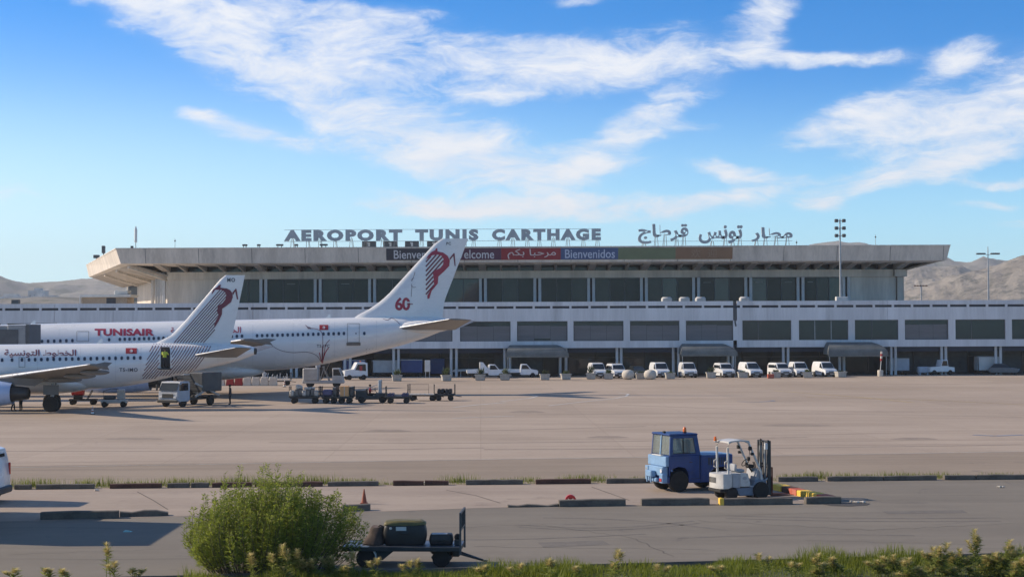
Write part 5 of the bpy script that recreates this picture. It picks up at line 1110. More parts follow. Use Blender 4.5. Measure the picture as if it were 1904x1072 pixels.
cone(677, 936, .52, 'weathered orange cone behind the kerb right of the bush', False, False)
cone(529, 719, .75, 'small cone at the end of the red and white barriers', True)
# red and white water-filled barriers
M_BARW = mat('barrier_white', (.66, .60, .52), .5, var=.1, scale=2); M_BARR = mat('barrier_red', (.40, .025, .03), .45, var=.1, scale=2)
proto = {}
bx = [(395, 0), (411, 0), (428, 1), (444, 1), (460, 0), (476, 0), (492, 0), (508, 0), (381, 1), (366, 0)]
ordn = {395: 'left of the two red ones, farther', 411: 'just left of the red pair', 428: 'left one of the red pair', 444: 'right one of the red pair', 460: 'just right of the red pair', 476: 'second right of the red pair', 492: 'third right of the red pair', 508: 'rightmost of the row', 381: 'behind the stair truck', 366: 'leftmost of the row'}
for px, red in bx:
    g = G(px, 716.5); lab = '%s plastic barrier block, %s' % ('red' if red else 'white', ordn[px])
    b = MB(); b.prism([(-.46, 0), (.46, 0), (.46, .12), (.45, .3), (.40, .5), (.40, .95), (.33, 1.02), (.28, .95), (-.28, .95), (-.33, 1.02), (-.40, .95), (-.40, .5), (-.45, .3), (-.46, .12)], -.25, .25, .04)
    o = b.build('plastic_barrier', M_BARR if red else M_BARW, None, smooth=35); o.location = (g.x, g.y, 0); tag(o, lab, 'barrier', 'red and white plastic barriers')
# ================================================================== SERVICE VEHICLES
M_CABB = mat('cab_pale', (.42, .46, .53), .4, var=.08, scale=2); M_BODYG = mat('body_grey', (.075, .08, .085), .6, var=.2, scale=1.5); M_LGREY = mat('light_grey_paint', (.45, .45, .45), .5, var=.1, scale=1.5); M_BLUEP = mat('blue_paint', (.03, .07, .22), .4, var=.1, scale=1.5); M_TRUNK = mat('case_black', (.02, .02, .022), .5, var=.25, scale=5)
# truck with folded stairs under the narrow aircraft; its front points left and to the camera
g = G(334, 757); t = thing('stair_truck', 'truck with pale cab and dark folded lift body under the front aircraft tail', 'truck', (g.x + .15, g.y + 2.6, 0), R(244))
b = MB(); b.prism([(1.0, .55), (1.0, 2.02), (1.15, 2.1), (2.25, 2.08), (2.62, 1.35), (2.66, .55), (2.4, .42), (1.2, .42)], -1.0, 1.0, .07); b.build('cab', M_CABB, t, smooth=30)
b = MB(); b.add([(2.34, -.86, 1.98), (2.34, .86, 1.98), (2.67, .9, 1.36), (2.67, -.9, 1.36)], [(0, 1, 2, 3)]); b.build('windscreen', M_CARGLASS, t, norm=False)
for s in (-1, 1):
    b = MB(); b.add([(x, s * 1.006, z) for x, z in ((1.25, 1.35), (1.3, 1.95), (2.12, 1.95), (2.42, 1.35))], [(0, 1, 2, 3)]); b.build('side_window', M_CARGLASS, t, norm=False)
    b = MB(); b.bbox(2.6, 2.70, s * .72 - .16, s * .72 + .16, .72, .92, .03); b.build('headlight', M_LAMP, t); b = MB(); b.bar((2.5, s * 1.0, 1.9), (2.6, s * 1.18, 1.85), .04); b.bbox(2.5, 2.6, s * 1.2 - .1, s * 1.2 + .1, 1.4, 1.85, .03); b.build('mirror', M_PLASTIC, t)
    for x in (1.8, -1.9): wheel_at(t, x, s * .85, .42, .42, .28, 18)
b = MB(); b.bbox(2.6, 2.78, -1.0, 1.0, .38, .62, .04); b.build('bumper', M_PLASTIC, t); b = MB(); b.box(2.665, 2.70, -.55, .55, .78, 1.1); b.build('grille', M_PLASTIC, t); b = MB(); b.bbox(-3.4, 1.0, -.45, .45, .5, .72, .03); b.build('chassis', M_DSTEEL, t)
b = MB(); b.bbox(-3.3, -.6, -1.05, 1.05, 1.15, 2.75, .08); b.build('lift_body', M_BODYG, t)
for s in (-.95, .95):
    b = MB(); b.bar((-3.0, s, .8), (.3, s, 1.9), .12, .16); b.bar((.3, s, .8), (-2.8, s, 1.9), .12, .16); b.build('scissor_arm', M_STEEL, t)
b = MB(); b.bar((-.5, -.8, 1.2), (.85, -.8, 2.7), .1); b.bar((-.5, .8, 1.2), (.85, .8, 2.7), .1); [b.bar((-.5 + 1.35 * u, -.8, 1.2 + 1.5 * u), (-.5 + 1.35 * u, .8, 1.2 + 1.5 * u), .22, .05) for u in (.1, .25, .4, .55, .7, .85)]; b.build('stairs', M_DSTEEL, t); b = MB(); b.bbox(.85, 1.7, -.9, .9, 2.6, 2.68, .02); b.build('platform', M_STEEL, t)
# belt loader / ground unit left of the stair truck
g = G(208, 757); t = thing('ground_power_cart', 'grey low cart with upright cabinet under the front aircraft belly', 'cart', (g.x, g.y + .8, 0), R(8))
b = MB(); b.bbox(-1.05, 1.05, -.55, .55, .32, .62, .04); b.build('chassis', M_LGREY, t); b = MB(); b.bbox(.25, .85, -.4, .4, .62, 1.45, .05); b.build('cabinet', M_LGREY, t); b = MB(); b.bbox(-.85, .1, -.42, .42, .62, .95, .1); b.build('motor_hood', M_BODYG, t, smooth=40)
b = MB(); b.tube([(-.9, .4, .6), (-.9, .4, 1.3), (-.3, .4, 1.5), (.3, .4, 1.45)], .03, 6); b.build('handrail', M_DSTEEL, t, smooth=60)
for s in (-.5, .5):
    for x in (-.75, .75): wheel_at(t, x, s, .24, .24, .15, 14)
g = G(128, 757); t = thing('fuel_cart', 'low cart with a bright red tank beside the main landing gear', 'cart', (g.x, g.y + 5, 0), R(4))
b = MB(); b.bbox(-1.3, 1.0, -.5, .5, .35, .5, .03); b.build('frame', M_DSTEEL, t); b = MB(); b.lathe([(.1, -.55), (.36, -.5), (.36, .5), (.1, .55)], (-.6, 0, 1.15), 'x', 16); b.build('tank', mat('tank_red', (.5, .03, .03), .4, var=.08), t, smooth=40); b = MB(); b.bar((.2, -.3, .5), (.6, -.3, 1.2), .06); b.bar((.2, .3, .5), (.6, .3, 1.2), .06); b.bar((.6, -.3, 1.2), (.6, .3, 1.2), .05); b.bbox(-.95, -.25, -.3, .3, .5, .8, .03); b.build('stand', M_DSTEEL, t)
for s in (-.45, .45):
    for x in (-1.0, .7): wheel_at(t, x, s, .22, .22, .12, 14)
# pale hoarding with red lettering behind the belly
g0 = G(250, 722); hx = (P(250, 705, 168).x, P(352, 705, 168).x); z0 = P(300, 717, 168).z; z1 = P(300, 700, 168).z
t = thing('advert_trailer', 'pale low trailer with red capital lettering behind the front aircraft', 'trailer', ((hx[0] + hx[1]) / 2, 168, 0)); hw = (hx[1] - hx[0]) / 2
b = MB(); b.bbox(-hw, hw, -.8, .8, z0, z1 + .35, .05); b.build('box', M_BARW, t); b = MB(); flat_text(b, fit(T_TOYO, hw - 3.1, hw - .15, z1 - .58, z1 + .10), lambda x, z: (x, -.82, z)); b.build('lettering', mat('advert_red', (.30, .05, .07), .5), t, norm=False)
b = MB(); b.box(-hw, hw, -.6, .6, max(.25, z0 - .2), z0 - .001); b.build('chassis', M_DSTEEL, t)
for x in (-hw + .8, hw - .8):
    for s in (-.6, .6): wheel_at(t, x, s, .25, .25, .15, 14)
# ------------------------------------------------------------------ luggage train
def luggage_cart(name, label, px, py, L=2.3, rails='both', col=M_DSTEEL, rz=0, group='luggage carts of the tractor train', loc=None):
    g = G(px, py); t = thing(name, label, 'cart', loc or (g.x, g.y + .7, 0), R(rz), group); w = .68; z = .52
    b = MB(); b.bbox(-L / 2, L / 2, -w, w, z, z + .1, .02); b.build('bed', col, t); b = MB(); [b.bar((-L / 2 + .1, s, z - .06), (L / 2 - .1, s, z - .06), .1) for s in (-.45, .45)]; b.build('frame', M_DSTEEL, t)
    for e in (-1, 1):
        if rails in ('both', 'left' if e < 0 else 'right'):
            b = MB(); x = e * (L / 2 - .04)
            b.tube([(x, -w + .04, z + .1), (x, -w + .04, z + .92), (x, w - .04, z + .92), (x, w - .04, z + .1)], .025, 6); [b.tube([(x, -w + .04, z + h), (x, w - .04, z + h)], .016, 6) for h in (.3, .5, .7)]; [b.tube([(x, y, z + .1), (x, y, z + .92)], .014, 6) for y in (-.3, 0, .3)]; b.build('end_rail', M_DSTEEL, t, smooth=60)
    b = MB(); b.tube([(L / 2, 0, z - .1), (L / 2 + .55, 0, .34)], .035, 6); b.build('drawbar', M_DSTEEL, t, smooth=60)
    for x in (-L / 2 + .42, L / 2 - .42):
        for s in (-1, 1): wheel_at(t, x, s * (w - .14), .24, .24, .16, 16)
    return t
rb = random.Random(21)
def bag(px_x, y, z, sx, sy, sz, m, label, group=None, tilt=0):
    b = MB(); b.bbox(-sx / 2, sx / 2, -sy / 2, sy / 2, 0, sz, min(sx, sy, sz) * .22); o = b.build('suitcase', m, None, smooth=40); o.location = (px_x, y, z); o.rotation_euler = (0, R(tilt), R(rb.uniform(-14, 14))); tag(o, label, 'luggage', group)
    b = MB(); b.tube([(-.1, -sy / 2 - .005, sz * .78), (-.08, -sy / 2 - .05, sz * .86), (.08, -sy / 2 - .05, sz * .86), (.1, -sy / 2 - .005, sz * .78)], .012, 6); b.build('handle', M_BLACK, o, smooth=60); return o
M_BAG = [mat('bag_pale', (.55, .52, .47), .7, var=.15, scale=5), mat('bag_grey', (.19, .18, .17), .7, var=.2, scale=5), mat('bag_purple', (.13, .12, .22), .6, var=.15, scale=5), mat('bag_black', (.03, .03, .035), .6, var=.2, scale=5)]
c1 = luggage_cart('luggage_cart', 'luggage cart heaped with pale bags at the left end of the train', 565, 750, 2.6)
c2 = luggage_cart('luggage_cart', 'luggage cart in the middle of the train beside the orange box', 612, 750, 1.5)
c3 = luggage_cart('luggage_cart', 'luggage cart carrying the orange box behind the dark tractor', 641, 750, 1.5)
cx, cy = c1.location.x, c1.location.y
for i in range(7):
    bag(cx - 1.05 + .34 * i, cy - .2 + .1 * (i % 3), .63, .34, .62, .50 + .1 * (i % 3), M_BAG[1 if i % 3 else 0], '%s bag on the leftmost luggage cart, %s from its left end' % ('grey' if i % 3 else 'pale', ('first', 'second', 'third', 'fourth', 'fifth', 'sixth', 'seventh')[i]), 'bags on the leftmost luggage cart')
bag(cx - .55, cy, 1.20, .55, .5, .38, M_BAG[0], 'cream bag thrown on top of the leftmost cart', None, 18); bag(cx + .4, cy, 1.18, .9, .5, .2, M_BAG[0], 'flat white parcel on top of the leftmost cart')
bag(c2.location.x - .2, cy - .15, .63, .85, .6, .55, M_BAG[2], 'purple-blue bag left of the orange box'); bag(c2.location.x + .45, cy + .1, .63, .4, .6, .75, M_BAG[1], 'brown-grey case right behind the purple bag')
g3 = c3.location; b = MB(); b.bbox(-.36, .36, -.4, .4, 0, .86, .015); o = b.build('cardboard_box', mat('orange_cardboard', (.72, .38, .16), .8, var=.08, scale=3), None); o.location = (g3.x - .05, g3.y - .2, .62); tag(o, 'bright orange cardboard box on the luggage train', 'box'); b = MB(); b.box(-.03, .03, -.405, -.401, .02, .84); b.build('tape', M_BAG[0], o)
bag(g3.x + .5, cy, .63, .36, .7, .8, M_BAG[1], 'tall grey case right of the orange box')
# dark tow tractor with driver
g = G(690, 749); t = thing('tow_tractor', 'dark tow tractor with a driver pulling the luggage carts', 'tractor', (g.x, g.y + .8, 0), 0); TR = t
b = MB(); b.prism([(-1.35, .3), (-1.35, 1.05), (-.45, 1.08), (-.35, .62), (.25, .6), (.35, .85), (1.3, .82), (1.42, .6), (1.42, .3)], -.65, .65, .05); b.build('body', M_DSTEEL, t, smooth=30)
b = MB(); b.bbox(-.42, .12, -.3, .3, .62, .8, .04); b.bbox(-.5, -.38, -.3, .3, .7, 1.25, .04); b.build('seat', M_BLACK, t, smooth=40)
b = MB(); b.tube([(.45, 0, .8), (.28, 0, 1.12)], .025, 6); b.lathe([(.17, -.015), (.19, 0), (.17, .015)], (.27, 0, 1.14), 'x', 14); b.build('steering_wheel', M_BLACK, t, smooth=60)
b = MB(); b.bbox(.55, .85, -.35, .35, .8, 1.95, .05); b.build('windshield_frame', M_LGREY, t); b = MB(); b.box(.86, .87, -.28, .28, 1.15, 1.85); b.build('windshield', M_CARGLASS, t); b = MB(); b.bar((-.9, .5, 1.05), (.5, .5, 1.55), .05); b.bar((-.9, -.5, 1.05), (.5, -.5, 1.55), .05); b.build('grab_bar', M_LGREY, t)
for s in (-.6, .6):
    for x in (-.85, .95): wheel_at(t, x, s, .3, .3, .2, 16)
person('person', 'driver in a red top seated on the dark tow tractor', (g.x - .18, g.y + .8, .25), 0, M_REDC, M_GREYC, 1.7, 'sit')
# empty dollies to the right
d1 = luggage_cart('roller_dolly', 'black dolly with rollers just right of the tow tractor', 740, 750, 2.2, 'left', M_DSTEEL, 0, 'empty dollies behind the tractor')
for x in (-.75, -.5, .45, .7):
    b = MB(); b.lathe([(.16, -.6), (.17, -.55), (.17, .55), (.16, .6)], (x, 0, .72), 'y', 14); b.build('roller', mat('roller_blue', (.06, .06, .13), .35, metal=.4, var=.2), d1, smooth=50)
d2 = luggage_cart('flat_dolly', 'pale-decked dolly with tall rail right of the roller dolly', 786, 745, 2.6, 'left', M_BARW, -6, 'empty dollies behind the tractor')
b = MB(); b.tube([(-1.3, -.64, .6), (-1.3, -.64, 1.45), (.6, -.64, 1.45), (.6, -.64, .6)], .022, 6); b.tube([(-1.3, -.64, 1.0), (.6, -.64, 1.0)], .016, 6); b.build('side_rail', M_DSTEEL, d2, smooth=60)
d3 = luggage_cart('flat_dolly', 'dark dolly with end rails, rightmost of the empty dollies', 826, 745, 1.9, 'both', M_DSTEEL, 5, 'empty dollies behind the tractor')
for k in range(4): bag(d3.location.x - .5 + .33 * k, d3.location.y, .63, .31, .7, .42, M_BAG[3], 'black bag on the rightmost dolly, %s from the left' % ('first', 'second', 'third', 'fourth')[k], 'bags on the rightmost dolly')
# grey loader behind the luggage train
g = G(600, 720); t = thing('belt_loader', 'grey boxy loader with raised conveyor under the large aircraft', 'loader', (g.x, g.y + 1.2, 0), 0)
b = MB(); b.bbox(-2.3, 2.2, -.85, .85, .42, .72, .05); b.build('chassis', M_LGREY, t); b = MB(); b.bbox(-2.25, -.55, -.8, .8, .72, 2.1, .1); b.build('hood', M_LGREY, t, smooth=30); b = MB(); b.prism([(1.0, .72), (1.0, 2.1), (1.75, 2.1), (2.1, 1.3), (2.15, .72)], -.8, .8, .06); b.build('cab', M_LGREY, t, smooth=30)
b = MB(); b.add([(1.86, -.7, 1.95), (1.86, .7, 1.95), (2.14, .72, 1.3), (2.14, -.72, 1.3)], [(0, 1, 2, 3)]); b.build('windscreen', M_CARGLASS, t, norm=False); b = MB(); b.add([(x, -.812, z) for x, z in ((1.12, 1.3), (1.12, 1.95), (1.68, 1.95), (1.98, 1.3))], [(0, 1, 2, 3)]); b.build('side_window', M_CARGLASS, t, norm=False)
b = MB(); b.bar((-.3, 0, .9), (.75, 0, 3.1), .7, .16); b.build('conveyor', M_DSTEEL, t); b = MB(); b.bar((-.4, -.45, .7), (.1, -.45, 2.3), .09); b.bar((.6, -.45, .7), (-.1, -.45, 2.3), .09); b.bar((.6, .45, .7), (-.1, .45, 2.3), .09); b.build('lift_arm', M_STEEL, t); b = MB(); b.bbox(-.9, -.4, -.3, .3, 2.1, 2.5, .1); b.build('lamp_housing', M_CABB, t)
for s in (-.7, .7):
    for x in (-1.5, 1.4): wheel_at(t, x, s, .36, .36, .24, 16)
# flatbed trailer before the barriers
d4 = luggage_cart('flat_trailer', 'cream flat trailer loaded with scrap frames beside the white barriers', 512, 716, 3.4, 'right', M_BARW, 0, None)
b = MB(); rr = random.Random(5)
for k in range(14): x = -1.5 + .22 * k; b.bar((x, -.5, .62), (x + rr.uniform(-.2, .2), .4, .62 + rr.uniform(.3, .75)), .06, .09)
b.bbox(-1.55, -1.2, -.3, .3, .62, 1.5, .08); b.build('frame_load', M_LGREY, d4)
# vehicles before the terminal, left of the pickups
def tug_white(px, py, rz, label, s=1.0, tall=False):
    g = G(px, py); t = thing('white_tractor', label, 'tractor', (g.x, g.y + (1.2 if px < 1000 else 4.2), 0), R(rz)); b = MB()
    b.prism([(-1.6, .4), (-1.6, 1.05), (-.1, 1.15), (.1, 2.0), (.9, 2.0), (1.0, 1.1), (1.9, 1.0), (1.95, .4)] if not tall else [(-1.1, .45), (-1.05, 2.1), (-.6, 2.25), (.3, 2.2), (.75, 1.35), (1.9, 1.15), (1.95, .45)], -.75, .75, .06); b.build('body', M_VANW, t, smooth=30)
    for sd_ in (-1, 1):
        b = MB(); q = [(.0, 1.2), (.2, 1.88), (.8, 1.88), (.9, 1.2)] if not tall else [(-.85, 1.1), (-.8, 1.95), (.2, 1.95), (.55, 1.25)]; b.add([(x, sd_ * .757, z) for x, z in q], [(0, 1, 2, 3)]); b.build('side_window', M_CARGLASS, t, norm=False)
        for x in (-1.05, 1.25) if not tall else (-.55, 1.3): wheel_at(t, x, sd_ * .66, .34, .34, .22, 16)
    b = MB(); b.lathe([(.08, 0), (.08, .12), (.04, .16)], (.4 if not tall else -.3, 0, 2.0 if not tall else 2.23), 'z', 10); b.build('beacon', M_ORANGE, t, smooth=40); return t
t = tug_white(664, 706, 200, 'white cab-over tractor with red seat beneath the large aircraft tail', tall=True); b = MB(); b.box(-.35, .0, .762, .80, 1.15, 1.75); b.build('red_seat', M_BARR, t)
tug_white(1762, 698, 12, 'white tractor parked in shade under the right part of the terminal')
g = G(1722, 697); single('water_tank', M_CABB, lambda b: (b.bbox(-.75, .75, -.5, .5, .25, 1.1, .12), b.box(-.6, -.4, -.4, .4, 0, .26), b.box(.4, .6, -.4, .4, 0, .26)), (0, 0, 0), 'pale blue tank standing left of the white tractor in the shade', 'tank', None, 40).location = (g.x, g.y + 1.5, 0)
def box_truck(px, py, label, m, w=3.2, h=2.5, rz=0):
    t = thing('box_container', label, 'container', (Xp(px, D0 + 2.4), D0 + 2.4, 0), R(rz)); b = MB(); b.bbox(-w / 2, w / 2, -.9, .9, .55, h, .04); b.build('box', m, t)
    b = MB(); [b.box(-w / 2 + .02, -w / 2 + .12, -.93, -.9 - .001, .55, h) or b.box(x, x + .05, -.925, -.901, .6, h - .05) for x in np.linspace(-w / 2 + .4, w / 2 - .4, 5)]; b.box(-w / 2, w / 2, -.94, -.93, h - .12, h); b.build('rib', M_LGREY, t); b = MB(); b.bbox(-w / 2, w / 2, -.7, .7, .35, .55, .02); b.build('chassis', M_DSTEEL, t)
    for x in (-w / 2 + .5, w / 2 - .5):
        for s in (-.7, .7): wheel_at(t, x, s, .28, .28, .18, 14)
    return t
box_truck(658, 703, 'blue container with pale frame behind the white tractor', M_BLUEP, 3.1, 2.3); box_truck(716, 704, 'grey box trailer left of the planter with leafy plant', M_LGREY, 3.4, 2.2); box_truck(765, 702, 'dark blue container standing before the blue shutter', M_BLUEP, 3.0, 2.3)
box_truck(1833, 697, 'pale box trailer parked in the shade at the right', M_PALE, 2.9, 2.4); box_truck(1668, 697, 'grey-blue box trailer right of the red and white pole', M_CABB, 2.7, 2.2)
single('notice_board', M_PALE, lambda b: (b.bbox(-.35, .35, -.05, .05, .8, 2.3, .02), b.box(-.25, .25, -.07, -.051, 1.9, 2.15), b.tube([(-.25, 0, 0), (-.25, 0, .85)], .04, 6), b.tube([(.25, 0, 0), (.25, 0, .85)], .04, 6)), (0, 0, 0), 'narrow pale notice board before the blue shutters', 'board').location = (G(795, 702).x, G(795, 702).y, 0)
# pickups
def pickup(px, py, rz, label, rack):
    g = G(px, py); t = thing('pickup_truck', label, 'truck', (g.x, g.y + 1.4, 0), R(rz)); b = MB()
    b.prism([(.1, .42), (.1, 1.0), (.22, 1.72), (.35, 1.78), (1.0, 1.76), (1.55, 1.12), (2.35, .98), (2.45, .8), (2.45, .42), (2.2, .34), (.3, .34)], -.8, .8, .06); b.build('cab', M_VANW, t, smooth=30)
    b = MB(); b.box(-2.6, .08, -.82, .82, .66, .76); [b.box(-2.6, .08, s * .80 - .02, s * .80 + .02, .76, 1.08) for s in (-1, 1)]; b.box(-2.62, -2.58, -.82, .82, .76, 1.08); b.build('bed', M_VANW, t); b = MB(); b.bbox(-2.5, 2.2, -.4, .4, .42, .6, .03); b.build('chassis', M_DSTEEL, t)
    b = MB(); b.add([(1.06, -.68, 1.70), (1.06, .68, 1.70), (1.55, .72, 1.16), (1.55, -.72, 1.16)], [(0, 1, 2, 3)]); b.build('windscreen', M_CARGLASS, t, norm=False)
    for s in (-1, 1):
        b = MB(); b.add([(x, s * .806, z) for x, z in ((.3, 1.12), (.38, 1.65), (.95, 1.65), (1.38, 1.12))], [(0, 1, 2, 3)]); b.build('side_window', M_CARGLASS, t, norm=False)
        b = MB(); b.bbox(2.34, 2.47, s * .58 - .15, s * .58 + .15, .72, .88, .02); b.build('headlight', M_LAMP, t)
        for x in (1.75, -1.6): wheel_at(t, x, s * .72, .33, .33, .2, 16)
    b = MB(); b.bbox(2.4, 2.56, -.78, .78, .38, .58, .04); b.build('bumper', M_PLASTIC, t)
    if rack:
        b = MB(); b.prism([(-.9, 1.08), (-.9, 2.05), (-.55, 2.05), (.2, 1.08)], -.7, -.62, 0); b.prism([(-.9, 1.08), (-.9, 2.05), (-.55, 2.05), (.2, 1.08)], .62, .7, 0); b.box(-.92, -.86, -.7, .7, 1.08, 2.05); b.build('stair_rack', M_VANW, t)
    return t
pickup(905, 703, 6, 'white flatbed pickup with a raised rack left of the canopy', True); pickup(965, 702, 3, 'white pickup with its cab under the left canopy', False)
# baggage ramp with white runner left of the pickups
g = G(880, 701); single('folded_ramp', M_PALE, lambda b: (b.prism([(-2.4, .7), (-2.0, .95), (1.2, 1.05), (1.2, .85), (-2.0, .6)], -.4, .4, .03), b.tube([(-1.2, 0, 0), (-1.2, 0, .7)], .08, 8), b.tube([(.8, 0, 0), (.8, 0, .9)], .08, 8)), (0, 0, 0), 'white pointed ramp behind the flatbed pickup', 'ramp').location = (g.x - .6, g.y + 4.4, 0)
# red and white pole in a drum
g = G(1637, 699); t = thing('marker_pole', 'red and white pole standing in a pale concrete drum', 'pole', (g.x, g.y, 0)); zt = P(1640, 653, g.y).z
b = MB(); b.lathe([(.36, 0), (.38, .1), (.38, .75), (.34, .8)], n=16); b.build('drum', M_CEM, t, smooth=40); b = MB(); b.tube([(0, 0, .8), (.12, 0, zt * .62)], .05, 8); b.build('pole', M_PALE, t, smooth=60)
for k in range(4): b = MB(); b.tube([(.12 + .02 * k, 0, zt * (.62 + .095 * k)), (.14 + .02 * k, 0, zt * (.715 + .095 * k))], .14, 10); b.build('band', M_BARR if k % 2 == 0 else M_BARW, t, smooth=60)
# ================================================================== NEAR GROUND: kerbs
def kerb(name, a, c, m, label, h=.22, w=.28, group=None, brk=0):
    """one kerb stone lying between two ground points"""
    a = Vector(a); c = Vector(c); d = c - a; L = d.length; rr = random.Random(int(abs(a.x) * 100)); b = MB()
    pr = [(-w / 2, 0), (w / 2, 0), (w / 2 - .01, h * .8), (w / 2 - .06, h), (-w / 2 + .03, h), (-w / 2, h * .9)]; n = max(2, int(L / .35)); rings = []
    for i in range(n + 1):
        u = i / n; e = .03 if i in (0, n) else 0; jz = rr.uniform(-.012, .012) - (rr.uniform(0, .09) if brk and rr.random() < .35 else 0)
        rings.append([(-L / 2 + u * L + (e if i == 0 else -e) * 0, y, max(0.0, z * (1 - e * 1.5) + (jz if z > .05 else 0))) for y, z in pr])
    b.loft(rings, True); o = b.build(name, m, None, smooth=28); mid = (a + c) / 2; o.location = (mid.x, mid.y, .009); o.rotation_euler = (0, 0, math.atan2(d.y, d.x)); return tag(o, label, 'kerb', group)
far = [(28, 58, M_KERB, 'weedy'), (68, 175, M_KERB, 'grey'), (205, 300, M_KERBR, 'brown'), (312, 352, M_KERB, 'grey'), (356, 388, M_KERB, 'grey'), (395, 468, M_KERBR, 'brown'), (474, 600, M_KERBR, 'brown'), (610, 704, M_KERB, 'grey'), (731, 788, M_KERBR, 'brown'), (790, 834, M_KERBR, 'brown'), (866, 972, M_KERB, 'grey'), (996, 1098, M_KERBR, 'brown'), (1127, 1208, M_KERB, 'grey'), (1446, 1520, M_KERB, 'grey'), (1537, 1640, M_KERB, 'grey'), (1642, 1740, M_KERB, 'grey'), (1755, 1812, M_KERB, 'grey'), (1814, 1904, M_KERB, 'grey')]
words = ['first', 'second', 'third', 'fourth', 'fifth', 'sixth', 'seventh', 'eighth', 'ninth', 'tenth', 'eleventh', 'twelfth', 'thirteenth', 'fourteenth', 'fifteenth', 'sixteenth', 'seventeenth', 'eighteenth']
for i, (a, c, m, cw) in enumerate(far):
    yl = lambda px: 909 - (px - 50) * .01027
    kerb('kerb_stone', G(a, yl(a)), G(c, yl(c)), m, '%s kerb stone in the far row, %s from the left' % (cw, words[i]), .19, .26, 'kerb stones of the far row')
near = [((76, 965), (221, 962), M_KERB, 'long dark kerb stone at the left beside the van shadow', .25, 0), ((223, 960), (313, 957.5), M_KERB, 'broken low kerb stone left of the bush', .2, 1), ((636, 950), (687, 948), M_KERB, 'grey kerb stone below the weathered orange cone', .22, 0), ((944, 942), (1037, 940.5), M_KERB, 'crumbled low kerb stone left of the red disc', .09, 1), ((1039, 941), (1162, 939), M_KERB, 'dark kerb stone below the red disc', .23, 0), ((1192, 939), (1318, 937.5), M_KERB, 'dark kerb stone between red disc and forklift', .24, 0), ((1345, 938), (1472, 936.5), M_KERB, 'kerb stone with yellow end in front of the forklift', .23, 0), ((1497, 936), (1562, 935), M_KERB, 'dark kerb stone at the right tip of the island', .24, 0)]
for a, c, m, lab, h, bk in near: kerb('kerb_stone', G(*a), G(*c), m, lab, h, .32, None, bk)
g0, g1 = G(1345, 938.5), G(1351, 938.4); g0.y -= .03; g1.y -= .03
kerb('kerb_stone', G(1337, 938.2), G(1344.5, 938.1), M_KERBY, 'short yellow kerb piece at the near corner of the forklift', .24, .30)
for a, c, m, lab in (((1443, 909), (1462, 913.5), M_KERBY, 'yellow painted kerb stone nearest the forklift mast'), ((1464, 914), (1476, 917), M_KERBR, 'brown kerb stone between yellow and red ones'), ((1477, 917), (1491, 921), M_KERBRED, 'worn red painted kerb stone between two yellow ones'), ((1492, 921), (1528, 929), M_KERBY, 'long yellow painted kerb stone at the island end'), ((1529, 929), (1545, 933), M_KERBRED, 'red painted kerb stone at the island tip')):
    kerb('kerb_stone', G(*a), G(*c), m, lab, .22, .46)
b = MB(); b.loft([[(x, vline(x).y - .02, 0), (x, vline(x).y + .16, 0), (x, vline(x).y + .16, .11), (x, vline(x).y + .02, .12)] for x in np.linspace(-12, 40, 60)], True); structure(b.build('road_edge_kerb', M_KERB, None))
# shallow patch and rubble by the island tip
sheet('asphalt_patch', [G(x, y) for x, y in ((1530, 937), (1560, 934.5), (1590, 934), (1618, 936), (1612, 939), (1580, 941), (1545, 940))], .013, mat('tar_patch', (.06, .055, .052), .9, var=.2))
rr = random.Random(8)
for i, (px, py) in enumerate(((182, 912), (1589, 934.5), (1860, 906), (790, 899), (1600, 934))):
    g = G(px, py); b = MB()
    for k in range(5): b.ball((rr.uniform(-.12, .12), rr.uniform(-.1, .1), .03), (rr.uniform(.03, .08), rr.uniform(.03, .07), rr.uniform(.02, .05)), 7, 5)
    o = b.build('rubble', M_CEM, None); o.location = (g.x, g.y, .012); stuff(o, 'scatter of pale rubble on the paving', 'rubble')
g = G(237, 988); single('litter', mat('litter_teal', (.25, .48, .46), .5, var=.1), lambda b: b.loft([[(-.13, -.08, .0), (.12, -.1, .0), (.15, .08, .0), (-.1, .1, .0)], [(-.1, -.05, .03), (.09, -.07, .045), (.1, .06, .02), (-.08, .07, .05)]], True), (0, 0, 0), 'scrap of pale teal litter on the shaded road', 'litter').location = (g.x, g.y, .006)
# red wheel-shaped chock
g = G(1061, 930); t = thing('red_disc', 'bright red round object behind the kerb, left of the blue tractor', 'disc', (g.x, g.y, .01)); M_RC = mat('bright_red', (.60, .03, .035), .4, var=.1)
b = MB(); rings = []
for k in range(17):
    a = math.pi * k / 16; rings.append([(math.cos(a) * r, y, math.sin(a) * r * 1.05) for r, y in ((.20, -.09), (.115, -.07), (.115, .07), (.20, .09))])
b.loft(rings, True); b.build('arch', M_RC, t, smooth=50); b = MB(); b.ball((0, 0, .11), (.10, .06, .07), 10, 6); b.build('hub', M_RC, t, smooth=60); b = MB(); b.bbox(-.05, .04, -.08, -.03, 0, .05, .01); b.build('foot', M_PALE, t)
# ================================================================== BLUE TRACTOR
M_TUG = mat('tractor_blue', (.011, .047, .185), .38, var=.14, scale=2.5, coat=.25, dirt=(.07, .09, .14, .5)); M_TUGLIT = mat('tractor_blue_sunlit', (.20, .34, .52), .45, var=.10, scale=3, dirt=(.16, .22, .30, .5)); M_SEE = glassmat('see_through_glass', (.30, .33, .32), .05, .62, (.86, .90, .88))  # the lighter blue is the tractor blue with sunlight painted into the colour
g = G(1258, 915.5); t = thing('blue_tractor', 'blue airport tow tractor with square cab and orange beacon', 'tractor', (g.x - .56, g.y + .75, 0), R(201)); TG = t; W = .80
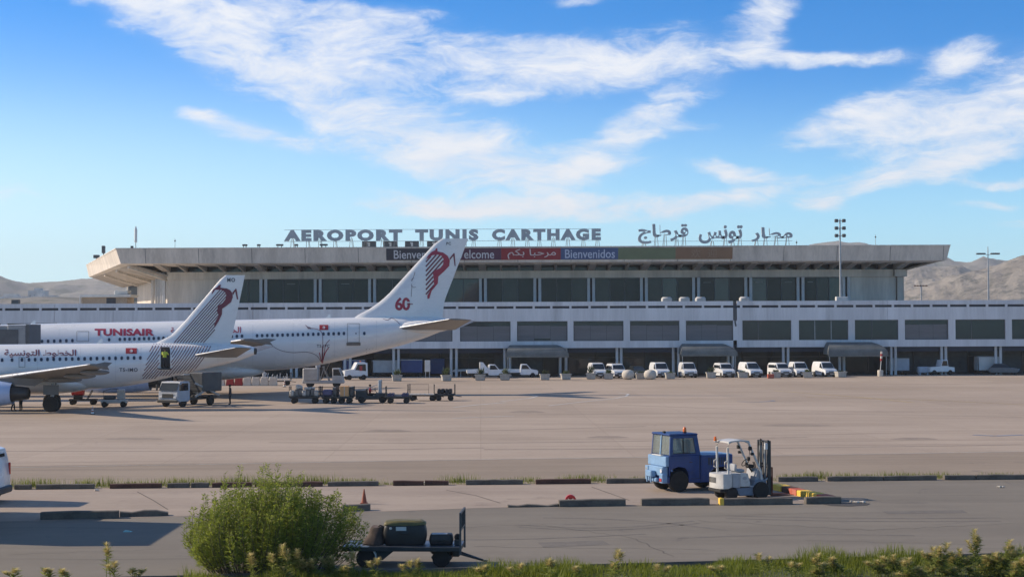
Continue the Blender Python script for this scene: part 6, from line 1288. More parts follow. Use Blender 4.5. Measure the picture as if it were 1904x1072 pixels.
# local x: 0 at the cab front, negative to the rear; +y is the side the camera sees
def tpart(name, m, fn, smooth=None):
    b = MB(); fn(b); return b.build(name, m, t, smooth=smooth)
tpart('cab', M_TUG, lambda b: (b.prism([(-.02, .62), (.0, 1.38), (-.04, 1.40), (-1.34, 1.40), (-1.36, .34), (-.85, .34), (-.82, .75), (-.70, .92), (-.40, .98), (-.10, .90), (-.02, .78)], -W, W, .03),
    [b.loft([[(x0, s * W * .999, 1.40), (x1, s * W * .999, 1.40), (x1, s * (W - .06), 1.40), (x0, s * (W - .06), 1.40)], [(x2, s * (W - .04), 2.14), (x3, s * (W - .04), 2.14), (x3, s * (W - .10), 2.14), (x2, s * (W - .10), 2.14)]], True) for s in (-1, 1) for x0, x1, x2, x3 in ((-.03, -.15, -.08, -.20), (-1.16, -1.34, -1.04, -1.22))],
    [b.box(-1.13, -.20, s * (W - .045) - .03, s * (W - .045) + .03, 2.05, 2.14) for s in (-1, 1)], [b.box(-1.17, -.14, s * (W - .012) - .025, s * (W - .012) + .011, 1.40, 1.46) for s in (-1, 1)]), 30)
tpart('roof', M_TUG, lambda b: b.bbox(-1.25, -.03, -W + .02, W - .02, 2.14, 2.22, .03))
tpart('windscreen', M_SEE, lambda b: b.loft([[(-.035, -W + .07, 1.42), (-.035, W - .07, 1.42), (-.055, W - .07, 1.42), (-.055, -W + .07, 1.42)], [(-.09, -W + .1, 2.13), (-.09, W - .1, 2.13), (-.11, W - .1, 2.13), (-.11, -W + .1, 2.13)]], True))
tpart('windscreen_post', M_TUGLIT, lambda b: b.bar((-.03, .0, 1.40), (-.09, 0, 2.14), .07, .05))
for s in (-1, 1):
    tpart('side_window', M_SEE, lambda b: b.loft([[(-1.15, s * (W - .03), 1.47), (-.16, s * (W - .03), 1.47), (-.16, s * (W - .045), 1.47), (-1.15, s * (W - .045), 1.47)], [(-1.04, s * (W - .06), 2.05), (-.20, s * (W - .06), 2.05), (-.20, s * (W - .075), 2.05), (-1.04, s * (W - .075), 2.05)]], True))
    tpart('window_seal', M_BLACK, lambda b: (b.bar((-.62, s * (W - .018), 1.47), (-.62, s * (W - .05), 2.05), .03), b.bar((-1.14, s * (W - .012), 1.475), (-.16, s * (W - .012), 1.475), .02)))
    for x, r_ in ((-.45, .41), (-2.15, .41)): wheel_at(t, x, s * (W - .16), r_, r_, .28, 24, rim=M_DSTEEL)
    tpart('headlight', M_LAMP, lambda b: b.lathe([(.07, 0), (.075, .03)], (.24, s * .62, .82), 'x', 14), 40)
tpart('rear_window', M_SEE, lambda b: b.loft([[(-1.29, -W + .1, 1.45), (-1.29, W - .1, 1.45), (-1.30, W - .1, 1.45), (-1.30, -W + .1, 1.45)], [(-1.18, -W + .14, 2.08), (-1.18, W - .14, 2.08), (-1.19, W - .14, 2.08), (-1.19, -W + .14, 2.08)]], True))
tpart('front_panel', M_TUGLIT, lambda b: (b.bbox(-.01, .13, -W + .02, W - .02, .98, 1.36, .02), b.bbox(.0, .24, -W + .22, W - .10, .62, .975, .03)))
tpart('front_skirt', M_TUG, lambda b: b.bbox(-.06, .20, -W + .04, W - .04, .34, .61, .03))
tpart('tow_bumper', M_TUGLIT, lambda b: (b.bbox(.24, .46, -.34, .16, .56, .80, .03), b.bbox(.20, .34, -.5, .35, .38, .54, .03), b.bar((.42, -.25, .56), (.42, -.25, .36), .05), b.bar((.42, .08, .56), (.42, .08, .36), .05)))
tpart('step_block', M_TUGLIT, lambda b: b.bbox(.06, .28, W - .30, W - .03, .36, .70, .02)); tpart('step_block', M_TUGLIT, lambda b: b.bbox(.201, .27, -W + .05, -W + .32, .40, .95, .02))
tpart('number_plate', M_BARR, lambda b: b.bbox(.285, .30, W - .26, W - .08, .42, .54, .004))
tpart('lamp_bar', M_PALE, lambda b: b.bbox(-.02, .14, -.45, .35, 1.361, 1.40, .015))
tpart('rear_deck', M_TUG, lambda b: b.prism([(-1.37, .34), (-1.37, 1.36), (-2.74, 1.36), (-2.74, .60), (-2.66, .56), (-2.58, .80), (-2.4, .92), (-1.98, .92), (-1.78, .80), (-1.70, .34)], -W, W, .03), 30)
tpart('deck_rim', M_TUGLIT, lambda b: b.bbox(-2.72, -1.40, -W + .05, W - .03, 1.361, 1.40, .015))
tpart('deck_hatch', M_DSTEEL, lambda b: [b.box(-2.5 + .11 * k, -2.44 + .11 * k, W - .002, W + .008, 1.0, 1.28) for k in range(8)])
tpart('door_line', M_DSTEEL, lambda b: (b.box(-1.30, -1.285, W - .002, W + .005, .5, 1.38), b.box(-.98, -.86, W, W + .03, 1.12, 1.15), b.box(-1.285, -.9, W - .002, W + .005, .5, .512)))
tpart('chassis', M_DSTEEL, lambda b: b.bbox(-2.7, .1, -W + .3, W - .3, .32, .55, .03))
tpart('seat', M_BLACK, lambda b: (b.bbox(-1.05, -.55, -.1, .45, 1.05, 1.5, .06), b.bbox(-1.12, -.98, -.1, .45, 1.45, 1.95, .05)), 40)
tpart('steering_wheel', M_BLACK, lambda b: (b.tube([(-.12, .2, 1.3), (-.34, .2, 1.55)], .025, 6), b.lathe([(.17, -.012), (.19, 0), (.17, .012)], (-.36, .2, 1.57), 'z', 16)), 60)
tpart('beacon_base', M_BLACK, lambda b: b.lathe([(.075, 0), (.075, .05)], (-.86, .42, 2.22), 'z', 14), 40)
tpart('beacon', M_ORANGE, lambda b: b.lathe([(.065, 0), (.07, .05), (.06, .15), (.03, .18)], (-.86, .42, 2.27), 'z', 14), 40)
tpart('roof_lamp', M_BLACK, lambda b: b.bbox(-.16, -.06, .1, .24, 2.22, 2.30, .02))
tpart('exhaust', M_DSTEEL, lambda b: b.tube([(-1.45, -.5, 1.36), (-1.45, -.5, 1.55)], .04, 8), 60)
# ================================================================== FORKLIFT
M_FL = mat('forklift_white', (.55, .54, .51), .45, var=.10, scale=3, coat=.1, dirt=(.30, .27, .23, .75)); M_FLG = mat('forklift_grey', (.34, .35, .37), .5, var=.10, scale=3); M_FLB = mat('forklift_slate', (.17, .20, .25), .5, var=.12, scale=3); M_RUST = mat('rusty_iron', (.17, .055, .03), .8, var=.3, scale=6)
g = G(1346, 931); t = thing('forklift', 'white forklift with overhead guard standing behind the kerb', 'forklift', (g.x - .22, g.y + .62, 0), R(19)); W = .52
# local x: 0 at the rear corner, forward to the mast; -y is the side the camera sees
tpart('counterweight', M_FL, lambda b: b.loft([[(x * 1.0 + (.06 if abs(y) > .4 else 0), y, z) for y, x in ((-.52, .0), (-.3, -.10), (.3, -.10), (.52, .0), (.52, .38), (-.52, .38))] for z in (.42, .52, .86, .95)], True), 40)
tpart('side_cover', M_FLG, lambda b: (b.bbox(.385, .74, -W, W, .44, .965, .02)))
tpart('engine_hood', M_FL, lambda b: b.prism([(.741, .47), (.741, .97), (1.06, .95), (1.16, .58), (1.16, .47)], -W + .01, W - .01, .02), 30)
tpart('lower_frame', M_FLB, lambda b: b.prism([(.50, .435), (1.86, .435), (1.80, .14), (.74, .14), (.62, .3)], -W + .03, W - .03, .02), 30)
tpart('rear_bumper', M_BLACK, lambda b: b.bbox(-.06, .30, -.5, .5, .28, .42, .03)); tpart('vent_grille', M_BLACK, lambda b: [b.box(-.112, -.098, -.25 + .1 * k, -.20 + .1 * k, .62, .82) for k in range(6)])
for s in (-1, 1):
    wheel_at(t, .42, s * (W - .10), .25, .25, .20, 22); wheel_at(t, 1.58, s * (W - .05), .32, .32, .26, 22)
    tpart('tail_light', M_ORANGE, lambda b: b.bbox(-.02 + .03, .06, s * .40 - .07, s * .40 + .07, .76, .86, .02))
    tpart('rear_post', M_FL, lambda b: b.tube([(.30, s * .44, .93), (.28, s * .44, 1.9), (.32, s * .44, 2.06), (.42, s * .44, 2.11)], .042, 10), 60)
    tpart('front_pillar', M_FL, lambda b: b.tube([(1.02, s * .44, 2.10), (1.12, s * .44, 2.06), (1.62, s * .44, 1.0), (1.66, s * .44, .55)], .042, 10), 60)
    tpart('rear_grip', M_FL, lambda b: b.tube([(.25, s * .44, 1.42), (.16, s * .44, 1.38), (.16, s * .44, 1.16), (.26, s * .44, 1.12)], .022, 8), 60)
    tpart('work_light', M_BLACK, lambda b: b.bbox(1.12, 1.24, s * .46 - .06, s * .46 + .06, 1.78, 1.92, .02)); tpart('indicator', M_BLACK, lambda b: b.bbox(1.18, 1.30, s * .50 - .05, s * .50 + .05, 1.60, 1.70, .02))
tpart('overhead_guard', M_FL, lambda b: (b.loft([[(x, -.47, z), (x, .47, z), (x, .47, z + .05), (x, -.47, z + .05)] for x, z in ((.32, 2.06), (.45, 2.09), (.8, 2.12), (1.1, 2.09), (1.16, 2.06))], True)), 30)
tpart('seat', M_FLG, lambda b: (b.bbox(.72, 1.08, -.24, .24, .972, 1.08, .04), b.bbox(.66, .76, -.24, .24, 1.0, 1.28, .04)), 40)
tpart('dashboard', M_FLG, lambda b: b.prism([(1.38, .62), (1.50, 1.12), (1.66, 1.05), (1.80, .62)], -.4, .4, .03), 30)
tpart('steering_column', M_BLACK, lambda b: (b.tube([(1.48, -.05, .95), (1.22, -.05, 1.30)], .035, 8), b.bbox(1.26, 1.48, -.2, .12, 1.10, 1.24, .04)), 60)
sw = tpart('steering_wheel', M_BLACK, lambda b: [b.tube([(1.20 + .12 * math.sin(2 * math.pi * k / 20), -.05 + .19 * math.cos(2 * math.pi * k / 20), 1.32 + .13 * math.sin(2 * math.pi * k / 20)) for k in range(21)], .016, 6, cap=False), b.tube([(1.13, -.16, 1.24), (1.20, -.05, 1.32), (1.27, .06, 1.40)], .012, 6)], 60)
tpart('control_lever', M_BLACK, lambda b: [b.tube([(1.52 - .0 * k, -.3 + .07 * k, 1.08), (1.44, -.3 + .07 * k, 1.34)], .012, 6) for k in range(3)], 60)
tpart('mirror', M_BLACK, lambda b: (b.tube([(1.16, -.46, 1.95), (1.10, -.56, 1.66), (1.06, -.58, 1.50)], .012, 6), b.bbox(1.0, 1.10, -.64, -.52, 1.42, 1.56, .02)), 60)
tpart('floor_plate', M_FLG, lambda b: b.bbox(1.14, 1.70, -.5, .5, .44, .50, .01)); tpart('front_fender', M_FLB, lambda b: b.prism([(1.28, .5), (1.34, .68), (1.78, .70), (1.86, .5)], -W, W, .03), 30)
for s in (-1, 1):
    tpart('mast_rail', M_DSTEEL, lambda b: (b.bbox(1.92, 2.06, s * .36 - .05, s * .36 + .05, .12, 2.10, .01), b.bbox(1.96, 2.05, s * .27 - .03, s * .27 + .03, .16, 2.12, .01)))
    tpart('lift_cylinder', M_STEEL, lambda b: (b.tube([(1.93, s * .18, .3), (1.93, s * .18, 1.9)], .045, 10), b.tube([(1.93, s * .18, 1.9), (1.93, s * .18, 2.05)], .025, 8)), 60)
    tpart('tilt_cylinder', M_STEEL, lambda b: b.tube([(1.60, s * .36, .45), (1.95, s * .36, .75)], .04, 8), 60)
    tpart('fork', M_RUST, lambda b: b.prism([(2.12, .08), (2.12, .75), (2.17, .75), (2.18, .13), (3.05, .09), (3.05, .07), (2.15, .06)], s * .25 - .05, s * .25 + .05, 0))
tpart('mast_tie', M_DSTEEL, lambda b: (b.bbox(1.94, 2.04, -.40, .40, 2.02, 2.10, .01), b.bbox(1.94, 2.04, -.40, .40, 1.2, 1.28, .01), b.bbox(1.93, 2.03, -.40, .40, .30, .42, .01)))
tpart('mast_lamp', M_PALE, lambda b: b.bbox(1.80, 1.92, -.44, -.36, 1.78, 2.02, .02)); tpart('carriage', M_RUST, lambda b: (b.bbox(2.065, 2.115, -.45, .45, .30, .42, .01), b.bbox(2.065, 2.115, -.45, .45, .68, .80, .01), [b.bbox(2.07, 2.11, y - .03, y + .03, .42, 1.08, .005) for y in (-.42, -.14, .14, .42)], b.bbox(2.07, 2.11, -.45, .45, 1.08, 1.14, .005)))
tpart('lift_chain', M_BLACK, lambda b: [b.box(1.985, 2.015, y - .02, y + .02, .8, 2.0) for y in (-.08, .08)]); tpart('hydraulic_hose', M_BLACK, lambda b: b.tube([(1.97, -.02, 2.0), (1.85, 0, 2.16), (1.80, -.02, 1.6), (1.86, 0, .7)], .018, 6), 60)
tpart('beacon', M_ORANGE, lambda b: b.lathe([(.05, 0), (.055, .04), (.045, .14), (.02, .16)], (.20, .40, 2.10), 'z', 12), 40); tpart('beacon_bracket', M_FL, lambda b: (b.bar((.34, .40, 2.04), (.18, .40, 2.07), .04), b.lathe([(.055, 0), (.055, .04)], (.20, .40, 2.06), 'z', 12)))
tpart('hood_emblem', M_FLG, lambda b: b.ball((.93, -W + .008, .78), (.09, .004, .06), 14, 8)); tpart('floor_pedal', M_BLACK, lambda b: b.bbox(1.45, 1.55, -.2, -.1, .5, .62, .01))
# ================================================================== VAN AT THE LEFT EDGE AND UNSEEN LORRY ADDED FOR THE ROAD SHADOW
g = G(22, 939); t = van('delivery_van', 'white van with red tail light leaving the picture at the left edge', None, 4.7, 1.85, 2.02); t.location = (g.x - 4.7 * .48 - .62, g.y + .92, 0); t.rotation_euler = (0, 0, R(180))
def shadow_lorry(loc, rz, label):
    t = thing('shadow_lorry', label, 'truck', loc, R(rz)); b = MB(); b.bbox(-3.4, 2.0, -1.2, 1.2, 1.0, 4.1, .05); b.build('box', M_PALE, t); b = MB(); b.prism([(2.1, .5), (2.1, 2.5), (3.3, 2.5), (3.75, 1.5), (3.8, .5)], -1.1, 1.1, .08); b.build('cab', M_VANW, t, smooth=30)
    b = MB(); b.add([(3.38, -.95, 2.38), (3.38, .95, 2.38), (3.76, 1.0, 1.55), (3.76, -1.0, 1.55)], [(0, 1, 2, 3)]); b.build('windscreen', M_CARGLASS, t, norm=False); b = MB(); b.bbox(-3.3, 3.4, -.5, .5, .6, .98, .03); b.build('chassis', M_DSTEEL, t)
    for x in (-2.3, 2.9):
        for s in (-1, 1): wheel_at(t, x, s * .98, .48, .48, .3, 18)
    return t
shadow_lorry((-18.9, 51.4, 0), 91, 'pale box lorry added unseen past the left edge to cast the road shadow')  # out of view; placed and sized for the shadow it throws on the road
# ================================================================== FLAT TROLLEY WITH CASES
M_TROL = mat('trolley_steel', (.032, .038, .043), .5, metal=.3, var=.2, scale=3); M_ALU = mat('deck_aluminium', (.13, .15, .18), .4, metal=.5, var=.12, scale=3)
g = G(752, 1056); t = thing('baggage_trolley', 'dark flat baggage trolley with tall end frame standing by the bush', 'trolley', (g.x, g.y + .7, 0), R(-3)); TRL = t
zb = .47; x0, x1 = -1.62, 1.50
tpart('deck', M_ALU, lambda b: b.bbox(x0, x1, -.64, .64, zb + .06, zb + .075, .005)); tpart('frame', M_TROL, lambda b: (b.bbox(x0, x1, -.70, -.62, zb - .03, zb + .08, .01), b.bbox(x0, x1, .62, .70, zb - .03, zb + .08, .01), [b.box(x, x + .06, -.62, .62, zb - .03, zb + .055) for x in np.linspace(x0, x1 - .06, 6)]))
tpart('end_frame', M_BODYG, lambda b: (b.bar((x1, -.68, zb - .1), (x1, -.68, 1.42), .05), b.bar((x1, .68, zb - .1), (x1, .68, 1.42), .05), b.bar((x1, -.70, 1.42), (x1, .70, 1.42), .05), b.bar((x1, -.68, .98), (x1, .68, .98), .035)))
tpart('end_bars', M_TROL, lambda b: [b.bar((x1, y, .98), (x1, y, 1.41), .018) for y in np.linspace(-.58, .58, 9)])
tpart('turntable', M_TROL, lambda b: (b.lathe([(.30, .30), (.34, .34), (.34, .43)], (.98, 0, 0), 'z', 18), b.bbox(.72, 1.24, -.5, .5, .22, .30, .02), b.bbox(1.25, 1.45, -.3, .3, .25, .42, .03)), 30)
tpart('rear_bracket', M_TROL, lambda b: [b.prism([(-.75, zb - .03), (-.25, zb - .03), (-.55, .20), (-.72, .18)], s * .5 - .03, s * .5 + .03, 0) for s in (-1, 1)]); tpart('mudguard', M_PALE, lambda b: [b.loft([[(-1.0 + math.cos(a) * .30, s * .56 - .12, .26 + math.sin(a) * .30), (-1.0 + math.cos(a) * .30, s * .56 + .12, .26 + math.sin(a) * .30), (-1.0 + math.cos(a) * .275, s * .56 + .12, .26 + math.sin(a) * .275), (-1.0 + math.cos(a) * .275, s * .56 - .12, .26 + math.sin(a) * .275)] for a in np.linspace(-.4, 2.4, 12)], True) for s in (-1, 1)], 40)
for s in (-1, 1): wheel_at(t, -1.0, s * .56, .25, .25, .16, 20); wheel_at(t, .98, s * .42, .24, .24, .18, 20)
tpart('drawbar', M_TROL, lambda b: (b.bar((1.28, -.18, .36), (2.05, 0, .12), .05), b.bar((1.28, .18, .36), (2.05, 0, .12), .05), b.lathe([(.05, -.02), (.08, 0), (.05, .02)], (2.1, 0, .11), 'z', 12)))
tz = zb + .076; tx, ty = TRL.location.x, TRL.location.y
def rounded_case(name, cx, cy, sx, sy, sz, m, mt, label):
    o = bpy.data.objects.new(name, None); COL.objects.link(o); o.location = (cx, cy, tz); tag(o, label, 'case'); b = MB(); rings = []
    for k in range(13):
        u = k / 12; z = sz * u; e = .9 + .1 * math.sin(math.pi * min(1, max(0, u))) if 0 < u < 1 else .86; ring = []
        for a in range(28):
            th = 2 * math.pi * a / 28; ring.append((sx / 2 * e * math.copysign(abs(math.cos(th)) ** .35, math.cos(th)), sy / 2 * e * math.copysign(abs(math.sin(th)) ** .35, math.sin(th)), z * .97 + (.0 if u < 1 else .012)))
        rings.append(ring)
    b.loft(rings, True); b.build('shell', m, o, smooth=60); return o
M_OLIVE = mat('olive_cloth', (.13, .11, .035), .6, var=.25, scale=6)
o = rounded_case('travel_case', tx - .02, ty - .1, 1.16, .62, .58, M_TRUNK, None, 'large black rounded case with olive lid on the trolley')
b = MB(); rings = []
for k in range(7):
    u = k / 6; e = 1 - .28 * u ** 2.2; rings.append([(1.12 / 2 * e * math.copysign(abs(math.cos(th)) ** .4, math.cos(th)), .60 / 2 * e * math.copysign(abs(math.sin(th)) ** .4, math.sin(th)), .535 + .10 * math.sin(u * math.pi / 2) + .012 * math.sin(th * 5 + k)) for th in (2 * math.pi * a / 28 for a in range(28))])
b.loft(rings, True); b.build('lid', M_OLIVE, o, smooth=60); b = MB(); b.box(-.22, .05, -.318, -.312, .40, .50); b.build('label', M_PALE, o); b = MB(); b.ball((-.36, -.312, .46), (.035, .008, .035), 10, 6); b.build('badge', M_PALE, o, smooth=60); b = MB(); b.bbox(-.45, .42, -.25, .25, -.0, .055, .02); b.build('base', M_OLIVE, o); b = MB(); b.tube([(-.12, -.31, .34), (-.10, -.35, .31), (.10, -.35, .31), (.12, -.31, .34)], .014, 6); b.build('handle', M_BLACK, o, smooth=60)
o = rounded_case('travel_case', tx + .94, ty - .12, .64, .50, .28, M_TRUNK, None, 'small flat black case beside the end frame of the trolley'); b = MB(); b.tube([(-.1, -.25, .15), (-.08, -.29, .13), (.08, -.29, .13), (.1, -.25, .15)], .012, 6); b.build('handle', M_BLACK, o, smooth=60); b = MB(); b.box(-.24, .16, -.14, .14, .277, .287); b.build('lid_plate', M_STEEL, o)
# slumped brown sack
b = MB(); rings = []; rs_ = random.Random(2)
for k in range(10):
    u = k / 9; z = .46 * u; wx = .30 * (1 - .35 * u) + .03 * math.sin(u * 9); rings.append([(wx * math.cos(th) * (1 + .10 * math.sin(3 * th + k)) + .16 * u, .27 * (1 - .3 * u) * math.sin(th) * (1 + .08 * math.sin(4 * th)), z + .02 * math.sin(2 * th + k)) for th in (2 * math.pi * a / 20 for a in range(20))])
b.loft(rings, True); o = b.build('cloth_sack', mat('brown_cloth', (.075, .052, .045), .85, var=.25, scale=6, bump=.02), None, smooth=60); o.location = (tx - .86, ty - .1, tz + .02); tag(o, 'slumped brown cloth sack at the left of the black case', 'sack')
b = MB(); b.tube([(.1, -.05, .42), (.18, -.08, .50), (.26, -.02, .46)], .02, 6); b.build('tie', M_BLACK, o, smooth=60)
o = bpy.data.objects.new('hand_winch', None); COL.objects.link(o); o.location = (tx + 1.38, ty - .3, tz); tag(o, 'small dark winch at the foot of the trolley end frame', 'winch')
b = MB(); b.bbox(-.09, .07, -.1, .1, 0, .16, .02); b.build('housing', M_TROL, o); b = MB(); b.lathe([(.07, -.06), (.085, -.05), (.085, .05), (.07, .06)], (-.01, 0, .22), 'y', 14); b.build('drum', M_BLACK, o, smooth=40)
# ================================================================== PLANTS
def leafmat(name, a, c, tr): 
    m = bpy.data.materials.new(name); m.use_nodes = True; t_ = m.node_tree; n = t_.nodes; bs = n['Principled BSDF']; g_ = NG(t_); tc = n.new('ShaderNodeTexCoord'); gi = n.new('ShaderNodeNewGeometry')
    f = g_.noise(tc.outputs['Object'], 2.3, 4, .6); f2 = gi.outputs['Random Per Island']
    col = g_.mix(g_.m('ADD', g_.m('MULTIPLY', f, .55), g_.m('MULTIPLY', f2, .45)), (*a, 1), (*c, 1)); t_.links.new(col, bs.inputs['Base Color']); bs.inputs['Roughness'].default_value = .55; bs.inputs['Specular IOR Level'].default_value = .35
    trn = n.new('ShaderNodeBsdfTranslucent'); t_.links.new(col, trn.inputs[0]); mx = n.new('ShaderNodeMixShader'); mx.inputs[0].default_value = tr
    t_.links.new(bs.outputs[0], mx.inputs[1]); t_.links.new(trn.outputs[0], mx.inputs[2]); t_.links.new(mx.outputs[0], n['Material Output'].inputs[0]); return m
M_BUSH = leafmat('bush_leaf', (.10, .15, .016), (.40, .43, .075), .52); M_GRASS = leafmat('grass_blade', (.095, .135, .012), (.29, .31, .04), .5); M_DRY = leafmat('seed_head', (.52, .42, .16), (.78, .68, .34), .6); M_REED = leafmat('reed_leaf', (.17, .21, .045), (.42, .44, .13), .6); M_TWIG = mat('twig_bark', (.10, .085, .05), .9, var=.2)
def blades(rr, n, area, h0, h1, w, lean=.35, dens=None):
    vs_, fs_ = [], []
    for _ in range(n):
        x, y = area(rr); h = rr.uniform(h0, h1) * (dens(x, y) if dens else 1)
        if h < .03: continue
        a = rr.uniform(0, 6.28); l = h * rr.uniform(.05, lean); dx_, dy_ = math.cos(a) * l, math.sin(a) * l; ww = w * rr.uniform(.6, 1.3); px_, py_ = -math.sin(a) * ww, math.cos(a) * ww; o = len(vs_); z0 = 0.0
        vs_ += [(x - px_, y - py_, z0), (x + px_, y + py_, z0), (x + dx_ * .35 + px_ * .8, y + dy_ * .35 + py_ * .8, h * .6), (x + dx_ * .35 - px_ * .8, y + dy_ * .35 - py_ * .8, h * .6), (x + dx_, y + dy_, h)]
        fs_ += [(o, o + 1, o + 2, o + 3), (o + 3, o + 2, o + 4)]
    b = MB(); b.v = vs_; b.f = fs_; b.mi = [0] * len(fs_); return b
rg = random.Random(99)
def vd(x, y): return (.25 + 1.15 * max(0, mn.noise(Vector((x * .55, y * .6, 2.0))) + .30)) * (1 + .25 * math.sin(x * 2.1) * math.sin(x * .7))
bm_ = blades(rg, 30000, lambda r: (lambda x: (x, vline(x).y - .05 - abs(r.gauss(0, 1.3))))(r.uniform(-8, 17)), .12, .46, .0075, .6, vd); stuff(bm_.build('verge_grass', M_GRASS, None, norm=False), 'lush green grass along the near edge of the road', 'grass')
# weeds behind the far row of kerb stones
tufts = [(40, 1.0), (75, .9), (150, .8), (190, 1.0), (240, .5), (270, .7), (320, .9), (345, .8), (372, .7), (420, .9), (455, 1.1), (500, .6), (560, 1.1), (590, .9), (640, .7), (680, .6), (850, .9), (860, .5), (940, .45), (985, .6), (1055, .5), (1075, .8), (1110, .8), (1190, .5), (1470, .6), (1500, .7), (1528, .9), (1580, .7), (1615, .5), (1660, .8), (1690, .6), (1730, .5), (1750, .7), (1780, .4), (1860, .6)]
vs_all = MB()
for px, k in tufts:
    g = G(px, 906 - (px - 50) * .01027)
    q = blades(rg, int(230 * k), lambda r: (g.x + r.gauss(0, .38 * k + .1), g.y + .25 + abs(r.gauss(0, .22))), .08, .46 * k, .007, .6); vs_all.add(q.v, q.f)
q = blades(rg, 3500, lambda r: ((lambda x: (x, kfar(x).y + .2 + abs(r.gauss(0, .25))))(r.uniform(-21, 21))), .03, .16, .007, .7); vs_all.add(q.v, q.f)
stuff(vs_all.build('kerb_weeds', M_GRASS, None, norm=False), 'tufts of weeds growing behind the far row of kerb stones', 'weeds')
# the bush: many upright feathery shoots
def bush():
    t_ = thing('bush', 'large feathery green bush at the near edge of the road', 'bush', (Xp(492, 41.2), 41.2, 0)); rr = random.Random(31); s_ = F / 41.2
    stems, leaves = MB(), MB(); N = 330
    for i in range(N):
        a = rr.uniform(0, 6.28); rad = math.sqrt(rr.random()); ca, sa = math.cos(a), math.sin(a)
        lump = 1 + .10 * math.sin(3 * a + 1) + .08 * math.sin(5 * a); H_ = 2.38 * math.sqrt(max(.12, 1 - .70 * rad ** 2.6)) * rr.choice((rr.uniform(.62, .95), rr.uniform(.85, 1.10))) * (1 + .08 * math.sin(7 * a + 4 * rad))
        pts = []; wob = rr.uniform(0, 6.28)
        for k in range(9):
            u = k / 8; ro = (.70 + .30 * math.sin(min(1, u * 1.25) * math.pi / 2)) * rad * lump
            pts.append(Vector((ca * ro * 2.16 + .06 * math.sin(wob + 4 * u) + .12 * u * u, sa * ro * 1.5 + .06 * math.cos(wob + 3 * u), H_ * u ** .92)))
        stems.tube(pts, [.012 * (1 - .8 * k / 8) for k in range(9)], 4)
        for j in range(170):
            u = rr.uniform(.06, 1.0) ** .8; q = u * 8; k0 = min(7, int(q)); p = pts[k0].lerp(pts[k0 + 1], q - k0); tdir = (pts[k0 + 1] - pts[k0]).normalized()
            th = rr.uniform(0, 6.28); side = Vector((math.cos(th), math.sin(th), rr.uniform(-.2, .6))).normalized(); d = (tdir * rr.uniform(.2, .9) + side).normalized(); L = rr.uniform(.06, .18) * (1.2 - .45 * u); off = side * rr.uniform(0, .16) * (1.25 - u)
            w_ = d.cross(Vector((rr.uniform(-1, 1), rr.uniform(-1, 1), rr.uniform(-1, 1)))).normalized() * rr.uniform(.006, .016) * rr.choice((.7, 1, 1.3)); p = p + off; sag = Vector((0, 0, -.25 * L * rr.random()))
            leaves.add([p, p + d * L * .5 + w_, p + d * L + sag, p + d * L * .5 - w_], [(0, 1, 2, 3)])
    stuff(stems.build('stems', M_TWIG, t_, norm=False)); stuff(leaves.build('foliage', M_BUSH, t_, norm=False))
bush()
# seed-headed plants along the bottom edge
def seed_plant(px, py_top, D, label, rr, lush=1.0, tilt=0, heads=1):
    top = P(px, py_top, D); h = top.z; t_ = thing('tall_weed', label, 'plant', (top.x - tilt * h, D, 0), 0, 'seed-headed weeds in front of the road'); st, lf, hd = MB(), MB(), MB()
    for s in range(heads):
        hh = h * (1 - .13 * s * rr.random() - .06 * s); tx_ = tilt * hh + (rr.uniform(-.34, .34) if s else 0); pts = [Vector((tx_ * (k / 6) ** 1.4 + (.10 * s * (1 if s % 2 else -1)) * (1 - k / 6), rr.uniform(-.02, .02), hh * k / 6)) for k in range(7)]; st.tube(pts, [.010 - .001 * k for k in range(7)], 5)
        for j in range(int(34 * lush)):
            u = rr.uniform(.25, .95); q = u * 6; k0 = min(5, int(q)); p = pts[k0].lerp(pts[k0 + 1], q - k0); a = rr.uniform(0, 6.28); L = rr.uniform(.14, .34) * (1.2 - .6 * u); d = Vector((math.cos(a), math.sin(a), rr.uniform(.2, .9))).normalized(); w_ = d.cross(Vector((0, 0, 1))).normalized() * rr.uniform(.012, .022)
            lf.add([p, p + d * L * .45 + w_, p + d * L + Vector((0, 0, -.04)), p + d * L * .45 - w_], [(0, 1, 2, 3)])
        for j in range(190):
            u = rr.uniform(.74, 1.02); q = min(5.999, u * 6); k0 = int(q); p = pts[k0].lerp(pts[k0 + 1], q - k0); a = rr.uniform(0, 6.28); L = rr.uniform(.04, .12); d = Vector((math.cos(a), math.sin(a), rr.uniform(.1, 1.0))).normalized(); w_ = d.cross(Vector((0, 0, 1))).normalized() * .007; p = p + Vector((math.cos(a), math.sin(a), 0)) * rr.uniform(0, .07) * (1.7 - u)
            hd.add([p - w_, p + d * L - w_ * .4, p + d * L + w_ * .4, p + w_], [(0, 1, 2, 3)])
    stuff(st.build('stems', M_REED, t_, norm=False)); stuff(lf.build('leaves', M_REED, t_, norm=False)); stuff(hd.build('seed_heads', M_DRY, t_, norm=False))
rp = random.Random(12)
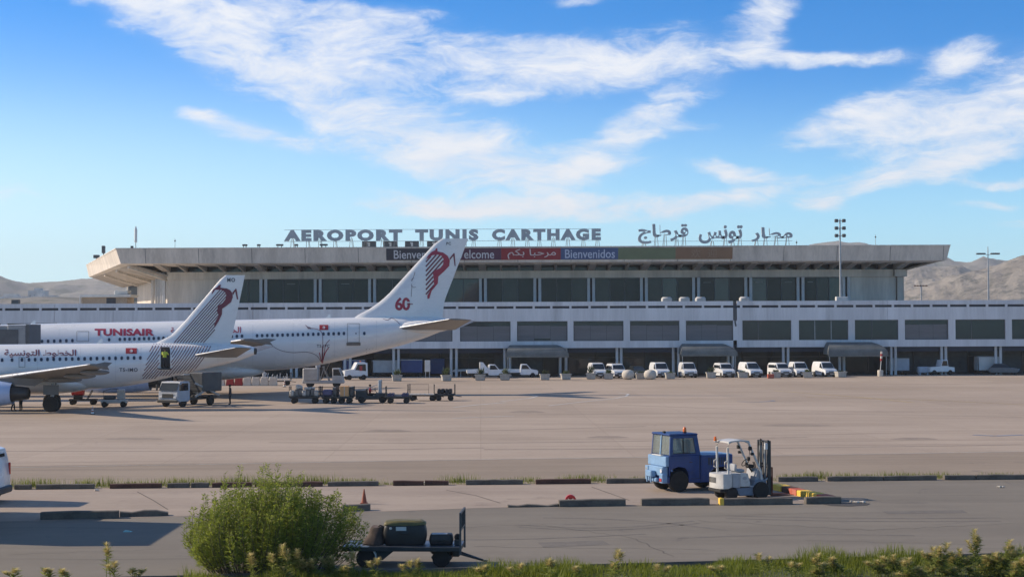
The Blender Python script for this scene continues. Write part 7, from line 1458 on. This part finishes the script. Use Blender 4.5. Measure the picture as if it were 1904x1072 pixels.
weeds = [(28, 1058, 'pair of tips at the bottom left corner'), (85, 1057, 'short one right of the bottom left corner'), (115, 1058, 'short one left of the tall white-dotted stem'), (198, 1010, 'tall thin stem left of the bush'), (213, 1045, 'shorter stem beside the tall one left of the bush'), (247, 1058, 'low one just left of the bush'), (465, 1030, 'one with round head in front of the bush'), (525, 1012, 'yellow-leaved one in front of the bush centre'), (552, 1022, 'one right of the bush centre'), (580, 1040, 'one in front of the bush right half'), (615, 1035, 'tall headed one at the right of the bush'), (640, 1052, 'one under the left trolley wheel'), (657, 1027, 'one at the right edge of the bush'), (702, 1038, 'one before the trolley wheel'), (762, 1043, 'golden one under the trolley middle'), (775, 1040, 'golden one right of the trolley middle'), (968, 1048, 'one right of the trolley drawbar'), (1020, 1040, 'one on the dark grass clump'), (1070, 1054, 'one low in the middle of the verge'), (1150, 1022, 'leaning one in the middle of the verge'), (1140, 1046, 'short one left of the leaning stem'), (1410, 1030, 'upright one right of the middle'), (1520, 1030, 'thick one left of the right-hand clump'), (1545, 1036, 'second of the thick pair'), (1630, 1042, 'thin one right of the thick pair'), (1690, 1038, 'one left of the tall leafy group'), (1735, 1018, 'pale-headed one of the tall leafy group'), (1762, 1010, 'one in the tall leafy group'), (1812, 985, 'tallest one with white flowers'), (1850, 1028, 'bushy one near the right edge'), (1878, 1004, 'leaning one near the right edge'), (1900, 1038, 'one at the bottom right corner')]
weeds += [(1660, 1032, 'leafy one between the thin stem and the tall group'), (1785, 1020, 'one filling the tall leafy group'), (1830, 1040, 'short leafy one below the tallest stem'), (1470, 1046, 'short one in the lush grass'), (1340, 1052, 'short one left of the lush grass'), (1220, 1050, 'short one right of the leaning stem'), (900, 1052, 'short one below the trolley drawbar')]
for px, py, lab in weeds:
    big = px > 1500 or 520 < px < 620; seed_plant(px, py, rp.uniform(38.6, 40.2), 'seed-headed weed, ' + lab, rp, 1.5 if big else 1.0, .25 if px in (1150, 1878, 1762) else rp.uniform(-.1, .1), 8 if px > 1680 and px != 1812 else 6 if px in (1520, 1545, 552, 525, 580) else 4 if big else 2)
